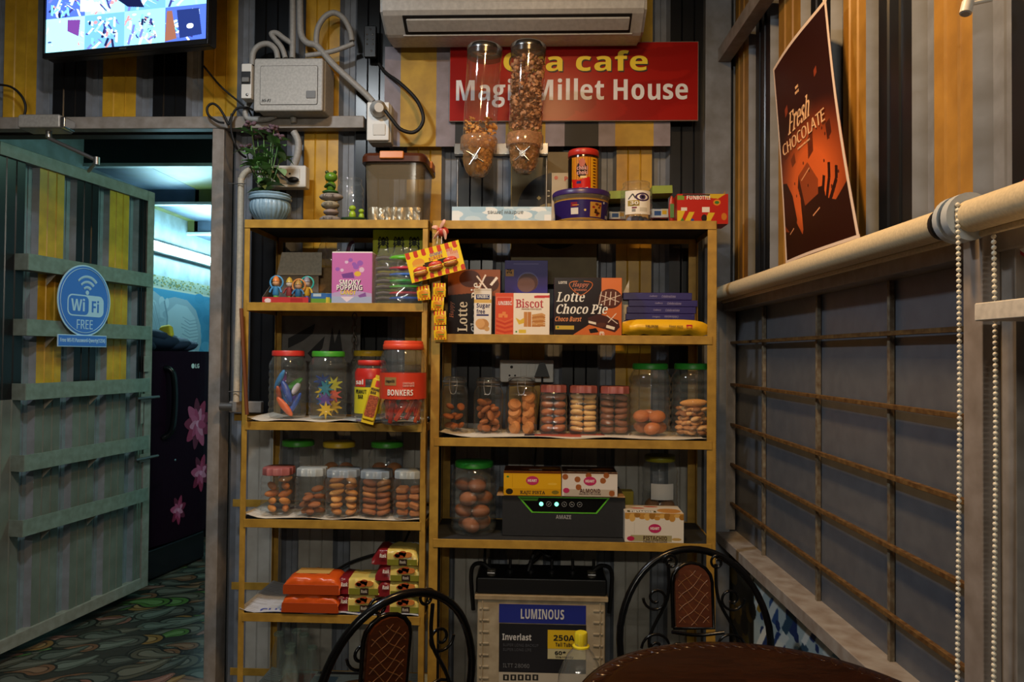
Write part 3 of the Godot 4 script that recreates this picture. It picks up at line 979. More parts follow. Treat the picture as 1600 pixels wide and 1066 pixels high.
	var ds := thing("round_sign", "round white sign with red rim beneath the second blind", "sign")
	ds.transform = wall_frame * Transform3D(Basis.IDENTITY, Vector3(1.80, 1.632, 0.012))
	part(ds, "disc", G.new().slab(circle(0.072, 40), -0.006, 0.0), mat(sq(0xb0303a), 0.5))
	part(ds, "disc_print", G.new().slab(circle(0.066, 40), 0.0, 0.001), M.white)

func poster() -> void:
	var p := Paint.new(384, 512, sq(0x2a0c08))
	for i in 60:                       # printed glow of the artwork: rust orange to dark brown ink
		var t := i / 59.0
		p.oval(0.52, 0.70, 0.80 * (1.0 - t * 0.9), 0.36 * (1.0 - t * 0.75), sq(0x2a0c08).lerp(sq(0xe2662c), minf(1.0, t * 1.35)))
	var choc := sq(0x2c0d07)
	p.poly([[0, 1], [0, 0.84], [0.12, 0.86], [0.24, 0.82], [0.34, 0.90], [0.44, 0.80], [0.54, 0.88], [0.66, 0.78], [0.82, 0.82], [1, 0.76], [1, 1]], choc)
	p.poly([[0.0, 0.60], [0.12, 0.62], [0.22, 0.70], [0.27, 0.82], [0.2, 0.9], [0, 0.8]], choc)
	p.poly([[0.36, 0.74], [0.50, 0.72], [0.70, 0.74], [0.72, 0.90], [0.36, 0.92]], choc)
	p.poly([[0.36, 0.63], [0.52, 0.60], [0.64, 0.70], [0.62, 0.76], [0.42, 0.78]], sq(0x9a4420))
	p.poly([[0.36, 0.63], [0.42, 0.78], [0.40, 0.80], [0.33, 0.68]], sq(0x3c160b))
	p.poly([[0.56, 0.50], [0.64, 0.48], [0.62, 0.57], [0.54, 0.59]], sq(0x6a2a14))
	p.poly([[0.24, 0.53], [0.32, 0.51], [0.33, 0.56], [0.26, 0.57]], sq(0x7a3418))
	p.poly([[0.82, 0.50], [0.88, 0.49], [0.88, 0.55], [0.82, 0.57]], sq(0x4a1c0e))
	p.poly([[0.2, 0.27], [0.26, 0.26], [0.26, 0.30], [0.2, 0.31]], sq(0x8e3a20))
	p.poly([[0.74, 0.24], [0.78, 0.23], [0.78, 0.26], [0.74, 0.27]], sq(0x8e3a20))
	for l in [[[0.70, 0.82], [0.78, 0.72], [0.80, 0.66]], [[0.74, 0.82], [0.86, 0.74], [0.88, 0.69]], [[0.24, 0.78], [0.20, 0.74], [0.14, 0.73]], [[0.66, 0.80], [0.72, 0.70]]]:
		p.line(l, 0.022, choc)
	for i in 16:
		p.oval(0.15 + rng.randf() * 0.75, 0.45 + rng.randf() * 0.35, 0.008, 0.007, sq(0x5a2412))
	for l in [[[0.40, 0.66], [0.54, 0.63]], [[0.12, 0.87], [0.2, 0.85]], [[0.52, 0.84], [0.62, 0.82]]]:
		p.line(l, 0.006, sq(0xe8a070))
	var b := [0xe8d2c0, 0xe8d2c0]
	for e in [[0, 0, 1, 0.018], [0, 0.985, 1, 1], [0, 0, 0.03, 1], [0.97, 0, 1, 1]]:
		p.rect(e[0], e[1], e[2], e[3], sq(b[0]))
	var o := thing("chocolate_poster", "brown and orange chocolate poster curling off the striped wall", "poster")
	o.transform = wall_frame
	var tl := wall_point(1208, 108, 0.045)
	var bl := wall_point(1228, 413, 0.03)
	var br := wall_point(1341, 372, 0.03)
	var tr := wall_point(1288, -4, 0.05)
	var rows := []
	for i in 13:
		var v := i / 12.0
		var row := []
		for k in 9:
			var uu := k / 8.0
			var q := tl.lerp(tr, uu).lerp(bl.lerp(br, uu), v)
			q.z += 0.012 * sin(v * PI) * (uu - 0.3) + 0.006 * sin(uu * PI * 1.3)
			row.append(q)
		rows.append(row)
	part(o, "sheet", G.new().sheet(rows, 0.0008), printed(p, 0.4))
	var cream := mat(sq(0xf0c090), 0.5)
	var ex := (tr - tl).lerp(br - bl, 0.45)
	var ey := (tl - bl).lerp(tr - br, 0.5)
	var spot := func(uu: float, vv: float) -> Vector3:
		var q := tl.lerp(tr, uu).lerp(bl.lerp(br, uu), vv)
		q.z += 0.012 * sin(vv * PI) * (uu - 0.3) + 0.006 * sin(uu * PI * 1.3) + 0.0015
		return q
	var bs := Basis(ex.normalized(), ey.normalized(), ex.cross(ey).normalized())
	var W := ex.length()
	var H := ey.length()
	for t in [["Fresh", 0.47, 0.365, 0.36, 0.10, "s", 0.4], ["CHOCOLATE", 0.49, 0.462, 0.70, 0.054, "d", 0.0], ["BEAN TO BAR CRAFT", 0.5, 0.512, 0.2, 0.008, "d", 0.0], ["THE", 0.47, 0.235, 0.05, 0.012, "db", 0.0], ["BEST", 0.47, 0.258, 0.06, 0.012, "db", 0.0]]:
		letters(o, t[0], spot.call(t[1], t[2]), t[3] * W, t[4] * H, cream, t[5], 0.0, t[6], bs)

# ------------------------------------------------------------------ things on the back wall
func wall_items() -> void:
	# television on its bracket
	var tv := thing("television", "wall television showing a grid of camera pictures above the doorway", "television", Vector3(-1.62, 2.775, -2.76), -0.17)
	var p := Paint.new(640, 400, sq(0x3a5fc8))
	var r := RandomNumberGenerator.new()
	r.seed = 5
	for cy in 3:
		for cx in 4:
			var x0 := cx / 4.0
			var y0 := cy / 3.0
			p.rect(x0, y0, x0 + 0.25, y0 + 0.334, sq([0x8fd8ff, 0x4a68d8, 0xa0f0ff, 0x6aa8f8][(cx + cy) % 4]))
			for i in 46:
				var q := Vector2(x0 + 0.02 + r.randf() * 0.18, y0 + 0.03 + r.randf() * 0.24)
				var col := sq([0xf4fbff, 0xdff4ff, 0x34367c, 0xbfeaff, 0x7ae0f0, 0xc88a90, 0xe8f4ff, 0x6a74d0, 0x1c2248, 0x9ae0f0][r.randi() % 10])
				if i % 3 == 0:
					p.oval(q.x, q.y, 0.003 + r.randf() * 0.010, 0.004 + r.randf() * 0.018, col)
				else:
					var e := Vector2(r.randf_range(-0.05, 0.05), r.randf_range(-0.02, 0.07))
					p.poly([[q.x, q.y], [clampf(q.x + 0.013, x0, x0 + 0.248), q.y + 0.008], [clampf(q.x + 0.013 + e.x, x0, x0 + 0.248), minf(q.y + e.y + 0.05, y0 + 0.33)], [clampf(q.x + e.x, x0, x0 + 0.248), minf(q.y + e.y + 0.04, y0 + 0.33)]], col)
	# the lower left picture: a bright floor, a shelf of boxes
	p.poly([[0.01, 0.70], [0.05, 0.98], [0.20, 0.98], [0.24, 0.72]], sq(0x9fe8f8))
	p.poly([[0.14, 0.69], [0.22, 0.70], [0.21, 0.86], [0.14, 0.80]], sq(0x6a3a88))
	p.poly([[0.76, 0.70], [0.79, 0.70], [0.82, 0.97], [0.75, 0.99]], sq(0x8a5a48))
	p.poly([[0.82, 0.70], [0.95, 0.70], [0.97, 0.95], [0.84, 0.97]], sq(0x20306a))
	p.oval(0.90, 0.86, 0.02, 0.025, sq(0xf0f6ff))
	p.oval(0.27, 0.44, 0.03, 0.07, sq(0x1c1c38))
	p.poly([[0.22, 0.50], [0.34, 0.56], [0.36, 0.64], [0.22, 0.62]], sq(0xf4f6ff))
	p.poly([[0.40, 0.36], [0.58, 0.52], [0.62, 0.64], [0.52, 0.62], [0.42, 0.50]], sq(0x10163a))
	var scr := mat(Color.BLACK, 0.2)
	scr.emission_enabled = true
	scr.emission_texture = p.tex()
	scr.emission = Color.BLACK
	scr.emission_energy_multiplier = 1.9
	part(tv, "casing", G.new().box(Vector3(0, 0, -0.03), Vector3(0.735, 0.435, 0.045), 0.008), M.black_plastic)
	part(tv, "bezel", G.new().box(Vector3(0, -0.207, 0.0), Vector3(0.735, 0.022, 0.018), 0.003), M.black_plastic)
	for s in [-1, 1]:
		part(tv, "bezel", G.new().box(Vector3(s * 0.3625, 0.0, 0.0), Vector3(0.01, 0.435, 0.018), 0.002), M.black_plastic)
	part(tv, "bezel", G.new().box(Vector3(0, 0.212, 0.0), Vector3(0.735, 0.011, 0.018), 0.002), M.black_plastic)
	part(tv, "screen", G.new().face([Vector3(-0.358, -0.196, 0.002), Vector3(0.358, -0.196, 0.002), Vector3(0.358, 0.207, 0.002), Vector3(-0.358, 0.207, 0.002)], Vector3.BACK), scr)
	part(tv, "badge", G.new().box(Vector3(0.0, -0.207, 0.0095), Vector3(0.03, 0.006, 0.001)), M.steel)
	part(tv, "bracket", G.new().box(Vector3(0, 0, -0.12), Vector3(0.1, 0.2, 0.14), 0.005), M.dark_metal)
	var l := AreaLight3D.new()
	l.name = "screen_area_light"
	l.area_size = Vector2(0.71, 0.40)
	l.light_color = Color(0.62, 0.78, 1.0)
	l.light_energy = 0.16
	l.shadow_enabled = true
	tv.add_child(l)
	l.position = Vector3(0, 0, 0.02)
	l.rotation.y = PI
	# the air conditioner
	var ac := thing("air_conditioner", "white split air conditioner mounted above the red sign", "air conditioner", Vector3(-0.118, 2.80, -2.925))
	var white := worn(sq(0xcac8c4), 0.42, M.fine, 3.0)
	var hw := 0.487
	var sec := [Vector2(0.0, -0.164), Vector2(0.07, -0.172), Vector2(0.112, -0.173), Vector2(0.128, -0.168), Vector2(0.203, -0.128), Vector2(0.216, -0.114), Vector2(0.222, -0.09), Vector2(0.225, 0.12), Vector2(0.20, 0.15), Vector2(0.0, 0.15)]
	var body := G.new()
	body.t = Transform3D(Basis(Vector3.UP, -PI / 2), Vector3(hw, 0, 0))
	body.slab(sec, 0.0, 2 * hw)
	part(ac, "body", body, white)
	for s in [-1, 1]:
		var cap := G.new()
		cap.t = Transform3D(Basis(Vector3.UP, -PI / 2), Vector3(s * (hw + 0.006) + 0.006, 0, 0))
		cap.slab([Vector2(0.0, -0.15), Vector2(0.11, -0.158), Vector2(0.20, -0.112), Vector2(0.21, 0.12), Vector2(0.19, 0.14), Vector2(0.0, 0.14)], 0.0, 0.012)
		part(ac, "end_cap", cap, white)
	part(ac, "outlet", G.new().box(Vector3(0.015, -0.1465, 0.166), Vector3(0.86, 0.084, 0.008), 0.002, Basis(Vector3.RIGHT, 1.08)), M.black_plastic)
	part(ac, "louver", G.new().box(Vector3(0.018, -0.1505, 0.169), Vector3(0.84, 0.056, 0.010), 0.003, Basis(Vector3.RIGHT, 1.12)), white)
	part(ac, "outlet_lip", G.new().box(Vector3(0.015, -0.171, 0.124), Vector3(0.88, 0.006, 0.012), 0.002), white)
	part(ac, "front_panel", G.new().box(Vector3(0, 0.062, 0.230), Vector3(0.99, 0.17, 0.012), 0.005), white)
	# black plate with rows of screws beside it
	var hp := thing("terminal_plate", "narrow black plate with two rows of silver screws", "plate", at(579, 66, -2.95))
	part(hp, "plate", G.new().box(Vector3.ZERO, Vector3(0.05, 0.13, 0.02), 0.004), M.black_plastic)
	for s in [[0, 0.048], [-0.012, 0.028], [0.011, 0.028], [-0.012, 0.008], [0.011, 0.008], [-0.012, -0.012], [0.011, -0.012], [0.006, -0.04]]:
		part(hp, "screw", G.new().ball(Vector3(s[0], s[1], 0.011), Vector3(0.004, 0.004, 0.003), 8), M.chrome)
	# old striped banner and the red name board on it
	var bn := struct_thing_banner()
	var sg := thing("name_board", "red shop name board with yellow and white lettering", "sign", Vector3(0.118, 2.497, -2.94))
	var rp := Paint.new(128, 64, sq(0x9c1510))
	for i in 26:                          # faded, blotchy ink of the printed vinyl
		rp.oval(rng.randf(), rng.randf(), 0.12, 0.16, sq(0x9c1510).lerp(sq([0xa81c14, 0x8e120e][i % 2]), 0.6))
	part(sg, "board", G.new().box(Vector3.ZERO, Vector3(0.995, 0.318, 0.012), 0.001), mat(sq(0x8c8078), 0.5))
	part(sg, "board_print", G.new().box(Vector3(0, 0, 0.0065), Vector3(0.99, 0.313, 0.001)), printed(rp, 0.28))
	var ye := mat(sq(0xf0d21c), 0.45)
	var sh := mat(sq(0x1e0d08), 0.5)
	for k in 2:
		var d := Vector3(0.004, -0.005, -0.0012) * k
		letters(sg, "Ora cafe", Vector3(0.008, 0.083, 0.009) + d, 0.575, 0.082, [ye, sh][k], "db")
	letters(sg, "Magic Millet House", Vector3(-0.007, -0.045, 0.008), 0.925, 0.115, mat(sq(0xe6e6ea), 0.45), "db")
	# distribution box with conduits
	var z := -2.86
	var db := thing("distribution_box", "grey-white distribution box with a hinged door and cable conduits above", "electrical box", at(452, 134, z))
	var bw := m2(110, z)
	var bh := m2(84, z)
	part(db, "box", G.new().box(Vector3(0.008, 0, -0.065), Vector3(bw, bh, 0.12), 0.008), M.grey_plastic)
	part(db, "front", G.new().box(Vector3(0, 0, 0.004), Vector3(bw + 0.006, bh + 0.004, 0.022), 0.008), M.grey_plastic)
	var groove := []
	for q in rrect(bw * 0.84, bh * 0.74, 0.008, Vector2(0.004, -0.004)):
		groove.append(Vector3(q.x, q.y, 0.0148))
	groove.append(groove[0])
	part(db, "door_gap", G.new().tube(groove, 0.0012, 4, false), M.ink)
	part(db, "door", G.new().slab(rrect(bw * 0.83, bh * 0.73, 0.008, Vector2(0.004, -0.004)), 0.0, 0.0175), M.grey_plastic)
	part(db, "latch", G.new().box(Vector3(bw * 0.34, -bh * 0.20, 0.018), Vector3(0.038, 0.03, 0.004), 0.006), mat(sq(0x6a6a6a), 0.5))
	letters(db, "Hi-Fi", Vector3(-bw * 0.31, -bh * 0.31, 0.018), 0.034, 0.013, M.ink, "db", 0.0, 0.25)
	var br := thing("circuit_breaker", "small white circuit breaker clipped to the distribution box side", "breaker", at(388.5, 130, z))
	part(br, "body", G.new().box(Vector3.ZERO, Vector3(0.042, 0.14, 0.05), 0.004), M.white_plastic)
	part(br, "window", G.new().box(Vector3(0.0, 0.012, 0.026), Vector3(0.036, 0.05, 0.003), 0.001), M.black_plastic)
	part(br, "toggle", G.new().box(Vector3(0.0, 0.002, 0.03), Vector3(0.03, 0.02, 0.012), 0.003), mat(sq(0x6e6e6c), 0.5))
	part(br, "screw", G.new().ball(Vector3(0.005, -0.055, 0.026), Vector3(0.006, 0.006, 0.003), 10), M.steel)
	var pipe := worn(sq(0xaaa8a4), 0.5, M.fine, 6.0)
	var cw := [
		["straight grey conduit rising from the distribution box", [[457, -40], [457.5, 20], [457.5, 60], [457, 91]], 4.6],
		["grey conduit dropping beside it then slanting to the switch box", [[468, -40], [469, 30], [471, 55], [480, 67], [494, 71], [506, 84], [522, 102], [548, 126], [570, 146], [583, 160]], 5.2],
		["grey conduit looping high over beside the air conditioner", [[494, 72], [496, 46], [507, 27], [522, 20], [537, 29], [547, 48], [550, 64]], 4.4],
		["ribbed grey conduit ending in bare wires", [[478, 87], [500, 84], [520, 80], [538, 74], [553, 68]], 3.8],
		["grey conduit arching over the circuit breaker", [[394, 102], [396, 82], [406, 71], [420, 69], [431, 78], [434, 92]], 4.6],
		["grey conduit hairpin above the distribution box", [[446, 91], [440, 74], [426, 57], [425, 52], [433, 52], [444, 60], [456, 68]], 4.2],
		["ribbed grey conduit hooked under the circuit breaker", [[391, 158], [384, 172], [386, 184], [400, 187], [418, 186], [432, 180]], 4.4],
		["short grey conduit below the distribution box", [[458, 176], [459, 192]], 5.0],
		["bent grey conduit running down to the socket box behind the plant", [[459, 206], [466, 222], [464, 245], [456, 266]], 5.6]]
	for c in cw:
		single("conduit", c[0], "conduit", G.new().tube(curve(px_line(c[1], -2.92), 7), m2(c[2], -2.92), 10), pipe, Vector3.ZERO, "conduits round the distribution box")
	var wp := thing("drain_pipe", "white plastic pipe with elbow running down beside the door jamb", "pipe")
	part(wp, "pipe", G.new().tube(curve(px_line([[398, 264], [386, 268], [378, 278], [376.5, 292], [375, 400], [372, 520], [369, 628]], -2.84), 6), 0.0125, 12), worn(sq(0xcfc3ae), 0.45, M.fine, 6.0))
	for y in [287, 612]:
		part(wp, "wire_tie", G.new().tube(px_line([[357, y], [384, y]], -2.82), 0.002, 5), M.steel)
	# switch box with its plug
	var sw := thing("switch_box", "white switch box with one rocker switch at the beam's end", "switch", at(591, 190, -2.90))
	part(sw, "back_box", G.new().box(Vector3(0.006, -0.006, -0.04), Vector3(0.092, 0.155, 0.07), 0.004), mat(sq(0xb8b4ac), 0.5))
	part(sw, "plate", G.new().box(Vector3(0, 0, 0.0), Vector3(0.092, 0.157, 0.014), 0.005), M.white_plastic)
	part(sw, "rocker", G.new().box(Vector3(0.006, -0.035, 0.008), Vector3(0.05, 0.045, 0.006), 0.002, Basis(Vector3.RIGHT, 0.06)), M.white_plastic)
	var pg := thing("white_plug", "round white plug with black cord in the switch box", "plug", at(594, 172, -2.885))
	part(pg, "body", G.new().tube([Vector3(-0.008, 0.004, 0), Vector3(0, 0, 0.025), Vector3(0.004, -0.003, 0.04)], [0.034, 0.03, 0.018], 18), M.white_plastic)
	var cord := curve(px_line([[602, 173, -2.86], [612, 186, -2.86], [626, 202, -2.87], [645, 207, -2.88], [658, 197, -2.88], [661, 180, -2.88], [650, 155, -2.9], [625, 130, -2.92], [604, 115, -2.95], [592, 100, -2.97]], 0.0), 7)
	for i in cord.size():
		cord[i] -= pg.position
	part(pg, "cord", G.new().tube(cord, 0.0075, 8), M.black_rubber)
	# white socket box behind the pot
	var sk := thing("socket_box", "white double socket box behind the flower pot", "socket", at(443, 278, -2.92))
	part(sk, "plate", G.new().box(Vector3(0, 0, 0), Vector3(0.20, 0.09, 0.05), 0.006), M.white_plastic)
	part(sk, "inset", G.new().box(Vector3(0.02, 0, 0.026), Vector3(0.11, 0.06, 0.004), 0.002), mat(sq(0xc8c6c0), 0.5))
	part(sk, "hole", G.new().tube([Vector3(0.035, 0.01, 0.027), Vector3(0.035, 0.01, 0.0295)], 0.004, 10), M.ink)
	var bp := thing("black_plug", "black plug with cord in the socket box behind the pot", "plug", at(458, 281, -2.885))
	part(bp, "body", G.new().ball(Vector3.ZERO, Vector3(0.024, 0.012, 0.014), 12), M.black_plastic)
	part(bp, "cord", G.new().tube(curve([Vector3(-0.02, 0.004, 0), Vector3(-0.04, 0.02, 0.01), Vector3(-0.06, 0.035, 0), Vector3(-0.12, 0.01, -0.02)]), 0.004, 6), M.black_rubber)
	# loose black cables near the beam
	single("black_cable", "thin black cable trailing down from the television", "cable", G.new().tube(curve(px_line([[318, 103], [345, 135], [372, 158], [388, 172], [395, 186]], -2.93), 8), 0.004, 6), M.black_rubber)
	single("black_cable", "black cable looped over the door lintel", "cable", G.new().tube(curve(px_line([[395, 172, -2.90], [384, 168, -2.90], [370, 170, -2.90], [362, 182, -2.90], [357, 194, -2.9], [352, 184, -2.9], [342, 168, -2.9], [332, 162, -2.9], [324, 168, -2.9], [326, 180, -2.9], [340, 190, -2.9], [350, 192, -2.9]], 0.0), 6), 0.005, 6), M.black_rubber)
	single("black_cable", "black cable hanging off the lintel beside the door jamb", "cable", G.new().tube(curve(px_line([[362, 178, -2.89], [361, 200, -2.88], [366, 222, -2.87], [374, 238, -2.9], [384, 246, -2.94]], 0.0), 6), 0.0045, 6), M.black_rubber)
	single("black_cable", "black cable curving down behind the door closer", "cable", G.new().tube(curve(px_line([[-10, 132], [15, 135], [32, 148], [40, 166], [36, 184], [24, 193]], -2.94), 6), 0.005, 6), M.black_rubber)
	# door closer on the lintel
	var dc := thing("door_closer", "grey hydraulic door closer screwed to the lintel", "door closer", at(72, 196, -2.885))
	part(dc, "body", G.new().box(Vector3(0, 0.004, 0), Vector3(0.175, 0.056, 0.095), 0.008), worn(sq(0xb0aca6), 0.4, M.fine, 5.0, 0.2))
	part(dc, "end_cap", G.new().box(Vector3(0.096, 0.0, 0.01), Vector3(0.022, 0.044, 0.07), 0.005), M.chrome)
	part(dc, "spindle", G.new().tube([Vector3(0.012, -0.02, 0), Vector3(0.012, -0.05, 0)], 0.012, 12), M.steel)
	part(dc, "arm", G.new().tube([Vector3(0.012, -0.052, 0), Vector3(0.20, -0.137, -0.02)], 0.008, 8), M.steel)
	part(dc, "forearm", G.new().tube([Vector3(0.20, -0.142, -0.02), Vector3(0.08, -0.145, -0.16)], 0.008, 8), M.steel)
	part(dc, "joint", G.new().tube([Vector3(0.20, -0.155, -0.02), Vector3(0.20, -0.125, -0.02)], 0.012, 12), M.steel)
	# socket board low behind the right hand shelf
	var sb := thing("socket_board", "white socket board with sockets and switches behind the clip-top jars", "socket", at(823, 580, -2.95))
	part(sb, "plate", G.new().box(Vector3.ZERO, Vector3(0.215, 0.09, 0.03), 0.004), M.white_plastic)
	for h in [[-0.06, 0.016, 0.006], [-0.068, -0.018, 0.004], [-0.046, -0.018, 0.004]]:
		part(sb, "hole", G.new().tube([Vector3(h[0], h[1], 0.014), Vector3(h[0], h[1], 0.016)], h[2], 10), M.ink)
	for s in [-0.012, 0.022]:
		part(sb, "rocker", G.new().box(Vector3(s, 0.005, 0.016), Vector3(0.024, 0.05, 0.006), 0.001), M.white_plastic)
	var pb := thing("black_plug", "large black plug pushed into the white socket board", "plug", at(847, 580, -2.92))
	part(pb, "body", G.new().slab([Vector2(-0.03, -0.022), Vector2(0.03, -0.022), Vector2(0.012, 0.03), Vector2(0, 0.036), Vector2(-0.012, 0.03)], -0.018, 0.02), M.black_plastic)
	part(pb, "cord", G.new().tube(curve([Vector3(0, -0.02, 0), Vector3(0, -0.06, 0.01), Vector3(-0.01, -0.16, 0.0), Vector3(-0.03, -0.42, -0.02)]), 0.004, 6), M.black_rubber)

func struct_thing_banner() -> Node3D:
	var o := thing("striped_banner", "faded flat banner striped grey, yellow and black behind the name board", "banner", Vector3(0, 0, -2.955))
	var y0 := at(800, 229, -2.955).y
	var y1 := at(800, 72, -2.955).y
	var cuts := [[600, 625, 0], [625, 681, 1], [681, 711, 0], [711, 764, 2], [764, 790, 0], [790, 852, 1], [852, 882, 0], [882, 935, 2], [935, 961, 0], [961, 1021, 1], [1021, 1047, 0]]
	for c in cuts:
		var a := at(c[0], 228, -2.955).x
		var b := at(c[1], 228, -2.955).x
		part(o, ["lilac_stripe", "yellow_stripe", "black_stripe"][c[2]], G.new().box(Vector3((a + b) / 2, (y0 + y1) / 2, 0), Vector3(b - a, y1 - y0, 0.006)), worn([sq(0x99909c), sq(0xc9a134), sq(0x17171a)][c[2]], 0.6, M.grime, 1.5))
	return o

# ------------------------------------------------------------------ the two shelf units
const LX0 := -1.072
const LX1 := -0.405
const RX0 := -0.392
const RX1 := 0.612
const L_TOPS := [1.878, 1.580, 1.153, 0.806, 0.473, 0.13]
const R_TOPS := [1.876, 1.472, 1.105, 0.748]
func angle_post(par: Node, x: float, z: float, h: float, sx: float, sz: float, w := 0.032) -> void:
	var g := G.new()
	g.box(Vector3(x + sx * w / 2, h / 2, z - sz * 0.0015), Vector3(w, h, 0.003), 0.0008)
	g.box(Vector3(x + sx * 0.0015, h / 2, z - sz * w / 2), Vector3(0.003, h, w), 0.0008)
	part(par, "post", g, M.gold)
func shelves() -> void:
	var board := worn(sq(0x26282a), 0.7, M.grime, 2.0)
	for k in 2:
		var x0: float = [LX0, RX0][k]
		var x1: float = [LX1, RX1][k]
		var tops: Array = [L_TOPS, R_TOPS][k]
		var u := thing("shelf_unit", ["narrow gold painted metal shelf unit beside the doorway", "wide gold painted metal shelf unit under the red sign"][k], "shelf", Vector3.ZERO, 0.0, "gold metal shelf units")
		var h: float = tops[0]
		for c in [[x0, -2.60, 1, 1], [x1, -2.60, -1, 1], [x0, -2.94, 1, -1], [x1, -2.94, -1, -1]]:
			angle_post(u, c[0], c[1], h, c[2], c[3], [0.021, 0.032][k])
		for i in tops.size():
			var y: float = tops[i]
			var s := part(u, "shelf", G.new().box(Vector3((x0 + x1) / 2, y - 0.006, -2.77), Vector3(x1 - x0 - 0.008, 0.010, 0.325), 0.001), board)
			part(s, "front_rail", G.new().box(Vector3((x0 + x1) / 2, y - 0.014, -2.5985), Vector3(x1 - x0 - (0.004 if i == 0 else 0.03), 0.030, 0.003), 0.001), M.gold)
			var rx0 := x0 - 0.17 if k == 0 and i > 1 else x0
			part(s, "back_rail", G.new().box(Vector3((rx0 + x1) / 2, y - 0.014, -2.9415), Vector3(x1 - rx0, 0.030, 0.003), 0.001), M.gold)
			for xx in [x0 + 0.0015, x1 - 0.0015]:
				part(s, "side_rail", G.new().box(Vector3(xx, y - 0.014, -2.77), Vector3(0.003, 0.030, 0.34), 0.001), M.gold)
	# strap hanging at the unit's outer edge
	single("brown_strap", "brown strap with red tip hanging down the shelf's outer post", "strap", G.new().tube(curve(px_line([[377, 482], [379, 520], [382, 580], [386, 648]], -2.575), 5), 0.0045, 6, true, 1.6), mat(sq(0x6b3a1e), 0.6))
	var lt := thing("wall_rail", "grey steel rail stub beside the third narrow shelf", "rail", at(385, 636, -2.90))
	part(lt, "rail", G.new().box(Vector3(0, 0, 0), Vector3(0.13, 0.045, 0.03), 0.003), M.steel_paint)
	part(lt, "rod", G.new().tube([Vector3(-0.10, 0.0, 0.01), Vector3(-0.05, 0.0, 0.01)], 0.017, 14), M.steel)
	# pale board with dark torn prints and a chain behind the sweet jars
	var gb := thing("scuffed_board", "grey scuffed board with torn black paper behind the sweet jars", "board", at(500, 560, -2.955))
	part(gb, "board", G.new().box(Vector3.ZERO, Vector3(0.33, 0.36, 0.008), 0.001), worn(sq(0x6f6d6b), 0.5, M.grime, 2.0))
	for t in [[[-0.13, 0.08], [-0.02, 0.14], [-0.03, 0.10], [-0.07, 0.07], [-0.13, 0.04]], [[-0.05, 0.02], [0.02, 0.09], [0.01, 0.04], [-0.03, 0.0]], [[0.03, -0.02], [0.05, 0.13], [0.06, 0.06], [0.08, 0.12], [0.10, -0.02]], [[-0.15, -0.02], [-0.06, 0.01], [-0.07, -0.05], [-0.15, -0.08]]]:
		var pl := []
		for q in t:
			pl.append(Vector2(q[0], q[1]))
		part(gb, "torn_paper", G.new().slab(pl, 0.004, 0.0055), mat(sq(0x1a1a1c), 0.7))
	var ch := thing("steel_chain", "steel link chain hanging behind the sweet jars", "chain", at(554, 495, -2.90))
	for i in 9:
		var ring := []
		for q in 17:
			var a := TAU * q / 16
			var o := Vector3(cos(a) * 0.009, sin(a) * 0.015, 0)
			if i % 2 == 1:
				o = Vector3(0, o.y, o.x)
			ring.append(o + Vector3(0, -i * 0.023, 0))
		part(ch, "link", G.new().tube(ring, 0.0028, 6, false), mat(sq(0x6a5f55), 0.4, 0.8))

# ------------------------------------------------------------------ cartons with printed fronts
func carton(called: String, label: String, category: String, x0: float, x1: float, y0: float, zf: float, depth: float, base: float, body: Material, front = null, group := "", turn := 0.0) -> Dictionary:
	var a := at(x0, y0, zf)
	var b := at(x1, y0, zf)
	var w := b.x - a.x
	var h := (a.y + b.y) / 2 - base
	var o := thing(called, label, category, Vector3((a.x + b.x) / 2, base, zf - depth / 2), turn, group)
	part(o, "carton", G.new().box(Vector3(0, h / 2, 0), Vector3(w, h, depth), 0.001), body)
	if front != null:
		part(o, "front_print", G.new().box(Vector3(0, h / 2, depth / 2 + 0.0003), Vector3(w * 0.995, h * 0.995, 0.0008)), front)
	return {"o": o, "w": w, "h": h, "d": depth, "x0": x0, "y0": y0, "k": w / (x1 - x0)}
func cpx(c: Dictionary, x: float, y: float, lift := 0.0) -> Vector3:
	return Vector3((x - c.x0) * c.k - c.w / 2, c.h - (y - c.y0) * c.k, c.d / 2 + 0.0008 + lift)
func say(c: Dictionary, txt: String, x0: float, y0: float, x1: float, y1: float, m: Material, kind := "db", slant := 0.0, turn := 0.0) -> void:
	var p := cpx(c, (x0 + x1) / 2, (y0 + y1) / 2, 0.0004)
	if turn == 0.0:
		letters(c.o, txt, p, (x1 - x0) * c.k, (y1 - y0) * c.k, m, kind, 0.0, slant)
	else:
		letters(c.o, txt, p, (y1 - y0) * c.k, (x1 - x0) * c.k, m, kind, 0.0, slant, Basis(Vector3.BACK, turn))
func patch(c: Dictionary, called: String, poly: Array, m: Material, lift := 0.0) -> void:
	var pl := []
	for q in poly:
		var p := cpx(c, q[0], q[1])
		pl.append(Vector2(p.x, p.y))
	part(c.o, called, G.new().slab(pl, c.d / 2 + 0.0007, c.d / 2 + 0.0012 + lift), m)
func dot(c: Dictionary, called: String, x: float, y: float, rx: float, ry: float, m: Material, lift := 0.0) -> void:
	var p := cpx(c, x, y)
	part(c.o, called, G.new().slab(circle(rx * c.k, 20, Vector2(p.x, p.y), ry * c.k), c.d / 2 + 0.0007, c.d / 2 + 0.0013 + lift), m)

func leaf(l: float, w: float) -> ArrayMesh:
	var rows := []
	for i in 5:
		var t := i / 4.0
		var ww := w * sin(PI * clampf(t * 0.94 + 0.04, 0, 1))
		rows.append([Vector3(-ww, t * l, -t * t * l * 0.35 + ww * 0.3), Vector3(0, t * l, -t * t * l * 0.35), Vector3(ww, t * l, -t * t * l * 0.35 + ww * 0.3)])
	return G.new().sheet(rows, 0.0006).mesh()

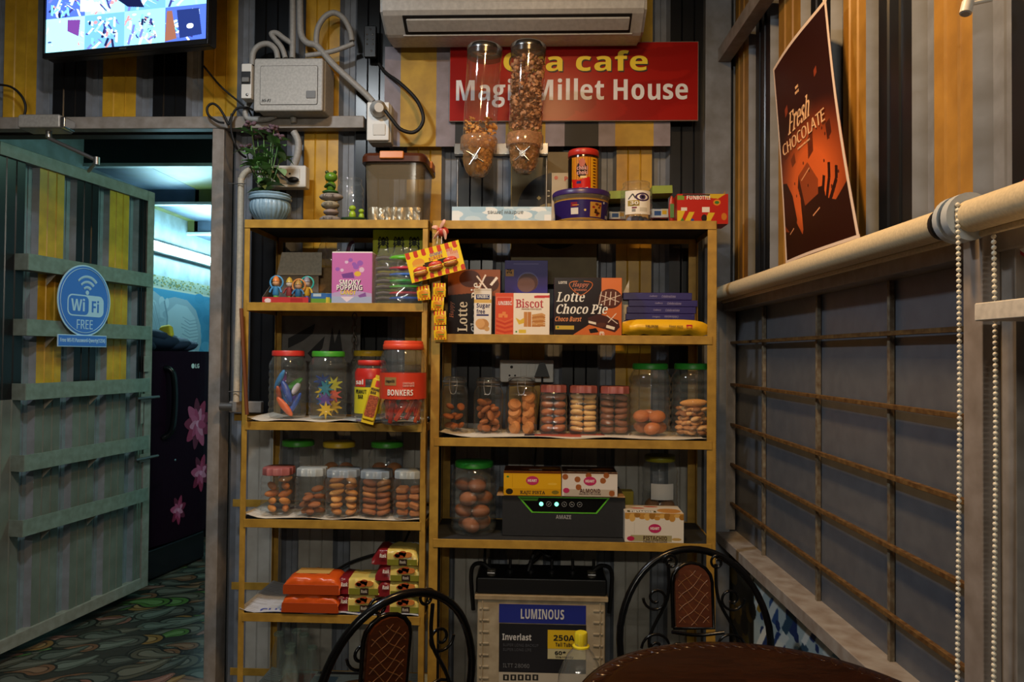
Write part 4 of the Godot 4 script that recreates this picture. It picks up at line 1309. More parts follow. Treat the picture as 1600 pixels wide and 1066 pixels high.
func top_items() -> void:
	var base := 1.879
	# flower pot with its plant
	var pot := thing("potted_plant", "blue fluted flower pot with leafy stems and faded purple flowers", "plant", Vector3(at(422, 330, -2.72).x, base, -2.72))
	var ceramic := worn(sq(0x8fb0c6), 0.35, M.fine, 5.0)
	part(pot, "pot", G.new().lathe([Vector2(0, 0), Vector2(0.046, 0.0), Vector2(0.048, 0.006), Vector2(0.043, 0.012), Vector2(0.058, 0.026), Vector2(0.071, 0.048), Vector2(0.074, 0.066), Vector2(0.070, 0.084), Vector2(0.066, 0.09)], 72, Vector3.ZERO, 2.0, 1.0, 1.0, 0.5, 0.035, 26), ceramic)
	part(pot, "rim", G.new().lathe([Vector2(0.066, 0.088), Vector2(0.077, 0.092), Vector2(0.079, 0.10), Vector2(0.073, 0.106), Vector2(0.077, 0.112), Vector2(0.072, 0.116), Vector2(0.066, 0.112), Vector2(0.064, 0.09), Vector2(0, 0.088)], 40), ceramic)
	var green := worn(sq(0x5c8a4c), 0.5, M.fine, 8.0)
	var pale := worn(sq(0x86a878), 0.5, M.fine, 8.0)
	var petal := mat(sq(0x5c4650), 0.85)
	var lm := leaf(0.06, 0.019)
	var r := RandomNumberGenerator.new()
	r.seed = 12
	var tips := [[392, 195], [412, 206], [425, 208], [428, 200], [384, 230], [436, 216], [402, 212], [394, 252], [440, 240], [418, 232]]
	for i in tips.size():
		var tip := at(tips[i][0], tips[i][1], -2.72 + r.randf_range(-0.04, 0.05)) - pot.position
		var foot := Vector3(r.randf_range(-0.035, 0.035), 0.09, r.randf_range(-0.03, 0.03))
		var mid := foot.lerp(tip, 0.5) + Vector3(tip.x * 0.25, 0, 0)
		var line := curve([foot, mid, tip], 6)
		var stem := part(pot, "stem", G.new().tube(line, 0.0020, 6), green)
		if i < 7:
			var fg := G.new()
			for q in 9:
				fg.ball(tip + Vector3(r.randf_range(-0.016, 0.016), r.randf_range(-0.008, 0.012), r.randf_range(-0.014, 0.014)), Vector3(0.009, 0.007, 0.009), 8)
			part(stem, "flower", fg, petal)
		for q in 8:
			var t := r.randf_range(0.2, 0.95)
			var o := part(stem, "leaf", lm, [green, pale, green][q % 3])
			var yaw := r.randf() * TAU
			o.transform = Transform3D((Basis(Vector3.UP, yaw) * Basis(Vector3.RIGHT, r.randf_range(-1.9, -0.7))).scaled(Vector3.ONE * r.randf_range(0.7, 1.15)), line[int(t * (line.size() - 1))])
	# stone stack with a frog
	var z := -2.69
	var st := thing("frog_stone_ornament", "ornament of four stacked word stones with a green frog on top", "ornament", Vector3(at(516, 330, z).x, base, z))
	var y := 0.0
	var rock := [sq(0x8d8580), sq(0x9a8a86), sq(0xa59c86), sq(0x9a918a)]
	var words := ["HERE", "", "GROWS", "LOVE"]
	var k := 0
	for s in [[0.040, 0.0165], [0.028, 0.0125], [0.034, 0.0165], [0.045, 0.0155]]:
		var sp := part(st, "stone", G.new().ball(Vector3((k % 2) * 0.003, y + s[1], 0), Vector3(s[0], s[1], 0.03), 18), worn(rock[k], 0.7, M.grime, 9.0))
		if words[k]:
			letters(sp, words[k], Vector3(0, y + s[1] + 0.001, 0.0285), s[0] * 0.95, 0.0085, mat(sq(0x2a241c), 0.7), "s")
		y += s[1] * 2 - 0.002
		k += 1
	var fg := worn(sq(0x5f8c22), 0.3, M.fine, 9.0)
	part(st, "frog_leaf", G.new().ball(Vector3(0, y + 0.005, 0), Vector3(0.031, 0.008, 0.026), 14), mat(sq(0x2c5a20), 0.4))
	part(st, "frog_body", G.new().ball(Vector3(0.002, y + 0.026, 0), Vector3(0.018, 0.020, 0.016), 14), fg)
	part(st, "frog_arms", G.new().tube(curve([Vector3(-0.018, y + 0.022, 0.01), Vector3(0, y + 0.032, 0.019), Vector3(0.02, y + 0.022, 0.01)]), 0.005, 8), mat(sq(0x2c4a1a), 0.4))
	part(st, "frog_head", G.new().ball(Vector3(0.002, y + 0.060, 0.002), Vector3(0.024, 0.019, 0.020), 16), fg)
	for s in [-1, 1]:
		part(st, "frog_eye", G.new().ball(Vector3(0.002 + s * 0.015, y + 0.078, 0.004), Vector3(0.0075, 0.0075, 0.0075), 10), mat(sq(0x3a4a20), 0.2))
	# small pair of frogs on a leaf dish
	var fz := -2.66
	var f2 := thing("frog_figurine", "small glossy green frog figurine on a lily leaf", "figurine", Vector3(at(553, 330, fz).x, base, fz))
	part(f2, "lily_leaf", G.new().lathe([Vector2(0, 0), Vector2(0.03, 0.0), Vector2(0.045, 0.012), Vector2(0.046, 0.016), Vector2(0.028, 0.010), Vector2(0, 0.008)], 24, Vector3.ZERO, 2.0, 1.0, 0.7), mat(sq(0x3f5a34), 0.2))
	for q in [[-0.005, 1.0], [0.028, 0.8]]:
		var body := part(f2, "frog_body", G.new().ball(Vector3(q[0], 0.028 * q[1], 0), Vector3(0.013, 0.018, 0.013) * q[1], 14), mat(sq(0x8fae2c), 0.18))
		part(body, "frog_head", G.new().ball(Vector3(q[0], 0.053 * q[1], 0.002), Vector3(0.013, 0.011, 0.011) * q[1], 14), mat(sq(0x8fae2c), 0.18))
	# empty jar behind them
	jar("clear_jar", "empty clear plastic jar behind the stone frog ornament", Vector3(at(547, 330, -2.80).x, base, -2.80), 0.052, 0.195, "pet", M.pet)
	single("blue_tumbler", "small blue tumbler inside the empty clear jar", "tumbler", G.new().lathe([Vector2(0, 0.04), Vector2(0.02, 0.04), Vector2(0.022, 0.0), Vector2(0, 0.0)], 20), mat(sq(0x1d4fb0), 0.4), Vector3(at(541, 330, -2.80).x, base + 0.004, -2.80))
	# storage bin
	bin_box(base)
	# right hand top shelf
	base = 1.877
	var c := carton("long_carton", "long flat pale blue carton lying on the top shelf", "box", 706, 862, 323, -2.62, 0.2, base, mat(sq(0xbfd0dc), 0.4), printed(long_print(), 0.3))
	letters(c.o, "andrew james", cpx(c, 790, 332, 0.0005), m2(56, -2.62), m2(8, -2.62), mat(sq(0x4a545a), 0.4), "d", 0.0, 0.0, Basis(Vector3.BACK, PI))
	tub_and_tin(base)
	var lab := Paint.new(96, 96, sq(0xe9e6dc))
	lab.oval(0.66, 0.27, 0.27, 0.18, sq(0x3a2550)).oval(0.66, 0.27, 0.20, 0.12, sq(0xe9e6dc)).oval(0.66, 0.27, 0.11, 0.11, sq(0x4a3a66)).oval(0.66, 0.27, 0.05, 0.05, sq(0x111018))
	lab.rect(0.12, 0.42, 0.55, 0.66, sq(0xa08c3c)).rect(0.28, 0.70, 0.46, 0.77, sq(0x6a1c3a)).rect(0.28, 0.79, 0.42, 0.92, sq(0x8a8a86)).rect(0.56, 0.72, 0.86, 0.9, sq(0xcac6b8))
	lab.line([[0.14, 0.36], [0.3, 0.14], [0.4, 0.34]], 0.04, sq(0x4a4a48))
	var jz := -2.70
	var j := jar("labelled_jar", "clear plastic jar with a white label showing a printed eye", Vector3(at(994, 330, jz).x, base, jz), 0.058, 0.157, "pet", M.pet)
	part(j, "label", bent_panel(0.059, 0.10, 0.085, Vector3(0.0, 0.075, 0.0)), printed(lab, 0.5))
	letters(j, "30", Vector3(-0.015, 0.072, 0.0615), 0.03, 0.012, M.white)
	for q in [[-0.02, 0xb8a6a8], [0.012, 0x3c4c68], [0.03, 0x8a7a80], [-0.005, 0x6a5a70]]:
		single("wrapped_sweet", "round wrapped sweet at the bottom of the eye-label jar", "sweet", G.new().ball(Vector3(0, 0.016, 0), Vector3(0.016, 0.015, 0.016), 12), mat(sq(q[1]), 0.4), j.position + Vector3(q[0], 0.004, 0.02 - absf(q[0])), "sweets in the eye-label jar")
	var gz := -2.80
	for q in [[950, 980, 303, "green-topped display box squeezed behind the purple tub"], [1016, 1047, 295, "green-topped display box beside the eye-label jar"]]:
		var gb := thing("display_box", q[3], "box", Vector3(at((q[0] + q[1]) / 2.0, 330, gz).x, base, gz), 0.0, "green display boxes")
		var w := m2(q[1] - q[0], gz)
		var h := at(q[0], q[2], gz).y - base
		part(gb, "lid", G.new().box(Vector3(0, h - 0.014, 0.0), Vector3(w, 0.03, 0.1), 0.001, Basis(Vector3.BACK, 0.03)), mat(sq(0x8aa03c), 0.5))
		part(gb, "tray", G.new().box(Vector3(0, 0.014, 0.0), Vector3(w, 0.028, 0.1), 0.001), mat(sq(0xb8402c), 0.5))
		part(gb, "back_wall", G.new().box(Vector3(0, h / 2 - 0.01, -0.048), Vector3(w, h - 0.03, 0.003)), mat(sq(0x1f2420), 0.6))
		part(gb, "insert", G.new().box(Vector3(0, h * 0.42, -0.02), Vector3(w * 0.9, h * 0.22, 0.03), 0.003), printed(Paint.new(32, 16, sq(0xb9c4cc)).rect(0.2, 0.3, 0.6, 0.8, sq(0x2b4f8c)).rect(0.65, 0.2, 0.9, 0.7, sq(0xc9a82c))))
	red_box(base)
	# poster board with a black disc
	var bd := thing("round_poster", "plywood board with a black disc print behind the top shelf", "poster", Vector3(0, 0, -2.955))
	var a := at(800, 238, -2.955)
	var b := at(932, 445, -2.955)
	part(bd, "board", G.new().box(Vector3((a.x + b.x) / 2, (a.y + b.y) / 2, 0), Vector3(b.x - a.x, a.y - b.y, 0.008), 0.001), worn(sq(0x7c6c48), 0.6, M.grime, 1.0))
	var dc := at(868, 330, -2.955)
	part(bd, "disc_print", G.new().slab(circle(m2(60, 2.955), 40, Vector2(dc.x, dc.y)), 0.004, 0.006), mat(sq(0x14161c), 0.5))
	letters(bd, "C", Vector3(at(856, 303, -2.955).x, at(856, 303, -2.955).y, 0.007), 0.016, 0.026, M.white, "db")
	part(bd, "diamond_print", G.new().slab(circle(0.009, 4, Vector2(at(842, 310, -2.955).x, at(842, 310, -2.955).y)), 0.006, 0.007), mat(sq(0xc8b878), 0.5))
	part(bd, "crescent_print", G.new().slab(circle(0.045, 24, Vector2(at(857, 330, -2.955).x, at(857, 330, -2.955).y), 0.03), 0.006, 0.0066), mat(sq(0xa89870), 0.5))
	var wb := carton("small_carton", "small white carton with red print behind the striped tin", "box", 862, 890, 270, -2.85, 0.06, base, mat(sq(0xc8c0b4), 0.5))
	say(wb, "P", 882, 276, 887, 283, M.red)
	dot(wb, "spot_print", 869, 278, 3, 3, mat(sq(0xd0746a), 0.5))
	dispensers()

func bent_panel(r: float, w: float, h: float, c: Vector3, n := 12) -> G:
	var rows := []
	for i in 3:
		var row := []
		for k in n + 1:
			var an := (k / float(n) - 0.5) * w / r
			row.append(c + Vector3(sin(an) * r, h / 2 - h * i / 2.0, cos(an) * r))
		rows.append(row)
	return G.new().sheet(rows, 0.0006)

func long_print() -> Paint:
	var p := Paint.new(256, 32, sq(0xaccbe0))
	for i in 30:
		p.oval(rng.randf(), rng.randf(), 0.08, 0.25, [sq(0xc4dae8), sq(0xe4ecf0), sq(0x9fc2da)][i % 3])
	p.rect(0.0, 0.55, 0.08, 1, sq(0xe8eef2)).rect(0.93, 0.55, 1, 1, sq(0xe8eef2))
	return p

func bin_box(base: float) -> void:
	var zf := -2.64
	var x0 := at(571, 341, zf).x
	var x1 := at(658, 341, zf).x
	var h := at(610, 250, zf).y - base
	var w := x1 - x0
	var d := 0.235
	var o := thing("storage_bin", "clear brown-tinted storage bin with brown lid and orange latch", "bin", Vector3((x0 + x1) / 2, base, zf - d / 2))
	var tint := clear(sq(0x8a7c62), 0.42, 0.18)
	part(o, "bin", G.new().lathe([Vector2(0.0, 0.002), Vector2(0.49, 0.002), Vector2(0.5, 0.012), Vector2(0.54, h)], 40, Vector3.ZERO, 9.0, w, d), tint)
	var lid := mat(sq(0x4a2412), 0.3)
	part(o, "lid", G.new().lathe([Vector2(0.545, h - 0.012), Vector2(0.59, h - 0.010), Vector2(0.59, h + 0.010), Vector2(0.56, h + 0.022), Vector2(0, h + 0.024)], 48, Vector3.ZERO, 9.0, w, d), lid)
	var or_ := mat(sq(0xc8752c), 0.4)
	part(o, "latch", G.new().box(Vector3(-0.004, h + 0.012, d * 0.585), Vector3(0.088, 0.03, 0.016), 0.004, Basis(Vector3.RIGHT, -0.15)), or_)
	part(o, "latch", G.new().box(Vector3(w * 0.6, h + 0.004, 0.0), Vector3(0.012, 0.03, 0.07), 0.004), or_)
	var r := RandomNumberGenerator.new()
	r.seed = 3
	for i in 7:
		var g := G.new()
		var rows := []
		for a in 6:
			var row := []
			for b in 5:
				row.append(Vector3((b / 4.0 - 0.5) * 0.032, (0.5 - a / 5.0) * 0.052 + 0.027, 0.012 - 0.016 * absf(b / 4.0 - 0.5) + r.randf_range(-0.004, 0.004)))
			rows.append(row)
		g.sheet(rows, 0.010)
		var pk := single("foil_packet", "crinkled silver foil packet lying inside the storage bin", "packet", g, M.foil, o.position + Vector3((i - 3) * 0.026, 0.004, d * 0.36), "foil packets in the storage bin")
		pk.rotation = Vector3(-0.1, r.randf_range(-0.3, 0.3), 0)

func tub_and_tin(base: float) -> void:
	var z := -2.715
	var R := m2(45, -2.66)
	var pos := Vector3(at(908, 330, z).x, base, z)
	var t := thing("chocolate_tub", "round clear tub with purple lid and gold-edged purple label", "tub", pos)
	var H := 0.120
	var purple := mat(sq(0x3a2466), 0.35)
	part(t, "tub", G.new().lathe([Vector2(0, 0.001), Vector2(R * 0.86, 0.001), Vector2(R * 0.90, 0.006), Vector2(R * 0.97, H * 0.78), Vector2(R, H * 0.8), Vector2(R, H * 0.88)], 48), clear(sq(0xb8a890), 0.35, 0.12))
	part(t, "lid", G.new().lathe([Vector2(R * 1.02, H * 0.84), Vector2(R * 1.03, H * 0.95), Vector2(R * 0.99, H), Vector2(R * 0.93, H * 0.985), Vector2(0, H * 0.985)], 48), purple)
	var p := Paint.new(512, 96, sq(0x2c1c5c))
	p.rect(0, 0, 1, 0.09, sq(0xb08a3c)).rect(0, 0.90, 1, 1, sq(0xb08a3c)).rect(0, 0.02, 1, 0.05, sq(0x6a3a1c)).rect(0, 0.94, 1, 0.97, sq(0x4a2c14))
	p.rect(0.43, 0.45, 0.475, 0.75, sq(0xd8d4cc)).rect(0.43, 0.2, 0.47, 0.4, sq(0x7a2038)).rect(0.545, 0.18, 0.625, 0.85, sq(0xb98a3c))
	for i in 14:
		p.oval(0.555 + rng.randf() * 0.06, 0.25 + rng.randf() * 0.5, 0.008, 0.05, sq([0x6a3a1c, 0x8a2a20, 0x3a2010][i % 3]))
	p.oval(0.515, 0.55, 0.006, 0.05, sq(0xd8c070)).rect(0.64, 0.12, 0.652, 0.22, sq(0xd8d8e0)).rect(0.67, 0.7, 0.72, 0.85, sq(0xb8b4ac)).rect(0.44, 0.32, 0.48, 0.36, sq(0xd8a030))
	part(t, "label", G.new().lathe([Vector2(R * 0.905, H * 0.06), Vector2(R * 0.968, H * 0.72)], 48), printed(flip_half(p), 0.35))
	# striped tin standing on the tub
	var r := 0.0555
	var tin := thing("striped_tin", "red-lidded jar of chocolate sticks with yellow striped label on the tub", "jar", pos + Vector3(at(911, 330, z).x - pos.x, H, 0.0))
	var h := 0.157
	var l := Paint.new(512, 128, sq(0x1c0f0a))
	for i in 26:
		l.rect(0.36 + i * 0.0125, 0.0, 0.36 + i * 0.0125 + 0.0065, 1, sq(0xe8b428))
	for i in 26:
		l.rect(0.3665 + i * 0.0125, 0.0, 0.3665 + i * 0.0125 + 0.006, 1, sq(0xa83018))
	l.poly([[0.36, 0.66], [0.45, 0.70], [0.56, 0.60], [0.57, 1], [0.38, 1]], sq(0xc22018))
	l.oval(0.475, 0.38, 0.055, 0.26, sq(0x2a120a)).oval(0.478, 0.17, 0.032, 0.13, sq(0xb86a58)).rect(0.46, 0.58, 0.53, 0.65, sq(0xe0c890)).rect(0.42, 0.74, 0.47, 0.82, sq(0x2a2a6a))
	l.rect(0.58, 0, 0.66, 1, sq(0xd8a020))
	for i in 10:
		l.rect(0.6, 0.06 + i * 0.09, 0.64, 0.10 + i * 0.09, sq(0x5a2a10))
	l.poly([[0.44, 1], [0.45, 0.93], [0.5, 0.95], [0.54, 0.92], [0.545, 1]], sq(0xefe8dc))
	part(tin, "jar", G.new().lathe([Vector2(0, 0), Vector2(r * 0.97, 0), Vector2(r, 0.004), Vector2(r, h * 0.80), Vector2(r * 0.97, h * 0.86)], 40), mat(sq(0x2c120a), 0.15))
	part(tin, "label", G.new().lathe([Vector2(r + 0.0006, 0.004), Vector2(r + 0.0006, h * 0.79)], 48), printed(flip_half(l), 0.3))
	part(tin, "lid", G.new().lathe([Vector2(r * 1.0, h * 0.85), Vector2(r * 1.03, h * 0.86), Vector2(r * 1.03, h * 0.96), Vector2(r * 0.98, h), Vector2(0, h)], 48), mat(sq(0xc03024), 0.35))
	var wm := mat(sq(0xe0a49a), 0.4)
	wrapped(tin, "choki", r + 0.0014, 0.084, -0.12, 0.04, 0.015, wm)
	wrapped(tin, "choki", r + 0.0014, 0.067, -0.12, 0.04, 0.015, wm)

func flip_half(p: Paint) -> Paint:                     # turns a wrapped label so that the middle of the print faces +z
	var q := Paint.new(p.w, p.h, Color.BLACK)
	q.im.blit_rect(p.im, Rect2i(p.w / 2, 0, p.w / 2, p.h), Vector2i(0, 0))
	q.im.blit_rect(p.im, Rect2i(0, 0, p.w / 2, p.h), Vector2i(p.w / 2, 0))
	return q

func red_box(base: float) -> void:
	var red := mat(sq(0xb8281c), 0.4)
	var p := Paint.new(160, 80, sq(0xb8281c))
	p.poly([[0, 0.55], [0.16, 0.55], [0.06, 0.95], [0, 0.95]], sq(0xd8b82c)).poly([[0.24, 0.6], [0.34, 0.6], [0.24, 0.95], [0.14, 0.95]], sq(0xd8b82c)).poly([[0.62, 0.62], [0.74, 0.62], [0.64, 0.95], [0.52, 0.95]], sq(0xd8b82c)).poly([[0.55, 0], [0.95, 0], [0.8, 0.16], [0.55, 0.12]], sq(0xd0b030)).poly([[0.05, 0.95], [0.1, 0.8], [0.16, 0.95]], sq(0x3f7a34))
	p.rect(0.0, 0.05, 0.14, 0.2, sq(0x7a9a3a)).oval(0.78, 0.28, 0.07, 0.10, sq(0xd88a2c)).oval(0.78, 0.28, 0.04, 0.05, sq(0x3f7a34)).oval(0.92, 0.75, 0.05, 0.12, sq(0xc87828)).oval(0.3, 0.88, 0.03, 0.06, sq(0x2c4c9c))
	p.rect(0.49, 0.44, 0.64, 0.62, sq(0xe8e4dc)).rect(0.08, 0.46, 0.2, 0.58, sq(0xe0d8d0))
	p.oval(0.53, 0.80, 0.05, 0.12, sq(0x2a1a14))
	var zf := -2.66
	var c := carton("sweet_carton", "red carton with torn open top at the shelf's corner", "box", 1058, 1138, 303, zf, 0.10, base, red, printed(p, 0.35))
	say(c, "FUN", 1073, 306, 1088, 312, M.white)
	say(c, "BOTTLE", 1089, 306, 1110, 312, M.white)
	part(c.o, "carry_slot", G.new().box(cpx(c, 1088, 305), Vector3(m2(42, zf), 0.006, 0.001), 0.0005), M.ink)
	part(c.o, "torn_flap", G.new().slab([Vector2(0, 0), Vector2(0.012, 0.022), Vector2(0.02, -0.07), Vector2(0.0, -0.07)], -0.05, -0.048), M.cardboard).position = Vector3(c.w / 2 - 0.012, c.h, 0.05)
	var pk := thing("sweet_pouch", "narrow red and green sweet pouch leaning on the red carton", "packet", Vector3(at(1051, 330, zf).x, base, zf - 0.02))
	part(pk, "pouch", G.new().lathe([Vector2(0.002, 0), Vector2(0.006, 0.015), Vector2(0.008, 0.05), Vector2(0.006, 0.09), Vector2(0.002, 0.105)], 16, Vector3.ZERO, 2.0, 1.5, 1.0), mat(sq(0xa82c20), 0.35))
	part(pk, "band_print", G.new().box(Vector3(0, 0.05, 0.0085), Vector3(0.014, 0.05, 0.001)), mat(sq(0x4c7a34), 0.4))

func dispensers() -> void:
	var z := -2.66
	var shell := clear(sq(0xa88868), 0.10, 0.05)
	var fm := leaf_flake()
	var br := thing("dispenser_bracket", "chrome wall bracket holding the two cereal dispensers", "bracket", at(783, 233, -2.76))
	part(br, "plate", G.new().box(Vector3.ZERO, Vector3(0.355, 0.042, 0.012), 0.002), M.chrome)
	for s in [-1, 1]:
		part(br, "arm", G.new().box(Vector3(s * 0.165, 0, -0.105), Vector3(0.014, 0.03, 0.21), 0.002), M.chrome)
	part(br, "lower_bar", G.new().box(Vector3(0, -0.026, 0.002), Vector3(0.35, 0.008, 0.02), 0.001), M.dark_metal)
	part(br, "leg", G.new().tube([Vector3(-0.165, -0.02, -0.01), Vector3(-0.165, -0.255, -0.01)], 0.004, 8), M.steel)
	part(br, "leg", G.new().tube([Vector3(0.172, -0.02, -0.01), Vector3(0.172, -0.255, -0.01)], 0.004, 8), M.steel)
	for k in 2:
		var top: Vector3 = at([758, 826][k], [73, 70][k], z)
		var bot: Vector3 = at([745, 818][k], [276, 271][k], z)
		var o := thing("cereal_dispenser", ["nearly empty clear cereal dispenser tube with chrome lid", "clear cereal dispenser tube full of brown flakes"][k], "dispenser", bot, 0.0, "cereal dispensers")
		var ax := (top - bot)
		var H := ax.length()
		o.basis = Basis(Quaternion(Vector3.UP, ax.normalized()))
		var r := 0.0635
		part(o, "tube", G.new().lathe([Vector2(r * 0.92, H * 0.25), Vector2(r * 0.95, H * 0.30), Vector2(r, H * 0.97)], 36), shell)
		part(o, "collar", G.new().lathe([Vector2(r * 0.96, H * 0.19), Vector2(r * 1.06, H * 0.20), Vector2(r * 1.06, H * 0.285), Vector2(r * 1.02, H * 0.295), Vector2(r * 0.94, H * 0.30)], 36), clear(sq(0xc09068), 0.45, 0.1))
		part(o, "outlet", G.new().lathe([Vector2(0, 0.0), Vector2(r * 0.4, 0.0), Vector2(r * 0.62, H * 0.03), Vector2(r * 0.82, H * 0.09), Vector2(r * 0.9, H * 0.2)], 28), clear(sq(0xb58a58), 0.35, 0.06))
		part(o, "lid", G.new().lathe([Vector2(r * 1.02, H * 0.955), Vector2(r * 1.03, H * 0.985), Vector2(r * 0.9, H * 1.0), Vector2(0, H * 1.0)], 36), M.chrome)
		part(o, "lid_ring", G.new().lathe([Vector2(r * 1.005, H * 0.915), Vector2(r * 1.01, H * 0.955)], 36), clear(sq(0x3a3430), 0.6, 0.2))
		var kn := part(o, "knob", G.new().tube([Vector3(-0.005, H * 0.12, r * 0.8), Vector3(-0.005, H * 0.12, r * 0.98)], 0.011, 16), M.chrome)
		for q in 4:
			var a: float = PI / 4 + q * PI / 2 + [0.28, 0.0][k]
			part(kn, "spoke", G.new().tube([Vector3(-0.005, H * 0.12, r * 0.93), Vector3(-0.005 + cos(a) * 0.036, H * 0.12 + sin(a) * 0.036, r * 0.95)], 0.0035, 6), M.chrome)
		# the flakes inside, uncountable
		var mm := MultiMesh.new()
		mm.transform_format = MultiMesh.TRANSFORM_3D
		mm.mesh = fm
		var count: int = [300, 900][k]
		mm.instance_count = count
		var rr := RandomNumberGenerator.new()
		rr.seed = 77 + k
		for i in count:
			var t := rr.randf()
			var hh: float = lerpf(0.03, [0.42, 0.89][k], t) * H
			var lim := r * (0.86 if hh > H * 0.22 else lerpf(0.42, 0.8, hh / (H * 0.22)))
			var rad := sqrt(rr.randf()) * lim
			if rr.randf() < 0.55:
				rad = lim * rr.randf_range(0.85, 1.0)
			var an := rr.randf() * TAU
			if k == 0 and hh < H * 0.22 and sin(an) < 0.0:
				an = -an
			mm.set_instance_transform(i, Transform3D(Basis.from_euler(Vector3(rr.randf() * TAU, rr.randf() * TAU, rr.randf() * TAU)).scaled(Vector3.ONE * rr.randf_range(0.8, 1.3)), Vector3(sin(an) * rad, hh, cos(an) * rad)))
		var fl := MultiMeshInstance3D.new()
		fl.name = numbered("cereal_flakes")
		fl.multimesh = mm
		fl.material_override = mat(sq([0xe0a050, 0xc08c64][k]), 0.6)
		add_child(fl)
		fl.transform = o.transform
		tag(fl, ["small heap of golden flakes in the nearly empty dispenser", "brown curled flakes filling the taller dispenser"][k], "cereal", "", "stuff")

func leaf_flake() -> ArrayMesh:
	var rows := []
	for i in 4:
		var row := []
		for k in 4:
			var a := (k / 3.0 - 0.5) * 2.6
			var w := 0.007 * (1.0 - 0.4 * absf(i / 3.0 - 0.5))
			row.append(Vector3(sin(a) * w, (i / 3.0 - 0.5) * 0.014, cos(a) * w + 0.002 * sin(i * 2.0)))
		rows.append(row)
	return G.new().sheet(rows, 0.0015).mesh()

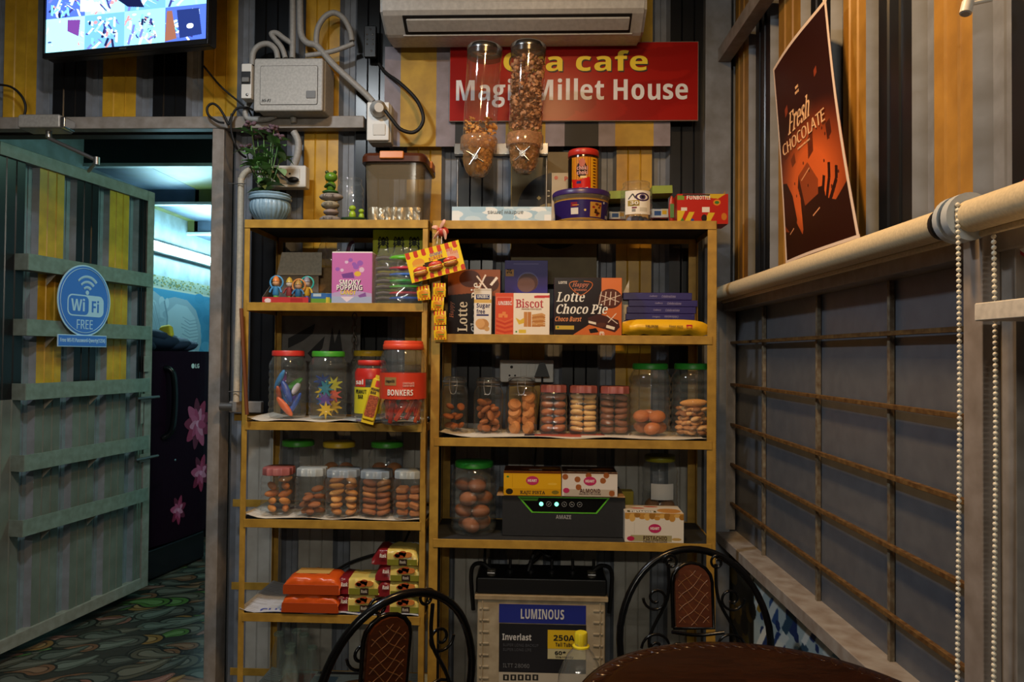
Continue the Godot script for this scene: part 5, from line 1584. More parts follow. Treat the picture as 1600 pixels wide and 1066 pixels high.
# ------------------------------------------------------------------ first rows under the top: sweets and biscuit cartons
func candy_items() -> void:
	var base := 1.581
	# open display box with figurines
	var z := -2.66
	var x0 := at(410, 465, z).x
	var x1 := at(482, 465, z).x
	var o := thing("display_box", "open display box with red front and white header card", "box", Vector3((x0 + x1) / 2, base, z))
	var w := x1 - x0
	part(o, "front_lip", G.new().box(Vector3(0, 0.012, 0), Vector3(w, 0.024, 0.002)), printed(Paint.new(64, 12, sq(0xc03a3c)).oval(0.12, 0.5, 0.06, 0.35, sq(0xe6d4d4)).rect(0.62, 0.2, 0.9, 0.8, sq(0xa82c30))))
	part(o, "tray", G.new().box(Vector3(0, 0.002, -0.06), Vector3(w, 0.004, 0.12)), M.card)
	part(o, "side", G.new().slab([Vector2(0, 0), Vector2(0.12, 0), Vector2(0.12, 0.10), Vector2(0.0, 0.024)], -0.001, 0.001), mat(sq(0x5a5450), 0.7)).transform = Transform3D(Basis(Vector3.UP, PI / 2), Vector3(-w / 2, 0, 0))
	part(o, "back", G.new().box(Vector3(0, 0.06, -0.12), Vector3(w, 0.12, 0.002)), mat(sq(0x6a645e), 0.8))
	part(o, "header_card", G.new().slab([Vector2(-w / 2 + 0.01, 0.118), Vector2(w / 2 + 0.012, 0.118), Vector2(w / 2 + 0.012, 0.205), Vector2(-w / 2 + 0.028, 0.205)], -0.118, -0.116), M.card)
	var cols := [[0xd8803a, 0x3f8ac0, 0x5aa050], [0xc0a23a, 0x8a3a3a, 0x4a7a40], [0xb08a4a, 0x2f6a9a, 0x6a9a50], [0x8a8a98, 0xc8a030, 0x3a5ab0]]
	var px := [431, 452, 466, 479]
	for i in 4:
		var fz: float = -2.70 - 0.02 * (i % 2)
		var f := thing("toy_figurine", ["orange-headed toy figurine with blue hoop in the display box", "toy figurine with maroon coat, second in the display box", "shorter blue toy figurine, third in the display box", "toy figurine with yellow coat nearest the pink carton"][i], "figurine", Vector3(at(px[i], 465, fz).x, base + 0.004, fz), 0.0, "toy figurines in the display box")
		var s: float = [1.0, 0.97, 0.85, 1.0][i]
		part(f, "legs", G.new().lathe([Vector2(0.011, 0), Vector2(0.012, 0.01), Vector2(0.009, 0.03 * s)], 14), mat(sq(cols[i][2]), 0.4))
		part(f, "body", G.new().lathe([Vector2(0.009, 0.028 * s), Vector2(0.013, 0.034 * s), Vector2(0.009, 0.062 * s), Vector2(0, 0.064 * s)], 14), mat(sq(cols[i][1]), 0.4))
		part(f, "arms", G.new().tube(curve([Vector3(-0.022, 0.04 * s, 0.004), Vector3(-0.012, 0.058 * s, 0), Vector3(0.012, 0.058 * s, 0), Vector3(0.022, 0.04 * s, 0.004)]), 0.004, 6), mat(sq(cols[i][1]), 0.4))
		part(f, "head", G.new().ball(Vector3(0, 0.077 * s, 0), Vector3(0.013, 0.014, 0.012), 14), mat(sq([0xe0a878, 0xcfc8c0, 0xc8a080, 0xb8a8a0][i]), 0.5))
		part(f, "hat", G.new().lathe([Vector2(0.014, 0.082 * s), Vector2(0.008, 0.098 * s), Vector2(0, 0.104 * s)], 12), mat(sq(cols[i][0]), 0.4))
		if i != 1:
			var ring := []
			for q in 21:
				ring.append(Vector3(cos(TAU * q / 20) * 0.024, 0.078 * s + sin(TAU * q / 20) * 0.024, -0.006))
			part(f, "hoop", G.new().tube(ring, 0.0035, 6, false), mat(sq([0x4a9ad0, 0, 0xd08a4a, 0x3ab0a8][i]), 0.35))
	carton("blue_green_packet", "small blue and green packet beside the pink carton", "packet", 486, 520, 458, -2.68, 0.06, base, printed(Paint.new(32, 16, sq(0x3a6aa8)).rect(0, 0.5, 1, 0.9, sq(0x6a9a3a)).rect(0.1, 0.1, 0.5, 0.4, sq(0xb8c8d0)).rect(0.7, 0.4, 0.9, 1, sq(0xd8c040))))
	carton("plain_carton", "plain brown carton at the back of the sweet shelf", "box", 486, 530, 418, -2.82, 0.08, base, M.cardboard)
	# clear crinkled bags
	bag("clear_bag", "crinkled clear bag with purple scraps on the brown carton", Vector3(at(525, 395, -2.82).x, at(525, 417, -2.82).y, -2.82), 0.15, 0.115, 4)
	single("purple_scrap", "purple ribbon scrap inside the crinkled clear bag", "ribbon", G.new().tube(curve([Vector3(0, 0.02, 0), Vector3(0.02, 0.05, 0.01), Vector3(0.03, 0.09, 0), Vector3(0.045, 0.1, 0)]), 0.008, 8, true, 0.4), mat(sq(0x7a2a5a), 0.4), Vector3(at(535, 400, -2.83).x, at(525, 417, -2.82).y, -2.83))
	# pink carton
	var p := Paint.new(128, 160, sq(0xc672b2))
	p.rect(0, 0.80, 1, 1, sq(0xa9b4d0)).poly([[0, 0.80], [0.3, 0.74], [0.4, 0.86], [0.6, 0.74], [1, 0.8], [1, 0.86], [0, 0.86]], sq(0xb9a4cc))
	for q in [[0.36, 0.18, 0.04], [0.46, 0.14, 0.05], [0.14, 0.32, 0.05], [0.7, 0.2, 0.07], [0.25, 0.34, 0.04], [0.6, 0.27, 0.07], [0.55, 0.22, 0.05]]:
		p.oval(q[0], q[1], q[2], q[2] * 0.75, sq([0xdcc0dc, 0x9a62b8][int(q[2] * 100) % 2]))
	p.poly([[0.24, 0.42], [0.52, 0.38], [0.56, 0.50], [0.28, 0.50]], sq(0x7a4a94)).oval(0.64, 0.41, 0.08, 0.05, sq(0xe0b84a)).oval(0.74, 0.33, 0.06, 0.05, sq(0xe0c0d8)).poly([[0.22, 0.86], [0.56, 0.86], [0.38, 0.97]], sq(0xe8d8e4)).poly([[0.66, 0.84], [0.84, 0.78], [0.86, 0.86], [0.7, 0.88]], sq(0x8a5aa0))
	var c := carton("candy_carton", "pink popping candy carton with white bubble lettering", "box", 519, 582, 395, -2.64, 0.08, base, mat(sq(0xb892b4), 0.5), printed(p, 0.35))
	part(c.o, "top_edge", G.new().box(Vector3(0, c.h + 0.001, 0), Vector3(c.w, 0.006, c.d), 0.001), M.white)
	for t in [["SMOKY", 531, 437, 564, 445], ["POPPING", 527, 445, 567, 453]]:
		say(c, t[0], t[1] + 1, t[2] + 1, t[3] + 1, t[4] + 1, mat(sq(0x4a3050), 0.5))
		var pp := cpx(c, (t[1] + t[3]) / 2.0, (t[2] + t[4]) / 2.0, 0.0014)
		letters(c.o, t[0], pp, (t[3] - t[1]) * c.k, (t[4] - t[2]) * c.k, M.white)
	say(c, "CANDY", 533, 453, 557, 460, mat(sq(0xe8d23a), 0.4))
	# spider card bag
	var gp := Paint.new(128, 64, sq(0xa8b02c))
	for i in 3:
		var cx := 0.2 + 0.3 * i
		gp.oval(cx, 0.45, 0.035, 0.09, sq(0x20240c)).oval(cx, 0.30, 0.022, 0.05, sq(0x20240c))
		for s in [-1, 1]:
			for q in 4:
				gp.line([[cx, 0.42], [cx + s * 0.07, 0.25 + q * 0.1], [cx + s * 0.10, 0.38 + q * 0.13]], 0.025, sq(0x20240c))
	carton("spider_card", "yellow-green card with three black spiders behind the bagged sweets", "card", 583, 664, 358, -2.74, 0.01, base, mat(sq(0x9aa028), 0.5), printed(upper(gp, 0.4), 0.4))
	# stack of bagged toy sweets, each with a coloured end
	var rows := [[404, 0x5fae2c, 1.5], [420, 0xb83040, 1.0], [430, 0x2c62b8, 1.0], [440, 0x3f9a34, 1.0], [449, 0x57b03a, 1.0], [459, 0xc02c38, 1.0], [467, 0x2458b0, 1.0]]
	var names := ["green", "crimson", "blue", "dark green", "grass green", "red", "royal blue"]
	for i in 7:
		var q: Array = rows[i]
		var pt := at(624, q[0], -2.66)
		pt.y = maxf(pt.y, base + 0.009)
		var s := thing("toy_sweet", "toy sweet with %s end, number %s from the top of the bagged stack" % [names[i], ["one", "two", "three", "four", "five", "six", "seven"][i]], "sweet", pt, 0.0, "bagged toy sweets")
		part(s, "grip", G.new().tube([Vector3(-0.085, -0.002, 0), Vector3(-0.06, 0.002, 0), Vector3(-0.03, 0, 0)], [0.007, 0.0085, 0.008], 10), mat(sq(0x4a3c30), 0.5))
		part(s, "end", G.new().ball(Vector3(0.022, 0, 0), Vector3(0.062, 0.0098 * q[2], 0.03), 16), mat(sq(q[1]), 0.25))
	bag("clear_bag", "large clear bag wrapped round the stacked toy sweets", Vector3(at(622, 470, -2.665).x, base, -2.665), 0.20, 0.205, 9)
	hanging_burgers()
	biscuit_row()

func upper(p: Paint, part_: float) -> Paint:            # keeps the print in the upper share of the card
	var q := Paint.new(p.w, int(p.h / part_), sq(0xa8b02c))
	q.im.blit_rect(p.im, Rect2i(0, 0, p.w, p.h), Vector2i(0, 0))
	return q

func bag(called: String, label: String, pos: Vector3, w: float, h: float, sd: int) -> void:
	var f := FastNoiseLite.new()
	f.seed = sd
	f.frequency = 22.0
	var g := G.new()
	var seg := 22
	var rows := []
	for i in 12:
		var t := i / 11.0
		var row := []
		for k in seg + 1:
			var a := TAU * (k % seg) / seg
			var d := Vector3(sin(a) * w * 0.5 * (1.0 - 0.25 * t * t), t * h, cos(a) * 0.045 * (1.0 - 0.5 * t))
			var q := f.get_noise_3dv(d + Vector3(sd, 0, 0)) * 0.014
			row.append(d + Vector3(sin(a), 0.3 * signf(t - 0.01), cos(a)) * q)
		rows.append(row)
	g.sheet(rows, 0.0004)
	single(called, label, "bag", g, clear(sq(0xc8ccc8), 0.05, 0.06), pos)

func hanging_burgers() -> void:
	var z := -2.55
	var tl := at(634, 397, z)
	var tr := at(718, 375, z)
	var bl := at(641, 444, z)
	var c := at(680, 409, z)
	var w := tl.distance_to(tr)
	var h := tl.distance_to(bl)
	var o := thing("burger_candy_card", "tilted yellow and red striped candy card hanging between the shelves", "card", c)
	o.rotation.z = atan2(tr.y - tl.y, tr.x - tl.x)
	var p := Paint.new(192, 112, sq(0xf0d022))
	for i in 7:
		var x := 0.01 + i * 0.145
		p.rect(x, 0.0, x + 0.075, 0.16, sq(0xc8402a)).oval(x + 0.037, 0.16, 0.037, 0.06, sq(0xc8402a))
		p.rect(x + 0.05, 0.86, x + 0.125, 1.0, sq(0xc8402a)).oval(x + 0.087, 0.86, 0.037, 0.06, sq(0xc8402a))
	p.rect(0.27, 0.46, 0.47, 0.62, sq(0x3a2410)).rect(0.55, 0.46, 0.72, 0.62, sq(0x2c2a14))
	p.rect(0.74, 0.2, 0.86, 0.5, sq(0xd8a890)).rect(0.80, 0.32, 0.95, 0.6, sq(0xd8a890))
	for i in 5:
		p.rect(0.74 + i * 0.024, 0.16, 0.752 + i * 0.024, 0.3, sq(0xc8402a)).rect(0.81 + i * 0.028, 0.28, 0.822 + i * 0.028, 0.4, sq(0xd06a2c))
	p.oval(0.2, 0.40, 0.11, 0.14, sq(0xe09a3c)).rect(0.09, 0.46, 0.31, 0.52, sq(0xd8b04a))
	part(o, "card", G.new().box(Vector3.ZERO, Vector3(w, h, 0.004), 0.0005), mat(sq(0xe0c020), 0.5))
	part(o, "card_print", G.new().box(Vector3(0, 0, 0.0022), Vector3(w * 0.995, h * 0.995, 0.0008)), printed(p, 0.35))
	var m := mat(sq(0xb8463a), 0.5)
	letters(o, "GUMMY", Vector3(0.01, h * 0.24, 0.003), 0.046, 0.011, mat(sq(0x7a5aa0), 0.5))
	letters(o, "BURGER", Vector3(0.006, h * 0.12, 0.003), 0.05, 0.011, m)
	for q in [[-0.058, -0.022], [-0.002, -0.016], [0.052, -0.014]]:
		var bt := part(o, "burger_tray", G.new().ball(Vector3(q[0], q[1] - 0.006, 0.005), Vector3(0.027, 0.012, 0.012), 14), mat(sq(0xa8662c), 0.35))
		part(bt, "bun", G.new().ball(Vector3(q[0], q[1] + 0.006, 0.005), Vector3(0.025, 0.012, 0.010), 14), mat(sq(0xc8402a), 0.35))
		part(bt, "filling", G.new().box(Vector3(q[0], q[1], 0.012), Vector3(0.044, 0.004, 0.008), 0.002), mat(sq(0xf0d860), 0.4))
	# strip of small pouches, and a single one
	var sp := thing("pouch_strip", "hanging strip of four striped burger candy pouches", "sweets", at(687, 440, -2.56))
	var sh := [[0.0, 0.0], [-0.006, -0.048], [0.003, -0.098], [0.004, -0.15]]
	var pp := Paint.new(48, 64, sq(0xe8c028))
	for i in 4:
		pp.rect(i * 0.25 + 0.02, 0, i * 0.25 + 0.13, 0.3, sq(0xc8402a)).rect(i * 0.25 + 0.06, 0.86, i * 0.25 + 0.18, 1, sq(0xc8402a))
	pp.oval(0.5, 0.52, 0.36, 0.2, sq(0xd8882c)).rect(0.15, 0.6, 0.85, 0.68, sq(0x5a8a2c)).oval(0.5, 0.74, 0.34, 0.1, sq(0xb86a24))
	var pm := printed(pp, 0.25)
	var pouch := G.new().lathe([Vector2(0.0, -0.024), Vector2(0.0015, -0.024), Vector2(0.006, -0.012), Vector2(0.008, 0), Vector2(0.006, 0.012), Vector2(0.0015, 0.024), Vector2(0.0, 0.024)], 24, Vector3.ZERO, 2.0, 2.9, 1.0).mesh()
	var face := G.new().sheet([[Vector3(-0.021, 0.024, 0.002), Vector3(0, 0.024, 0.003), Vector3(0.021, 0.024, 0.002)], [Vector3(-0.022, 0, 0.004), Vector3(0, 0, 0.0095), Vector3(0.022, 0, 0.004)], [Vector3(-0.021, -0.024, 0.002), Vector3(0, -0.024, 0.003), Vector3(0.021, -0.024, 0.002)]], 0.0006).mesh()
	for q in sh:
		var b := part(sp, "pouch", pouch, mat(sq(0xd8a428), 0.25))
		b.position = Vector3(q[0], q[1] - 0.03, 0)
		b.rotation.z = q[0] * 12.0
		part(b, "pouch_print", face, pm)
	var one := thing("candy_pouch", "single striped burger candy pouch against the bagged sweets", "sweets", at(662, 458, -2.57))
	var b1 := part(one, "pouch", pouch, mat(sq(0xd8a428), 0.25))
	part(b1, "pouch_print", face, pm)
	one.rotation.z = 0.12
	one.scale = Vector3.ONE * 1.05
	# pink bow with red ball it all hangs from
	var bw := thing("ribbon_bow", "pale pink ribbon bow with red ball above the candy card", "bow", at(690, 362, -2.575))
	part(bw, "ball", G.new().ball(Vector3(0.004, 0.0, 0), Vector3(0.022, 0.018, 0.015), 14), mat(sq(0xb83c30), 0.4))
	var pink := mat(sq(0xe0a890), 0.5)
	for q in [[Vector3(-0.005, 0.01, 0.008), Vector3(0.012, 0.04, 0.016)], [Vector3(-0.008, 0.0, 0.01), Vector3(-0.026, -0.028, 0.012)], [Vector3(0.006, 0.005, 0.012), Vector3(0.016, -0.03, 0.016)], [Vector3(-0.012, 0.008, 0.0), Vector3(-0.034, 0.016, 0.0)]]:
		part(bw, "ribbon", G.new().tube(curve([q[0], q[0].lerp(q[1], 0.5) + Vector3(0.004, 0.002, 0.006), q[1]]), [0.003, 0.004, 0.006, 0.007, 0.008, 0.008, 0.008, 0.008, 0.008, 0.007, 0.006, 0.005, 0.003], 8, true, 0.4), pink)
	part(bw, "string", G.new().tube([Vector3(-0.012, -0.01, 0), Vector3(-0.014, -0.045, 0.01)], 0.0015, 4), M.white)
	part(bw, "string", G.new().tube([Vector3(0.0, -0.01, 0), Vector3(0.002, -0.045, 0.01)], 0.0015, 4), M.white)

func biscuit_row() -> void:
	var base := 1.473
	var dark := mat(sq(0x2a1610), 0.35)
	var orange := mat(sq(0xd8763c), 0.35)
	var white: Material = M.white
	var brown := mat(sq(0x5a2c18), 0.4)
	# chocolate pie carton standing on its end, partly hidden
	var p := Paint.new(128, 160, sq(0x1d0f0c))
	p.poly([[0, 0.0], [1, 0], [1, 0.42], [0.5, 0.36], [0, 0.40]], sq(0x8a4a24)).oval(0.42, 0.14, 0.2, 0.13, sq(0x4a2414)).oval(0.80, 0.22, 0.17, 0.12, sq(0x4a2414)).line([[0.55, 0.1], [0.75, 0.3]], 0.02, sq(0xe8d8c8)).line([[0.72, 0.08], [0.58, 0.32]], 0.02, sq(0xe8d8c8)).line([[0.82, 0.24], [0.94, 0.12]], 0.035, sq(0xefe6da))
	var c := carton("chocolate_pie_carton", "dark chocolate pie carton standing on end with sideways lettering", "box", 700, 782, 421, -2.69, 0.07, base, dark, printed(p, 0.3))
	say(c, "Lotte", 716, 472, 731, 518, white, "sb", 0.0, PI / 2)
	say(c, "Choco Pie", 736, 442, 752, 519, white, "sb", 0.0, PI / 2)
	say(c, "Happy", 703, 472, 711, 496, orange, "s", 0.2, PI / 2)
	c = carton("biscuit_carton", "tall narrow white sugar free biscuit carton", "box", 741, 768, 451, -2.61, 0.05, base, mat(sq(0xe2d8cc), 0.45), printed(Paint.new(54, 140, sq(0xe6ded2)).rect(0, 0.24, 1, 0.32, sq(0xd8b060)).rect(0.12, 0.13, 0.9, 0.24, sq(0x1c2a64)).rect(0.0, 0.02, 1, 0.06, sq(0xd0c4b4)).rect(0.15, 0.57, 0.86, 0.61, sq(0x2a2a60)).oval(0.5, 0.78, 0.36, 0.12, sq(0xc08a50)).oval(0.36, 0.76, 0.26, 0.1, sq(0xd8a468)).oval(0.76, 0.88, 0.14, 0.05, sq(0xc89a60)), 0.4))
	say(c, "UNIBIC", 746, 461, 764, 466, white)
	say(c, "Sugar", 745, 474, 766, 483, mat(sq(0x2a2458), 0.5))
	say(c, "free", 745, 483, 758, 490, mat(sq(0x2a2458), 0.5))
	var bp := Paint.new(170, 128, sq(0xefe4d2))
	bp.rect(0, 0, 0.34, 1, sq(0xd8502e)).rect(0.02, 0.10, 0.32, 0.30, sq(0xe88a70)).rect(0.035, 0.115, 0.305, 0.285, sq(0xd04428)).poly([[0.72, 0.06], [1, 0.05], [1, 0.11], [0.72, 0.12]], sq(0xc83a3a))
	for q in [[0.06, 0.50, 0.14, 0.6], [0.13, 0.46, 0.2, 0.56], [0.17, 0.52, 0.24, 0.6]]:
		bp.rect(q[0], q[1], q[2], q[3], sq(0xe88a4a))
	for i in 7:
		bp.line([[0.02, 0.62 + i * 0.055], [0.18, 0.70 + i * 0.05], [0.32, 0.62 + i * 0.06]], 0.016, sq([0xe07040, 0xb83820][i % 2]))
	bp.rect(0.53, 0.46, 0.595, 0.82, sq(0xc88848)).rect(0.605, 0.46, 0.67, 0.82, sq(0xc07c3e))
	for i in 6:
		bp.poly([[0.68, 0.52 + i * 0.05], [0.86, 0.48 + i * 0.055], [0.92, 0.52 + i * 0.05], [0.92, 0.555 + i * 0.05], [0.68, 0.565 + i * 0.05]], sq([0xd09a5c, 0xb87a3c][i % 2]))
	bp.poly([[0.38, 0.60], [0.46, 0.66], [0.53, 0.60], [0.53, 0.72], [0.44, 0.76]], sq(0xe0b83c)).rect(0.44, 0.89, 0.58, 0.98, sq(0xe0c040)).rect(0.38, 0.92, 0.41, 0.96, sq(0x3a8a3a))
	c = carton("biscuit_carton", "cream and red biscuit carton with red serif lettering", "box", 774, 859, 458, -2.615, 0.05, base, mat(sq(0xe0d4c0), 0.45), printed(bp, 0.35))
	say(c, "UNIBIC", 779, 471, 800, 477, white)
	say(c, "Biscot", 806, 467, 849, 481, mat(sq(0xb82c34), 0.4), "sb")
	say(c, "CARAMELISED CRUNCHY BISCUITS", 815, 482, 846, 484, mat(sq(0x8a5a4a), 0.5), "d")
	# purple carton behind
	c = carton("purple_carton", "purple carton with a printed biscuit standing at the back", "box", 789, 856, 407, -2.78, 0.05, base, mat(sq(0x3c2f8a), 0.4), printed(Paint.new(128, 200, sq(0x3a2e8c)).rect(0.02, 0.12, 0.22, 0.21, sq(0xc08a34)).oval(0.54, 0.28, 0.24, 0.13, sq(0x6a6ab0)).oval(0.54, 0.29, 0.23, 0.12, sq(0x5a3a3a)).oval(0.50, 0.32, 0.2, 0.1, sq(0x7a5a58)).rect(0.2, 0.04, 0.8, 0.05, sq(0x7a74b8)), 0.35))
	say(c, "24", 792, 420, 800, 428, M.ink, "db", 0.0, PI / 2)
	# front chocolate pie carton
	p = Paint.new(212, 186, sq(0x21120e))
	p.poly([[0.70, 0], [1, 0], [1, 0.3], [0.7, 0.3]], sq(0xd8763c)).poly([[0.28, 1], [0.6, 0.76], [1, 0.30], [1, 1]], sq(0xcc6a30))
	p.oval(0.83, 0.36, 0.17, 0.17, sq(0x4a2216)).oval(0.82, 0.35, 0.155, 0.15, sq(0x5a2c1c))
	for i in 4:
		p.line([[0.70 + i * 0.07, 0.24], [0.66 + i * 0.08, 0.48]], 0.012, sq(0xd8c4b4))
	p.line([[0.68, 0.3], [0.96, 0.42]], 0.012, sq(0xd8c4b4)).line([[0.70, 0.42], [0.98, 0.3]], 0.012, sq(0xd8c4b4))
	p.poly([[0.50, 0.70], [0.66, 0.63], [0.95, 0.74], [0.97, 0.86], [0.90, 0.95], [0.52, 0.82]], sq(0x42201a)).poly([[0.51, 0.75], [0.62, 0.78], [0.62, 0.82], [0.51, 0.79]], sq(0xe8dcc8)).poly([[0.78, 0.82], [0.9, 0.86], [0.89, 0.91], [0.77, 0.87]], sq(0xe8dcc8)).oval(0.70, 0.82, 0.07, 0.04, sq(0x5a3020)).line([[0.78, 0.66], [0.94, 0.8]], 0.012, sq(0xe0d0c0)).line([[0.92, 0.62], [0.80, 0.78]], 0.012, sq(0xe0d0c0))
	p.rect(0.02, 0.84, 0.30, 0.91, sq(0xc8a83c)).rect(0.05, 0.86, 0.075, 0.89, sq(0x2a7a3a)).poly([[0.52, 0.9], [0.62, 0.88], [0.66, 0.95], [0.54, 0.97]], sq(0x1c0f0c)).rect(0.68, 0.94, 0.74, 0.98, sq(0xe0c8b0))
	c = carton("chocolate_pie_carton", "dark chocolate pie carton facing front with orange corner", "box", 866, 972, 434, -2.61, 0.07, base, dark, printed(p, 0.28))
	say(c, "Lotte", 871, 457, 914, 472, white, "sb", 0.22)
	say(c, "Choco Pie", 870, 475, 950, 491, white, "sb", 0.22)
	say(c, "Choco Burst", 868, 495, 909, 503, mat(sq(0xe0884a), 0.4), "db", 0.2)
	say(c, "Happy", 895, 442, 920, 450, mat(sq(0xe8845c), 0.4), "s", 0.3)
	say(c, "Moments", 897, 451, 917, 455, mat(sq(0xe8845c), 0.4), "s", 0.3)
	say(c, "LOTTE", 873, 440, 886, 444, white)
	say(c, "X 12", 937, 520, 945, 524, white)
	var heart := []
	for i in 33:
		var a := TAU * (i / 32.0) * 0.86 + 0.44
		var q := cpx(c, 908 + 18.0 * pow(absf(sin(a)), 1.6) * signf(sin(a)), 448 - (11.0 * cos(a) - 3.0 * cos(2 * a)), 0.0006)
		heart.append(q)
	part(c.o, "heart_print", G.new().tube(heart, 0.0018, 4, true), orange)
	# stack of flat purple cartons behind the yellow pouch
	var y := base
	for i in 5:
		var h: float = [0.058, 0.024, 0.025, 0.024, 0.027][i]
		var dx: float = [0.0, 0.004, 0.008, 0.014, -0.006][i]
		var b := thing("flat_purple_carton", ["thick purple carton at the bottom of the stacked flat cartons", "flat purple carton lowest of those with silver script", "flat purple carton third from the top of the stack", "flat purple carton second from the top of the stack", "flat purple carton on top of the stack beside the chocolate pie"][i], "box", Vector3(at(1030, 480, -2.68).x + dx, y, -2.75), 0.0, "flat purple chocolate cartons")
		part(b, "carton", G.new().box(Vector3(0, h / 2, 0), Vector3(0.248, h - 0.001, 0.14), 0.0015), mat(sq(0x2a2068), 0.35))
		if i > 0:
			letters(b, "Celebrations", Vector3(0.04, h * 0.5, 0.0705), 0.05, 0.009, mat(sq(0xa8a0c8), 0.4), "s", 0.0, 0.2, Basis(Vector3.BACK, PI if i == 1 else 0.0))
			letters(b, "Cadbury", Vector3(-0.015, h * 0.5, 0.0705), 0.028, 0.008, mat(sq(0xa8a0c8), 0.4), "s", 0.0, 0.2, Basis(Vector3.BACK, PI if i == 1 else 0.0))
		y += h
	# yellow pouch
	var zp := -2.625
	var pc := at(1038, 512, zp)
	var pk := thing("yellow_pouch", "crumpled yellow chocolate pouch in front of the purple cartons", "packet", Vector3(pc.x, base, zp - 0.03))
	var rows := []
	var r := RandomNumberGenerator.new()
	r.seed = 31
	var top := at(1038, 499, zp).y - base
	for i in 7:
		var row := []
		for k in 15:
			var u := k / 14.0
			var v := i / 6.0
			var edge := 1.0 - pow(absf(u - 0.5) * 2.0, 5.0)
			var yy := lerpf(top * (0.72 + 0.28 * edge), 0.003 + 0.004 * sin(k * 1.9), v)
			row.append(Vector3((u - 0.5) * m2(140, zp), yy, 0.03 * edge * sin(PI * clampf(v * 0.9 + 0.05, 0, 1)) + 0.0025 * sin(k * 2.1 + i) + r.randf_range(-0.001, 0.001)))
		rows.append(row)
	var ym := mat(sq(0xf0bc24), 0.32)
	part(pk, "front_film", G.new().sheet(rows, 0.0012), ym)
	var rb := []
	for i in 7:
		var row := []
		for k in 15:
			var q: Vector3 = rows[i][k]
			row.append(Vector3(q.x, q.y, -q.z - 0.002))
		rb.append(row)
	part(pk, "back_film", G.new().sheet(rb, 0.0012), ym)
	letters(pk, "TOBLERONE", Vector3(-0.045, top * 0.58, 0.034), 0.045, 0.008, mat(sq(0x4a3a18), 0.5), "db")
	letters(pk, "Tiny mix", Vector3(0.04, top * 0.58, 0.034), 0.05, 0.01, mat(sq(0x3a3018), 0.5), "s", 0.0, 0.2)
	part(pk, "seal_print", G.new().box(Vector3(0.088, top * 0.58, 0.028), Vector3(0.02, 0.012, 0.002)), M.red)
	var card := single("white_card", "white card corner poking out behind the chocolate pie carton", "card", G.new().slab([Vector2(0, 0), Vector2(0.05, 0), Vector2(0.05, 0.205), Vector2(0.03, 0.16)], -0.001, 0.001), M.card, Vector3(at(961, 500, -2.70).x, base, -2.70))

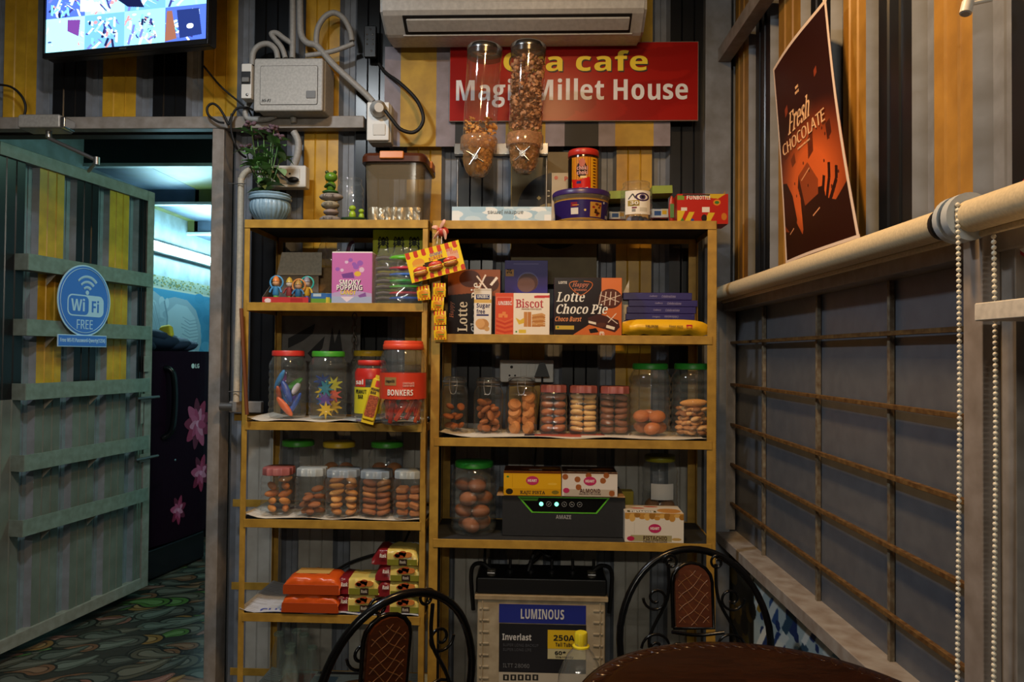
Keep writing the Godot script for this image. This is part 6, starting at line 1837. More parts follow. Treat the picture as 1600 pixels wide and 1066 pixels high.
# ------------------------------------------------------------------ jars and what is in them
func jar(called: String, label: String, pos: Vector3, r: float, h: float, kind: String, lid: Material, group := "", turn := 0.0) -> Node3D:
	var o := thing(called, label, "jar", pos, turn, group)
	if kind == "pet":
		var prof := [Vector2(0, 0.003), Vector2(r * 0.82, 0.0), Vector2(r * 0.93, 0.006)]
		var n := 7
		for i in n:
			var y := lerpf(0.02, h * 0.74, i / float(n - 1))
			prof.append(Vector2(r * 0.965, y - 0.004))
			prof.append(Vector2(r, y))
			prof.append(Vector2(r, y + h * 0.055))
			prof.append(Vector2(r * 0.965, y + h * 0.055 + 0.004))
		prof.append_array([Vector2(r * 0.95, h * 0.83), Vector2(r * 0.86, h * 0.88), Vector2(r * 0.78, h * 0.915), Vector2(r * 0.77, h * 0.93)])
		part(o, "jar", G.new().lathe(prof, 36, Vector3.ZERO, 2.0, 1.0, 1.0, 0.3), M.pet)
		part(o, "lid", G.new().lathe([Vector2(r * 0.80, h * 0.915), Vector2(r * 0.85, h * 0.925), Vector2(r * 0.85, h * 0.985), Vector2(r * 0.81, h), Vector2(0, h)], 36), lid)
	elif kind == "square":
		var prof := [Vector2(0, 0.003), Vector2(r * 0.90, 0.0), Vector2(r * 0.97, 0.006)]
		for i in 6:
			var y := lerpf(0.012, h * 0.70, i / 5.0)
			prof.append_array([Vector2(r * 0.975, y - 0.003), Vector2(r, y), Vector2(r, y + h * 0.06), Vector2(r * 0.975, y + h * 0.06 + 0.003)])
		prof.append_array([Vector2(r * 0.97, h * 0.80), Vector2(r * 0.90, h * 0.84), Vector2(r * 0.86, h * 0.86)])
		part(o, "jar", G.new().lathe(prof, 40, Vector3.ZERO, 5.0, 1.0, 1.0, 0.3), M.pet)
		part(o, "lid", G.new().lathe([Vector2(r * 0.9, h * 0.845), Vector2(r * 0.95, h * 0.85), Vector2(r * 0.95, h * 0.98), Vector2(r * 0.90, h), Vector2(0, h)], 72, Vector3.ZERO, 3.2, 1.0, 1.0, 0.6, 0.02, 60), lid)
	else:
		var prof := [Vector2(0, 0.006), Vector2(r * 0.88, 0.0), Vector2(r * 0.98, 0.008), Vector2(r, 0.02), Vector2(r, h * 0.66), Vector2(r * 0.96, h * 0.74), Vector2(r * 0.82, h * 0.80), Vector2(r * 0.78, h * 0.83), Vector2(r * 0.80, h * 0.88)]
		part(o, "jar", G.new().lathe(prof, 40, Vector3.ZERO, 4.0, 1.0, 1.0, 0.5), M.glass)
		part(o, "rim_ring", G.new().lathe([Vector2(r * 0.80, h * 0.875), Vector2(r * 0.88, h * 0.885), Vector2(r * 0.88, h * 0.91), Vector2(r * 0.80, h * 0.915)], 32), mat(sq(0x8c8680), 0.35, 0.5))
		part(o, "lid", G.new().lathe([Vector2(r * 0.82, h * 0.91), Vector2(r * 0.86, h * 0.92), Vector2(r * 0.84, h * 0.96), Vector2(r * 0.7, h * 0.985), Vector2(0, h * 0.99)], 36), clear(sq(0x8f9690), 0.2, 0.05))
		var wire: Material = M.steel
		var ring := []
		for i in 33:
			ring.append(Vector3(cos(TAU * i / 32) * r * 0.82, h * 0.83, sin(TAU * i / 32) * r * 0.82))
		part(o, "wire_ring", G.new().tube(ring, 0.0014, 6, false), wire)
		part(o, "clasp", G.new().tube(curve([Vector3(-0.012, h * 0.95, r * 0.84), Vector3(-0.014, h * 0.84, r * 0.90), Vector3(-0.008, h * 0.70, r * 1.03), Vector3(0.008, h * 0.70, r * 1.03), Vector3(0.014, h * 0.84, r * 0.90), Vector3(0.012, h * 0.95, r * 0.84)], 5), 0.0014, 6), wire)
		part(o, "clasp", G.new().tube(curve([Vector3(-r * 0.84, h * 0.90, 0), Vector3(-r * 0.5, h * 0.97, r * 0.7), Vector3(0, h * 0.975, r * 0.9), Vector3(r * 0.5, h * 0.97, r * 0.7), Vector3(r * 0.84, h * 0.90, 0)], 5), 0.0014, 6), wire)
	return o

var baked := {}
func biscuit_look(c: int) -> StandardMaterial3D:
	if not baked.has(c):
		var m := mat(sq(c).lightened(0.14) * Color(1.12, 1.06, 0.92), 0.7)
		m.albedo_texture = M.crumb
		m.uv1_triplanar = true
		m.uv1_scale = Vector3.ONE * 14.0
		m.heightmap_enabled = false
		baked[c] = m
	return baked[c]
# n biscuits laid in layers of `per`; shape: disc, oval, stick, block, bun
func biscuits(at_: Vector3, r: float, h: float, n: int, per: int, shape: String, tone: Array, label: String, group: String, called: String, sd: int, flat := 0.35, stand := false) -> void:
	if not M.has("crumb"):
		M.crumb = noise_tex(0.06, Color(0.74, 0.64, 0.54), Color(1, 1, 1), 256, 71, 5)
	var rr := RandomNumberGenerator.new()
	rr.seed = sd
	var layers := ceili(n / float(per))
	var th := h / layers
	var g := G.new()
	var s := r / (1.0 if per == 1 else (2.05 if per == 2 else (2.16 if per == 3 else (2.42 if per < 7 else 4.2))))
	match shape:
		"disc":
			g.lathe([Vector2(0, -th * 0.42), Vector2(s * 0.8, -th * 0.42), Vector2(s * 0.98, -th * 0.15), Vector2(s * 0.98, th * 0.12), Vector2(s * 0.8, th * 0.40), Vector2(0, th * 0.46)], 18)
		"oval":
			g.ball(Vector3.ZERO, Vector3(s * 1.04, minf(th * 0.5, s * 0.45), s * 0.7), 14)
		"bun":
			g.ball(Vector3.ZERO, Vector3(s, minf(th * 0.52, s * 0.85), s), 16)
		"stick":
			g.ball(Vector3.ZERO, Vector3(s * 1.08, minf(th * 0.5, s * 0.5), s * 0.5), 14)
		"block":
			g.box(Vector3.ZERO, Vector3(s * 1.8, th * 0.9, s * 1.8), minf(th * 0.3, s * 0.4))
	var m := g.mesh()
	for i in n:
		var lay := i / per
		var slot := i % per
		var a := TAU * slot / per + lay * 0.9 + rr.randf_range(-0.25, 0.25)
		if per == 2:
			a = PI / 2 + PI * slot + rr.randf_range(-0.15, 0.15)
		var rad := 0.0 if per == 1 else (r - s * 1.08) * (rr.randf_range(0.45, 1.0) if per > 6 else 1.0)
		var o := single(called, label, "biscuit", m, biscuit_look(tone[rr.randi() % tone.size()]), at_ + Vector3(sin(a) * rad, th * (lay + 0.5) + 0.006, cos(a) * rad), group)
		o.rotation = Vector3(rr.randf_range(-flat, flat), rr.randf() * TAU, rr.randf_range(-flat, flat))
		if stand:
			o.rotation = Vector3(PI / 2 + rr.randf_range(-0.7, 0.5), rr.randf_range(-0.6, 0.6), rr.randf_range(-0.4, 0.4))
		if shape == "block":
			o.rotation.y = rr.randf_range(-0.3, 0.3)

func paper(called: String, label: String, base: float, xa: float, xb: float, za: float, zb: float, sd: int, tint := 0xd8d2c4, turned := 0.0) -> void:
	var p := Paint.new(256, 128, sq(tint))
	var r := RandomNumberGenerator.new()
	r.seed = sd
	for cx in 8:
		for i in 22:
			if r.randf() < 0.85:
				p.rect(cx / 8.0 + 0.012, i / 22.0 + 0.01, cx / 8.0 + 0.012 + r.randf_range(0.06, 0.10), i / 22.0 + 0.025, sq([0x8a8680, 0x77736e, 0x9a958c][i % 3]))
	for i in 3:
		var q := Vector2(r.randf_range(0, 0.8), r.randf_range(0, 0.7))
		p.rect(q.x, q.y, q.x + 0.18, q.y + 0.25, sq([0x7a6a8c, 0x3c3a44, 0xb05a4a, 0x6a88a0][r.randi() % 4]))
	p.rect(0.3, 0.02, 0.7, 0.09, sq(0x3a3a3e))
	var rows := []
	for i in 5:
		var row := []
		for k in 25:
			var u := k / 24.0
			var v := i / 4.0
			var lift := 0.0016 + 0.0012 * sin(k * 1.3 + sd) * v
			if i == 4:
				lift += 0.003 + 0.003 * sin(k * 0.8 + sd)
			row.append(Vector3(lerpf(xa, xb, u) + turned * (1.0 - v), base + lift + (0.012 * pow(maxf(0.0, 0.12 - u) / 0.12, 2.0)), lerpf(zb, za, v)))
		rows.append(row)
	single(called, label, "newspaper", G.new().sheet(rows, 0.0006), printed(p, 0.85))

func spot_on(x: float, y: float, h: float, r: float) -> Vector3:   # centre of a round base whose front edge is seen at x, y on a level h
	var p := on(x, y, h)
	return Vector3(at(x, y, p.z - r).x, h, p.z - r)

func jar_items() -> void:
	var lids := {"red": mat(sq(0xc8342c), 0.4), "green": mat(sq(0x3f9a2c), 0.4), "yellow": mat(sq(0xd0b02c), 0.4), "pink": mat(sq(0x9c5a58), 0.45), "clear": clear(sq(0xd0dce0), 0.55, 0.2), "frost": clear(sq(0xa9b8c4), 0.6, 0.2)}
	# ---- narrow unit, third level: jars of toys and sweets
	var b := 1.157
	paper("newspaper_liner", "newspaper lining the shelf under the toy and sweet jars", 1.1535, LX0 + 0.02, LX1 - 0.03, -2.602, -2.86, 3)
	var ja := spot_on(449, 656, b, 0.069)
	jar("toy_jar", "clear jar of coloured toys with a red lid", ja, 0.069, at(449, 548, ja.z).y - b, "pet", lids.red)
	var toyc := [0xd8622c, 0x2c5ac0, 0x5a3a9a, 0x3a7ad0, 0xd06030, 0x2a4a9a, 0xc8c8d8, 0x4aa04a, 0x7a3ab0, 0x3a8ac8]
	for i in 10:
		var g := G.new().ball(Vector3.ZERO, Vector3(0.014, 0.046, 0.010), 12)
		var a := i * 1.3
		var t := single("toy_piece", ["orange", "blue", "purple", "sky blue", "orange", "navy", "white", "green", "violet", "azure"][i] + " flat toy piece inside the red-lidded jar", "toy", g, mat(sq(toyc[i]), 0.35), ja + Vector3(sin(a) * 0.032, 0.045 + 0.011 * i, cos(a) * 0.032), "toys in the red-lidded jar")
		t.rotation = Vector3(0.3 * sin(i * 2.0), a, [0.7, -0.5, 1.1, -0.3, -0.75, 0.4, -1.2, 0.9, 0.2, -0.6][i])
	var jb := spot_on(512, 657, b, 0.071)
	jar("toy_jar", "clear jar of yellow flower toys with a green lid", jb, 0.071, at(512, 549, jb.z).y - b, "pet", lids.green)
	var star := []
	for i in 16:
		var rad := 0.034 if i % 2 == 0 else 0.014
		star.append(Vector2(cos(TAU * i / 16), sin(TAU * i / 16)) * rad)
	var sm := G.new().slab(star, -0.005, 0.005).mesh()
	for i in 9:
		var a := i * 2.1
		var t := single("flower_toy", ["yellow", "yellow", "blue", "purple", "red", "yellow", "teal", "lemon", "navy"][i] + " star-shaped toy inside the green-lidded jar", "toy", sm, mat(sq([0xd8b41c, 0xd0b020, 0x2a6ab0, 0x5a3a90, 0xb03024, 0xc8a820, 0x2a7a8a, 0xc8c83a, 0x24408c][i]), 0.4), jb + Vector3(sin(a) * 0.022, 0.035 + 0.013 * i, cos(a) * 0.022 + 0.008), "toys in the green-lidded jar")
		t.rotation = Vector3(0.4 * sin(i), 0.5 * cos(i * 1.7), i * 0.5)
	var jc := Vector3(at(576, 600, -2.80).x, b, -2.80)
	jar("toy_jar", "clear jar with a yellow lid behind the peanut bar jar", jc, 0.068, at(576, 548, jc.z).y - b, "pet", lids.yellow)
	var jd := spot_on(574, 664, b, 0.058)
	jd.z -= 0.055
	var hd := at(574, 563, jd.z).y - b
	var pj := jar("peanut_bar_jar", "peanut bar jar with red lid and yellow label", jd, 0.058, hd, "pet", lids.red)
	part(pj, "red_sleeve", G.new().lathe([Vector2(0.0588, hd * 0.70), Vector2(0.0588, hd * 0.80), Vector2(0.052, hd * 0.87)], 36), mat(sq(0xb82820), 0.35))
	part(pj, "label", bent_panel(0.0592, 0.15, hd * 0.42, Vector3(0, hd * 0.36, 0)), mat(sq(0xd8cc2a), 0.4))
	part(pj, "badge", bent_panel(0.0596, 0.05, hd * 0.16, Vector3(0, hd * 0.66, 0)), mat(sq(0xc03028), 0.4)).rotation.y = -0.55
	var tm := text_mesh("sal", 0.034, 0.018, "db", 0.06)
	var tl := part(pj, "lettering", tm, M.white)
	tl.transform = Transform3D(Basis(Vector3.UP, -0.55), Vector3(sin(-0.55) * 0.0605, hd * 0.655, cos(-0.55) * 0.0605))
	for t in [["PEANUT", 0.50, 0.046], ["BAR", 0.42, 0.022]]:
		var q := part(pj, "lettering", text_mesh(t[0], t[2], 0.014, "db", 0.06), M.ink)
		q.transform = Transform3D(Basis(Vector3.UP, -0.45), Vector3(sin(-0.45) * 0.0600, hd * t[1], cos(-0.45) * 0.0600))
	var pk := thing("peanut_bar_packet", "yellow peanut bar packet leaning against the jars", "packet", Vector3(at(578, 655, -2.585).x, b, jd.z + 0.071))
	pk.rotation = Vector3(-0.12, 0, -0.24)
	part(pk, "wrapper", G.new().box(Vector3(0, 0.086, 0), Vector3(0.047, 0.150, 0.015), 0.006).box(Vector3(0, 0.086, 0), Vector3(0.045, 0.172, 0.002), 0.0006), mat(sq(0xd8b81c), 0.3))
	part(pk, "peanut_print", G.new().slab(rrect(0.036, 0.075, 0.006, Vector2(0, 0.062)), 0.006, 0.0088), worn(sq(0xc8682c), 0.5, noise_tex(0.08, Color(0.5, 0.3, 0.2), Color.WHITE, 128, 33, 3), 12.0))
	part(pk, "brand_print", G.new().slab(rrect(0.022, 0.022, 0.003, Vector2(0.004, 0.142)), 0.006, 0.0086), M.red)
	letters(pk, "PEANUT", Vector3(0, 0.121, 0.0092), 0.034, 0.009, M.ink)
	letters(pk, "BAR", Vector3(-0.006, 0.109, 0.0092), 0.02, 0.009, M.ink)
	# big jar of red bars
	var je := spot_on(629, 666, b, 0.080)
	var he := at(632, 533, je.z).y - b
	var bj := jar("toffee_jar", "large jar of red toffee bars with orange label and red lid", je, 0.080, he, "pet", mat(sq(0xd8482c), 0.4))
	part(bj, "lid_band", G.new().lathe([Vector2(0.069, he * 0.895), Vector2(0.0705, he * 0.90), Vector2(0.0705, he * 0.95), Vector2(0.068, he * 0.96)], 36), mat(sq(0xd8482c), 0.4))
	part(bj, "label", G.new().lathe([Vector2(0.0812, he * 0.31), Vector2(0.0812, he * 0.62)], 40), mat(sq(0xcf4028), 0.35))
	part(bj, "brand_plate", bent_panel(0.0816, 0.046, 0.028, Vector3(0, he * 0.52, 0)), mat(sq(0x9a7a4a), 0.4)).rotation.y = -0.38
	var l1 := part(bj, "lettering", text_mesh("cupelli", 0.036, 0.012, "sb", 0.082), M.ink)
	l1.transform = Transform3D(Basis(Vector3.UP, -0.38), Vector3(sin(-0.38) * 0.0824, he * 0.52, cos(-0.38) * 0.0824))
	wrapped(bj, "BONKERS", 0.0828, he * 0.39, 0.06, 0.09, 0.020, M.white)
	for t in [["CHOCOLATE", 0.50], ["COATED TOFFEE", 0.47]]:
		var q := part(bj, "lettering", text_mesh(t[0], 0.04, 0.006, "db", 0.082), mat(sq(0xf0c0b0), 0.4))
		q.transform = Transform3D(Basis(Vector3.UP, 0.42), Vector3(sin(0.42) * 0.0822, he * t[1], cos(0.42) * 0.0822))
	var bar := G.new().box(Vector3.ZERO, Vector3(0.016, 0.078, 0.010), 0.003).mesh()
	for i in 16:
		var a := (i % 9) * 0.62 - 2.4
		var t := single("toffee_bar", "red wrapped toffee bar inside the orange-labelled jar", "sweet", bar, mat(sq([0xc03a20, 0x98200f, 0xd05a30, 0xa82818][i % 4]), 0.25), je + Vector3(sin(a) * 0.056, 0.042 + 0.022 * (i / 9) + 0.006 * (i % 3), cos(a) * 0.056), "toffee bars in the orange-labelled jar")
		t.rotation = Vector3(0.1, a, -0.55 + 0.08 * (i % 4))
	# ---- narrow unit, fourth level: square biscuit jars in front, big round jars behind
	b = 0.811
	paper("newspaper_liner", "newspaper lining the shelf under the square biscuit jars", 0.807, LX0 + 0.01, LX1 - 0.01, -2.604, -2.86, 8)
	var sj := [[435, 808, 729, 24, "pink", "square jar of golden rusks with a pink lid", "stick", [0xd09040, 0xb87030], 9, 2, 0.86, "long golden rusk in the pink-lidded square jar"],
		[487, 811, 730, 23, "clear", "square jar of brown biscuits with a clear lid, second in its row", "oval", [0x8a4c20, 0x9a5a28], 10, 3, 0.62, "brown biscuit in the second square jar"],
		[537, 812, 732, 26, "frost", "square jar of chunky tan biscuits in the middle of the row", "oval", [0xc8944e, 0xb87e3c, 0xd6a860], 12, 2, 0.86, "chunky tan biscuit in the middle square jar"],
		[588, 812, 734, 25, "frost", "square jar of layered brown biscuits, fourth in its row", "disc", [0x9a5c2c, 0x8a4a20, 0xb07838], 12, 2, 0.80, "flat brown biscuit in the fourth square jar"],
		[639, 814, 734, 23, "clear", "square jar of square biscuits nearest the gold middle posts", "block", [0xa8682a, 0x98581e], 8, 2, 0.68, "square biscuit in the jar nearest the middle posts"]]
	for q in sj:
		var r: float = m2(q[3], -2.66)
		var p := spot_on(q[0], q[1], b, r)
		p.z = maxf(p.z, -2.70)
		var h: float = at(q[0], q[2], p.z).y - b
		jar("biscuit_jar", q[5], p, r, h, "square", lids[q[4]], "square biscuit jars on the narrow unit")
		biscuits(p, r * 0.94, h * q[10] * 0.92, q[8], q[9], q[6], q[7], q[11], "biscuits in the " + q[5], "biscuit", 100 + int(q[0]))
	var rj := [[466, 688, "green", "big round jar with a green lid behind the first square jars"], [530, 690, "yellow", "big round jar with a yellow lid behind the middle square jar"], [605, 690, "green", "big round jar with a green lid behind the last square jars"]]
	for i in 3:
		var q: Array = rj[i]
		var p := Vector3(at(q[0], 700, -2.84).x, b, -2.84)
		var h: float = at(q[0], q[1], p.z).y - b
		jar("storage_jar", q[3], p, 0.072, h, "pet", lids[q[2]], "big round jars on the narrow unit")
		if i > 0:
			biscuits(p, 0.062, h * 0.66, 6, 2, "bun", [0x9a5a24, 0xa86a2c], ["", "brown bun in the yellow-lidded round jar", "brown bun in the round jar behind the last square jars"][i], "buns in the round jars " + str(i), "bun", 210 + i)
	# ---- wide unit, third level: clip-top jars, square jars and two big ones
	b = 1.110
	paper("newspaper_liner", "newspaper lining the shelf under the clip-top jars", 1.106, RX0 + 0.03, RX1 - 0.03, -2.603, -2.88, 14)
	var cj := [[711, 676, 587, 22, "first clip-top glass jar, part hidden by the gold post", "oval", [0x9a5222, 0x8a4418], 8, 3, 0.50, "brown oval biscuit in the first clip-top jar", 0.6],
		[764, 676, 588, 23, "clip-top glass jar of small brown biscuits, second in its row", "oval", [0xa05a28, 0x90501f], 18, 4, 0.56, "small brown biscuit in the second clip-top jar", 1.2],
		[815, 677, 588, 25, "clip-top glass jar of large round tan biscuits", "disc", [0xb87a40, 0xc08448], 9, 2, 0.66, "large round tan biscuit in the third clip-top jar", 0.75]]
	for q in cj:
		var r: float = m2(q[3], -2.72)
		var p := spot_on(q[0], q[1], b, r)
		p.z = maxf(p.z, -2.76)
		var h: float = at(q[0], q[2], p.z).y - b
		jar("clip_top_jar", q[4], p, r, h, "clip", M.glass, "clip-top jars on the wide unit")
		biscuits(p, r * 0.92, h * q[9], q[7], q[8], q[5], q[6], q[10], "biscuits in the " + q[4], "biscuit", 300 + int(q[0]), q[11], q[5] == "disc")
	var qj := [[864, 677, 601, 22, "pink-lidded square jar of round brown biscuits", "bun", [0xa05a24, 0x925020], 10, 2, "round brown biscuit in the first pink-lidded square jar"],
		[910, 678, 602, 23, "pink-lidded square jar of pale cream biscuits", "disc", [0xd8bc80, 0xe0c890], 14, 2, "pale cream biscuit in the middle pink-lidded jar"],
		[958, 679, 603, 24, "pink-lidded square jar of dark brown biscuits", "disc", [0x6a3618, 0x7a4420], 12, 2, "dark brown biscuit in the last pink-lidded jar"]]
	for q in qj:
		var r: float = m2(q[3], -2.72)
		var p := spot_on(q[0], q[1], b, r)
		p.z = maxf(p.z, -2.76)
		var h: float = at(q[0], q[2], p.z).y - b
		jar("biscuit_jar", q[4], p, r, h, "square", lids.pink, "pink-lidded square jars on the wide unit")
		biscuits(p, r * 0.94, h * 0.80, q[7], q[8], q[5], q[6], q[9], "biscuits in the " + q[4], "biscuit", 400 + int(q[0]), 0.25)
	for i in 2:
		var px: float = [1015, 1079][i]
		var p := spot_on(px, 683, b, 0.076)
		p.z = maxf(p.z, -2.74)
		var h: float = at(px, 568, p.z).y - b
		jar("storage_jar", ["big green-lidded jar with orange buns at its bottom", "big green-lidded jar of nut clusters beside the corner post"][i], p, 0.076, h, "pet", mat(sq(0x2f9a34), 0.4), "big green-lidded jars on the wide unit")
		if i == 0:
			biscuits(p, 0.068, 0.085, 6, 3, "bun", [0xb8682c, 0xa85c22], "orange brown bun at the bottom of the green-lidded jar", "buns in the green-lidded jar", "bun", 61)
		else:
			biscuits(p, 0.069, 0.10, 66, 11, "bun", [0xc89a68, 0xa8784a, 0xd8b888, 0x8a5a34], "small nut cluster in the jar beside the corner post", "nut clusters in the corner jar", "nut_cluster", 62)
			var st := single("bread_stick", "golden bread stick lying on the nut clusters", "bread", G.new().ball(Vector3.ZERO, Vector3(0.052, 0.014, 0.016), 14), biscuit_look(0xd8a050), p + Vector3(0.0, 0.122, 0.03))
			st.rotation.z = 0.05
	# ---- wide unit, fourth level
	b = 0.749
	var pg := spot_on(740, 838, b, 0.083)
	pg.z = maxf(pg.z, -2.72)
	var hg := at(741, 720, pg.z).y - b
	jar("storage_jar", "big ribbed jar of brown buns with a green lid beside the inverter", pg, 0.083, hg, "pet", mat(sq(0x2f9a34), 0.4))
	biscuits(pg, 0.074, hg * 0.74, 12, 3, "bun", [0x7a4420, 0x6a3818, 0x8a5028], "brown bun in the big ribbed jar by the inverter", "buns in the big ribbed jar", "bun", 71)
	var py := Vector3(at(1031, 740, -2.86).x, b, -2.86)
	var hy := at(1031, 711, py.z).y - b
	var jy := jar("storage_jar", "jar with dull yellow lid and white label behind the pistachio carton", py, 0.068, hy, "pet", mat(sq(0x8a8a20), 0.4))
	part(jy, "label", bent_panel(0.0692, 0.09, 0.06, Vector3(0, hy * 0.52, 0)), M.white)
	biscuits(py, 0.06, hy * 0.38, 6, 3, "bun", [0x9a6a3a, 0x8a5a2c], "brown bun in the yellow-lidded jar behind the carton", "buns in the yellow-lidded jar", "bun", 72)

# ------------------------------------------------------------------ inverter, cartons, packets, battery, bottles
func low_items() -> void:
	var b := 0.749
	# inverter
	var zf := -2.665
	var c := carton("inverter", "black power inverter with a green-edged control panel", "inverter", 785, 977, 776, zf, 0.22, b, worn(sq(0x222326), 0.5, M.fine, 4.0))
	var green := mat(sq(0x5fc02c), 0.4)
	patch(c, "panel_edge", [[809, 777], [953, 777], [933, 802], [831, 802]], green, 0.0005)
	patch(c, "panel", [[813, 778.5], [949, 778.5], [931, 800], [833, 800]], mat(sq(0x0c0d0e), 0.15), 0.0012)
	patch(c, "panel_tag", [[812, 778.5], [842, 778.5], [840, 783], [816, 783]], mat(sq(0x3f7a24), 0.3), 0.0016)
	for i in 6:
		var lit := i == 0 or i == 2
		var x := 846.0 + i * 12
		var p := cpx(c, x, 788)
		if lit:
			part(c.o, "status_light", G.new().slab(circle(0.0075, 16, Vector2(p.x, p.y)), c.d / 2, c.d / 2 + 0.0032), glow(Color(0.45, 1.0, 0.75), 2.2))
		else:
			var ring := []
			for k in 17:
				ring.append(Vector3(p.x + cos(TAU * k / 16) * 0.0085, p.y + sin(TAU * k / 16) * 0.0085, c.d / 2 + 0.0022))
			part(c.o, "icon_ring", G.new().tube(ring, 0.0008, 4, false), mat(sq(0x9a9c9c), 0.4))
			part(c.o, "icon_print", G.new().box(Vector3(p.x, p.y, c.d / 2 + 0.0022), Vector3(0.007, 0.002, 0.0008), 0.0, Basis(Vector3.BACK, 0.7 * i)), mat(sq(0x9a9c9c), 0.4))
		part(c.o, "caption_print", G.new().box(Vector3(p.x, p.y - 0.014, c.d / 2 + 0.002), Vector3(0.012, 0.0014, 0.0006)), mat(sq(0x8a8c8c), 0.4))
	say(c, "AMAZE", 869, 805, 893, 811, mat(sq(0x9a9a9c), 0.4))
	var y1: float = b + c.h
	var cb := single("cardboard_sheet", "flattened cardboard sheet lying on top of the inverter", "cardboard", G.new().box(Vector3(0, 0.0016, 0), Vector3(0.46, 0.003, 0.17), 0.0006), M.cardboard, Vector3(at(876, 776, zf).x, y1 + 0.0004, zf - 0.075))
	y1 += 0.004
	var magenta := mat(sq(0xb8245c), 0.4)
	var yl := Paint.new(180, 80, sq(0xd8a41c))
	yl.rect(0, 0, 1, 0.08, sq(0x5a2a12)).rect(0.0, 0.72, 1, 1, sq(0xc89414)).rect(0.15, 0.12, 0.152, 0.68, sq(0xb88410)).oval(0.1, 0.84, 0.06, 0.12, sq(0x2a2418)).oval(0.9, 0.85, 0.06, 0.08, sq(0x7a6a24)).oval(0.07, 0.22, 0.02, 0.04, sq(0x3a7a34)).oval(0.85, 0.5, 0.08, 0.05, sq(0xe0b43c))
	var a := carton("biscuit_carton", "yellow nut biscuit carton on top of the inverter", "box", 787, 877, 737, zf + 0.012, 0.13, y1, mat(sq(0xc08a1c), 0.45), printed(yl, 0.35))
	part(a.o, "top_print", G.new().box(Vector3(0, a.h + 0.0004, 0), Vector3(a.w * 0.98, 0.0006, a.d * 0.98)), printed(Paint.new(64, 48, sq(0x5a2c12)).oval(0.5, 0.5, 0.2, 0.2, sq(0x8a4a20)).oval(0.8, 0.4, 0.18, 0.2, sq(0xa8702c)).rect(0.45, 0.6, 0.7, 0.8, sq(0xd8ccc0))))
	dot(a, "logo_print", 832, 751, 10, 7, magenta)
	say(a, "HEART", 825, 749, 839, 753, M.white)
	say(a, "KAJU PISTA", 813, 767, 852, 773, mat(sq(0x241c10), 0.5), "sb")
	var wp := Paint.new(180, 80, sq(0xd8d0c8))
	wp.rect(0, 0, 1, 0.07, sq(0x4a2c20)).rect(0.04, 0.72, 0.96, 1, sq(0xb8ac9c))
	for q in [[0.06, 0.2], [0.28, 0.3], [0.48, 0.14], [0.8, 0.12], [0.3, 0.62], [0.9, 0.86], [0.74, 0.34]]:
		wp.oval(q[0], q[1], 0.05, 0.12, sq([0x9a5a30, 0xb8a090][int(q[0] * 100) % 2]))
	a = carton("biscuit_carton", "white almond biscuit carton on top of the inverter", "box", 878, 965, 738, zf + 0.012, 0.13, y1, mat(sq(0xc8c0b8), 0.45), printed(wp, 0.35))
	part(a.o, "top_print", G.new().box(Vector3(0, a.h + 0.0004, 0), Vector3(a.w * 0.98, 0.0006, a.d * 0.98)), printed(Paint.new(64, 48, sq(0x3c2418)).oval(0.75, 0.5, 0.2, 0.2, sq(0x9a5a2c)).rect(0.1, 0.6, 0.5, 0.75, sq(0xb8a89c))))
	dot(a, "logo_print", 922, 752, 10, 7, magenta)
	dot(a, "logo_print", 885, 767, 5, 4, magenta)
	say(a, "HEART", 915, 750, 929, 754, M.white)
	say(a, "ALMOND", 906, 764, 938, 770, mat(sq(0x4a2018), 0.5), "db")
	say(a, "EGGLESS BUTTER COOKIES", 905, 771, 939, 773, mat(sq(0x6a4a40), 0.5), "d")
	var pp := Paint.new(190, 116, sq(0xd8d2c6))
	pp.rect(0, 0, 1, 0.10, sq(0xb8863c)).rect(0.1, 0.76, 0.8, 0.98, sq(0xa09870)).rect(0.16, 0.34, 0.162, 0.72, sq(0xb8b0a4)).oval(0.88, 0.88, 0.08, 0.05, sq(0xb89a5c)).oval(0.1, 0.88, 0.06, 0.08, sq(0xb02850))
	for i in 12:
		pp.oval(0.04 + i * 0.085, 0.12 + 0.05 * sin(i * 2.3), 0.05, 0.10 + 0.04 * sin(i * 1.7), sq([0xb8863c, 0xd0a458, 0x9a6c2c][i % 3]))
	a = carton("biscuit_carton", "white pistachio biscuit carton standing at the shelf's front", "box", 977, 1069, 802, -2.605, 0.13, b, mat(sq(0xcdc4b4), 0.45), printed(pp, 0.35), "", -0.02)
	part(a.o, "top_print", G.new().box(Vector3(0, a.h + 0.0004, 0), Vector3(a.w * 0.98, 0.0006, a.d * 0.98)), printed(Paint.new(96, 64, sq(0xc9c0b0)).rect(0.05, 0.74, 0.55, 0.96, sq(0x4a4420)).oval(0.78, 0.7, 0.2, 0.3, sq(0xb8803a)).oval(0.25, 0.4, 0.12, 0.08, sq(0xb05038)).oval(0.5, 0.18, 0.12, 0.08, sq(0xb05038))))
	letters(a.o, "PISTACHIO", Vector3(-a.w * 0.2, a.h + 0.0012, a.d * 0.36), a.w * 0.4, 0.016, M.white, "db", 0.0, 0.0, Basis(Vector3.RIGHT, -PI / 2))
	dot(a, "logo_print", 1024, 826, 10, 7, magenta)
	say(a, "HEART", 1017, 824, 1031, 828, M.white)
	say(a, "PISTACHIO", 1006, 838, 1043, 844, mat(sq(0x4a3018), 0.5), "db")
	say(a, "EGGLESS BUTTER COOKIES", 1006, 845, 1043, 847, mat(sq(0x6a4a40), 0.5), "d")
	carton("yellow_carton", "small yellow carton behind the inverter's end", "box", 968, 990, 768, -2.84, 0.05, b, mat(sq(0xb09a24), 0.5))
	# ---- narrow unit, fifth level: rusk packets on newspaper
	b = 0.4745
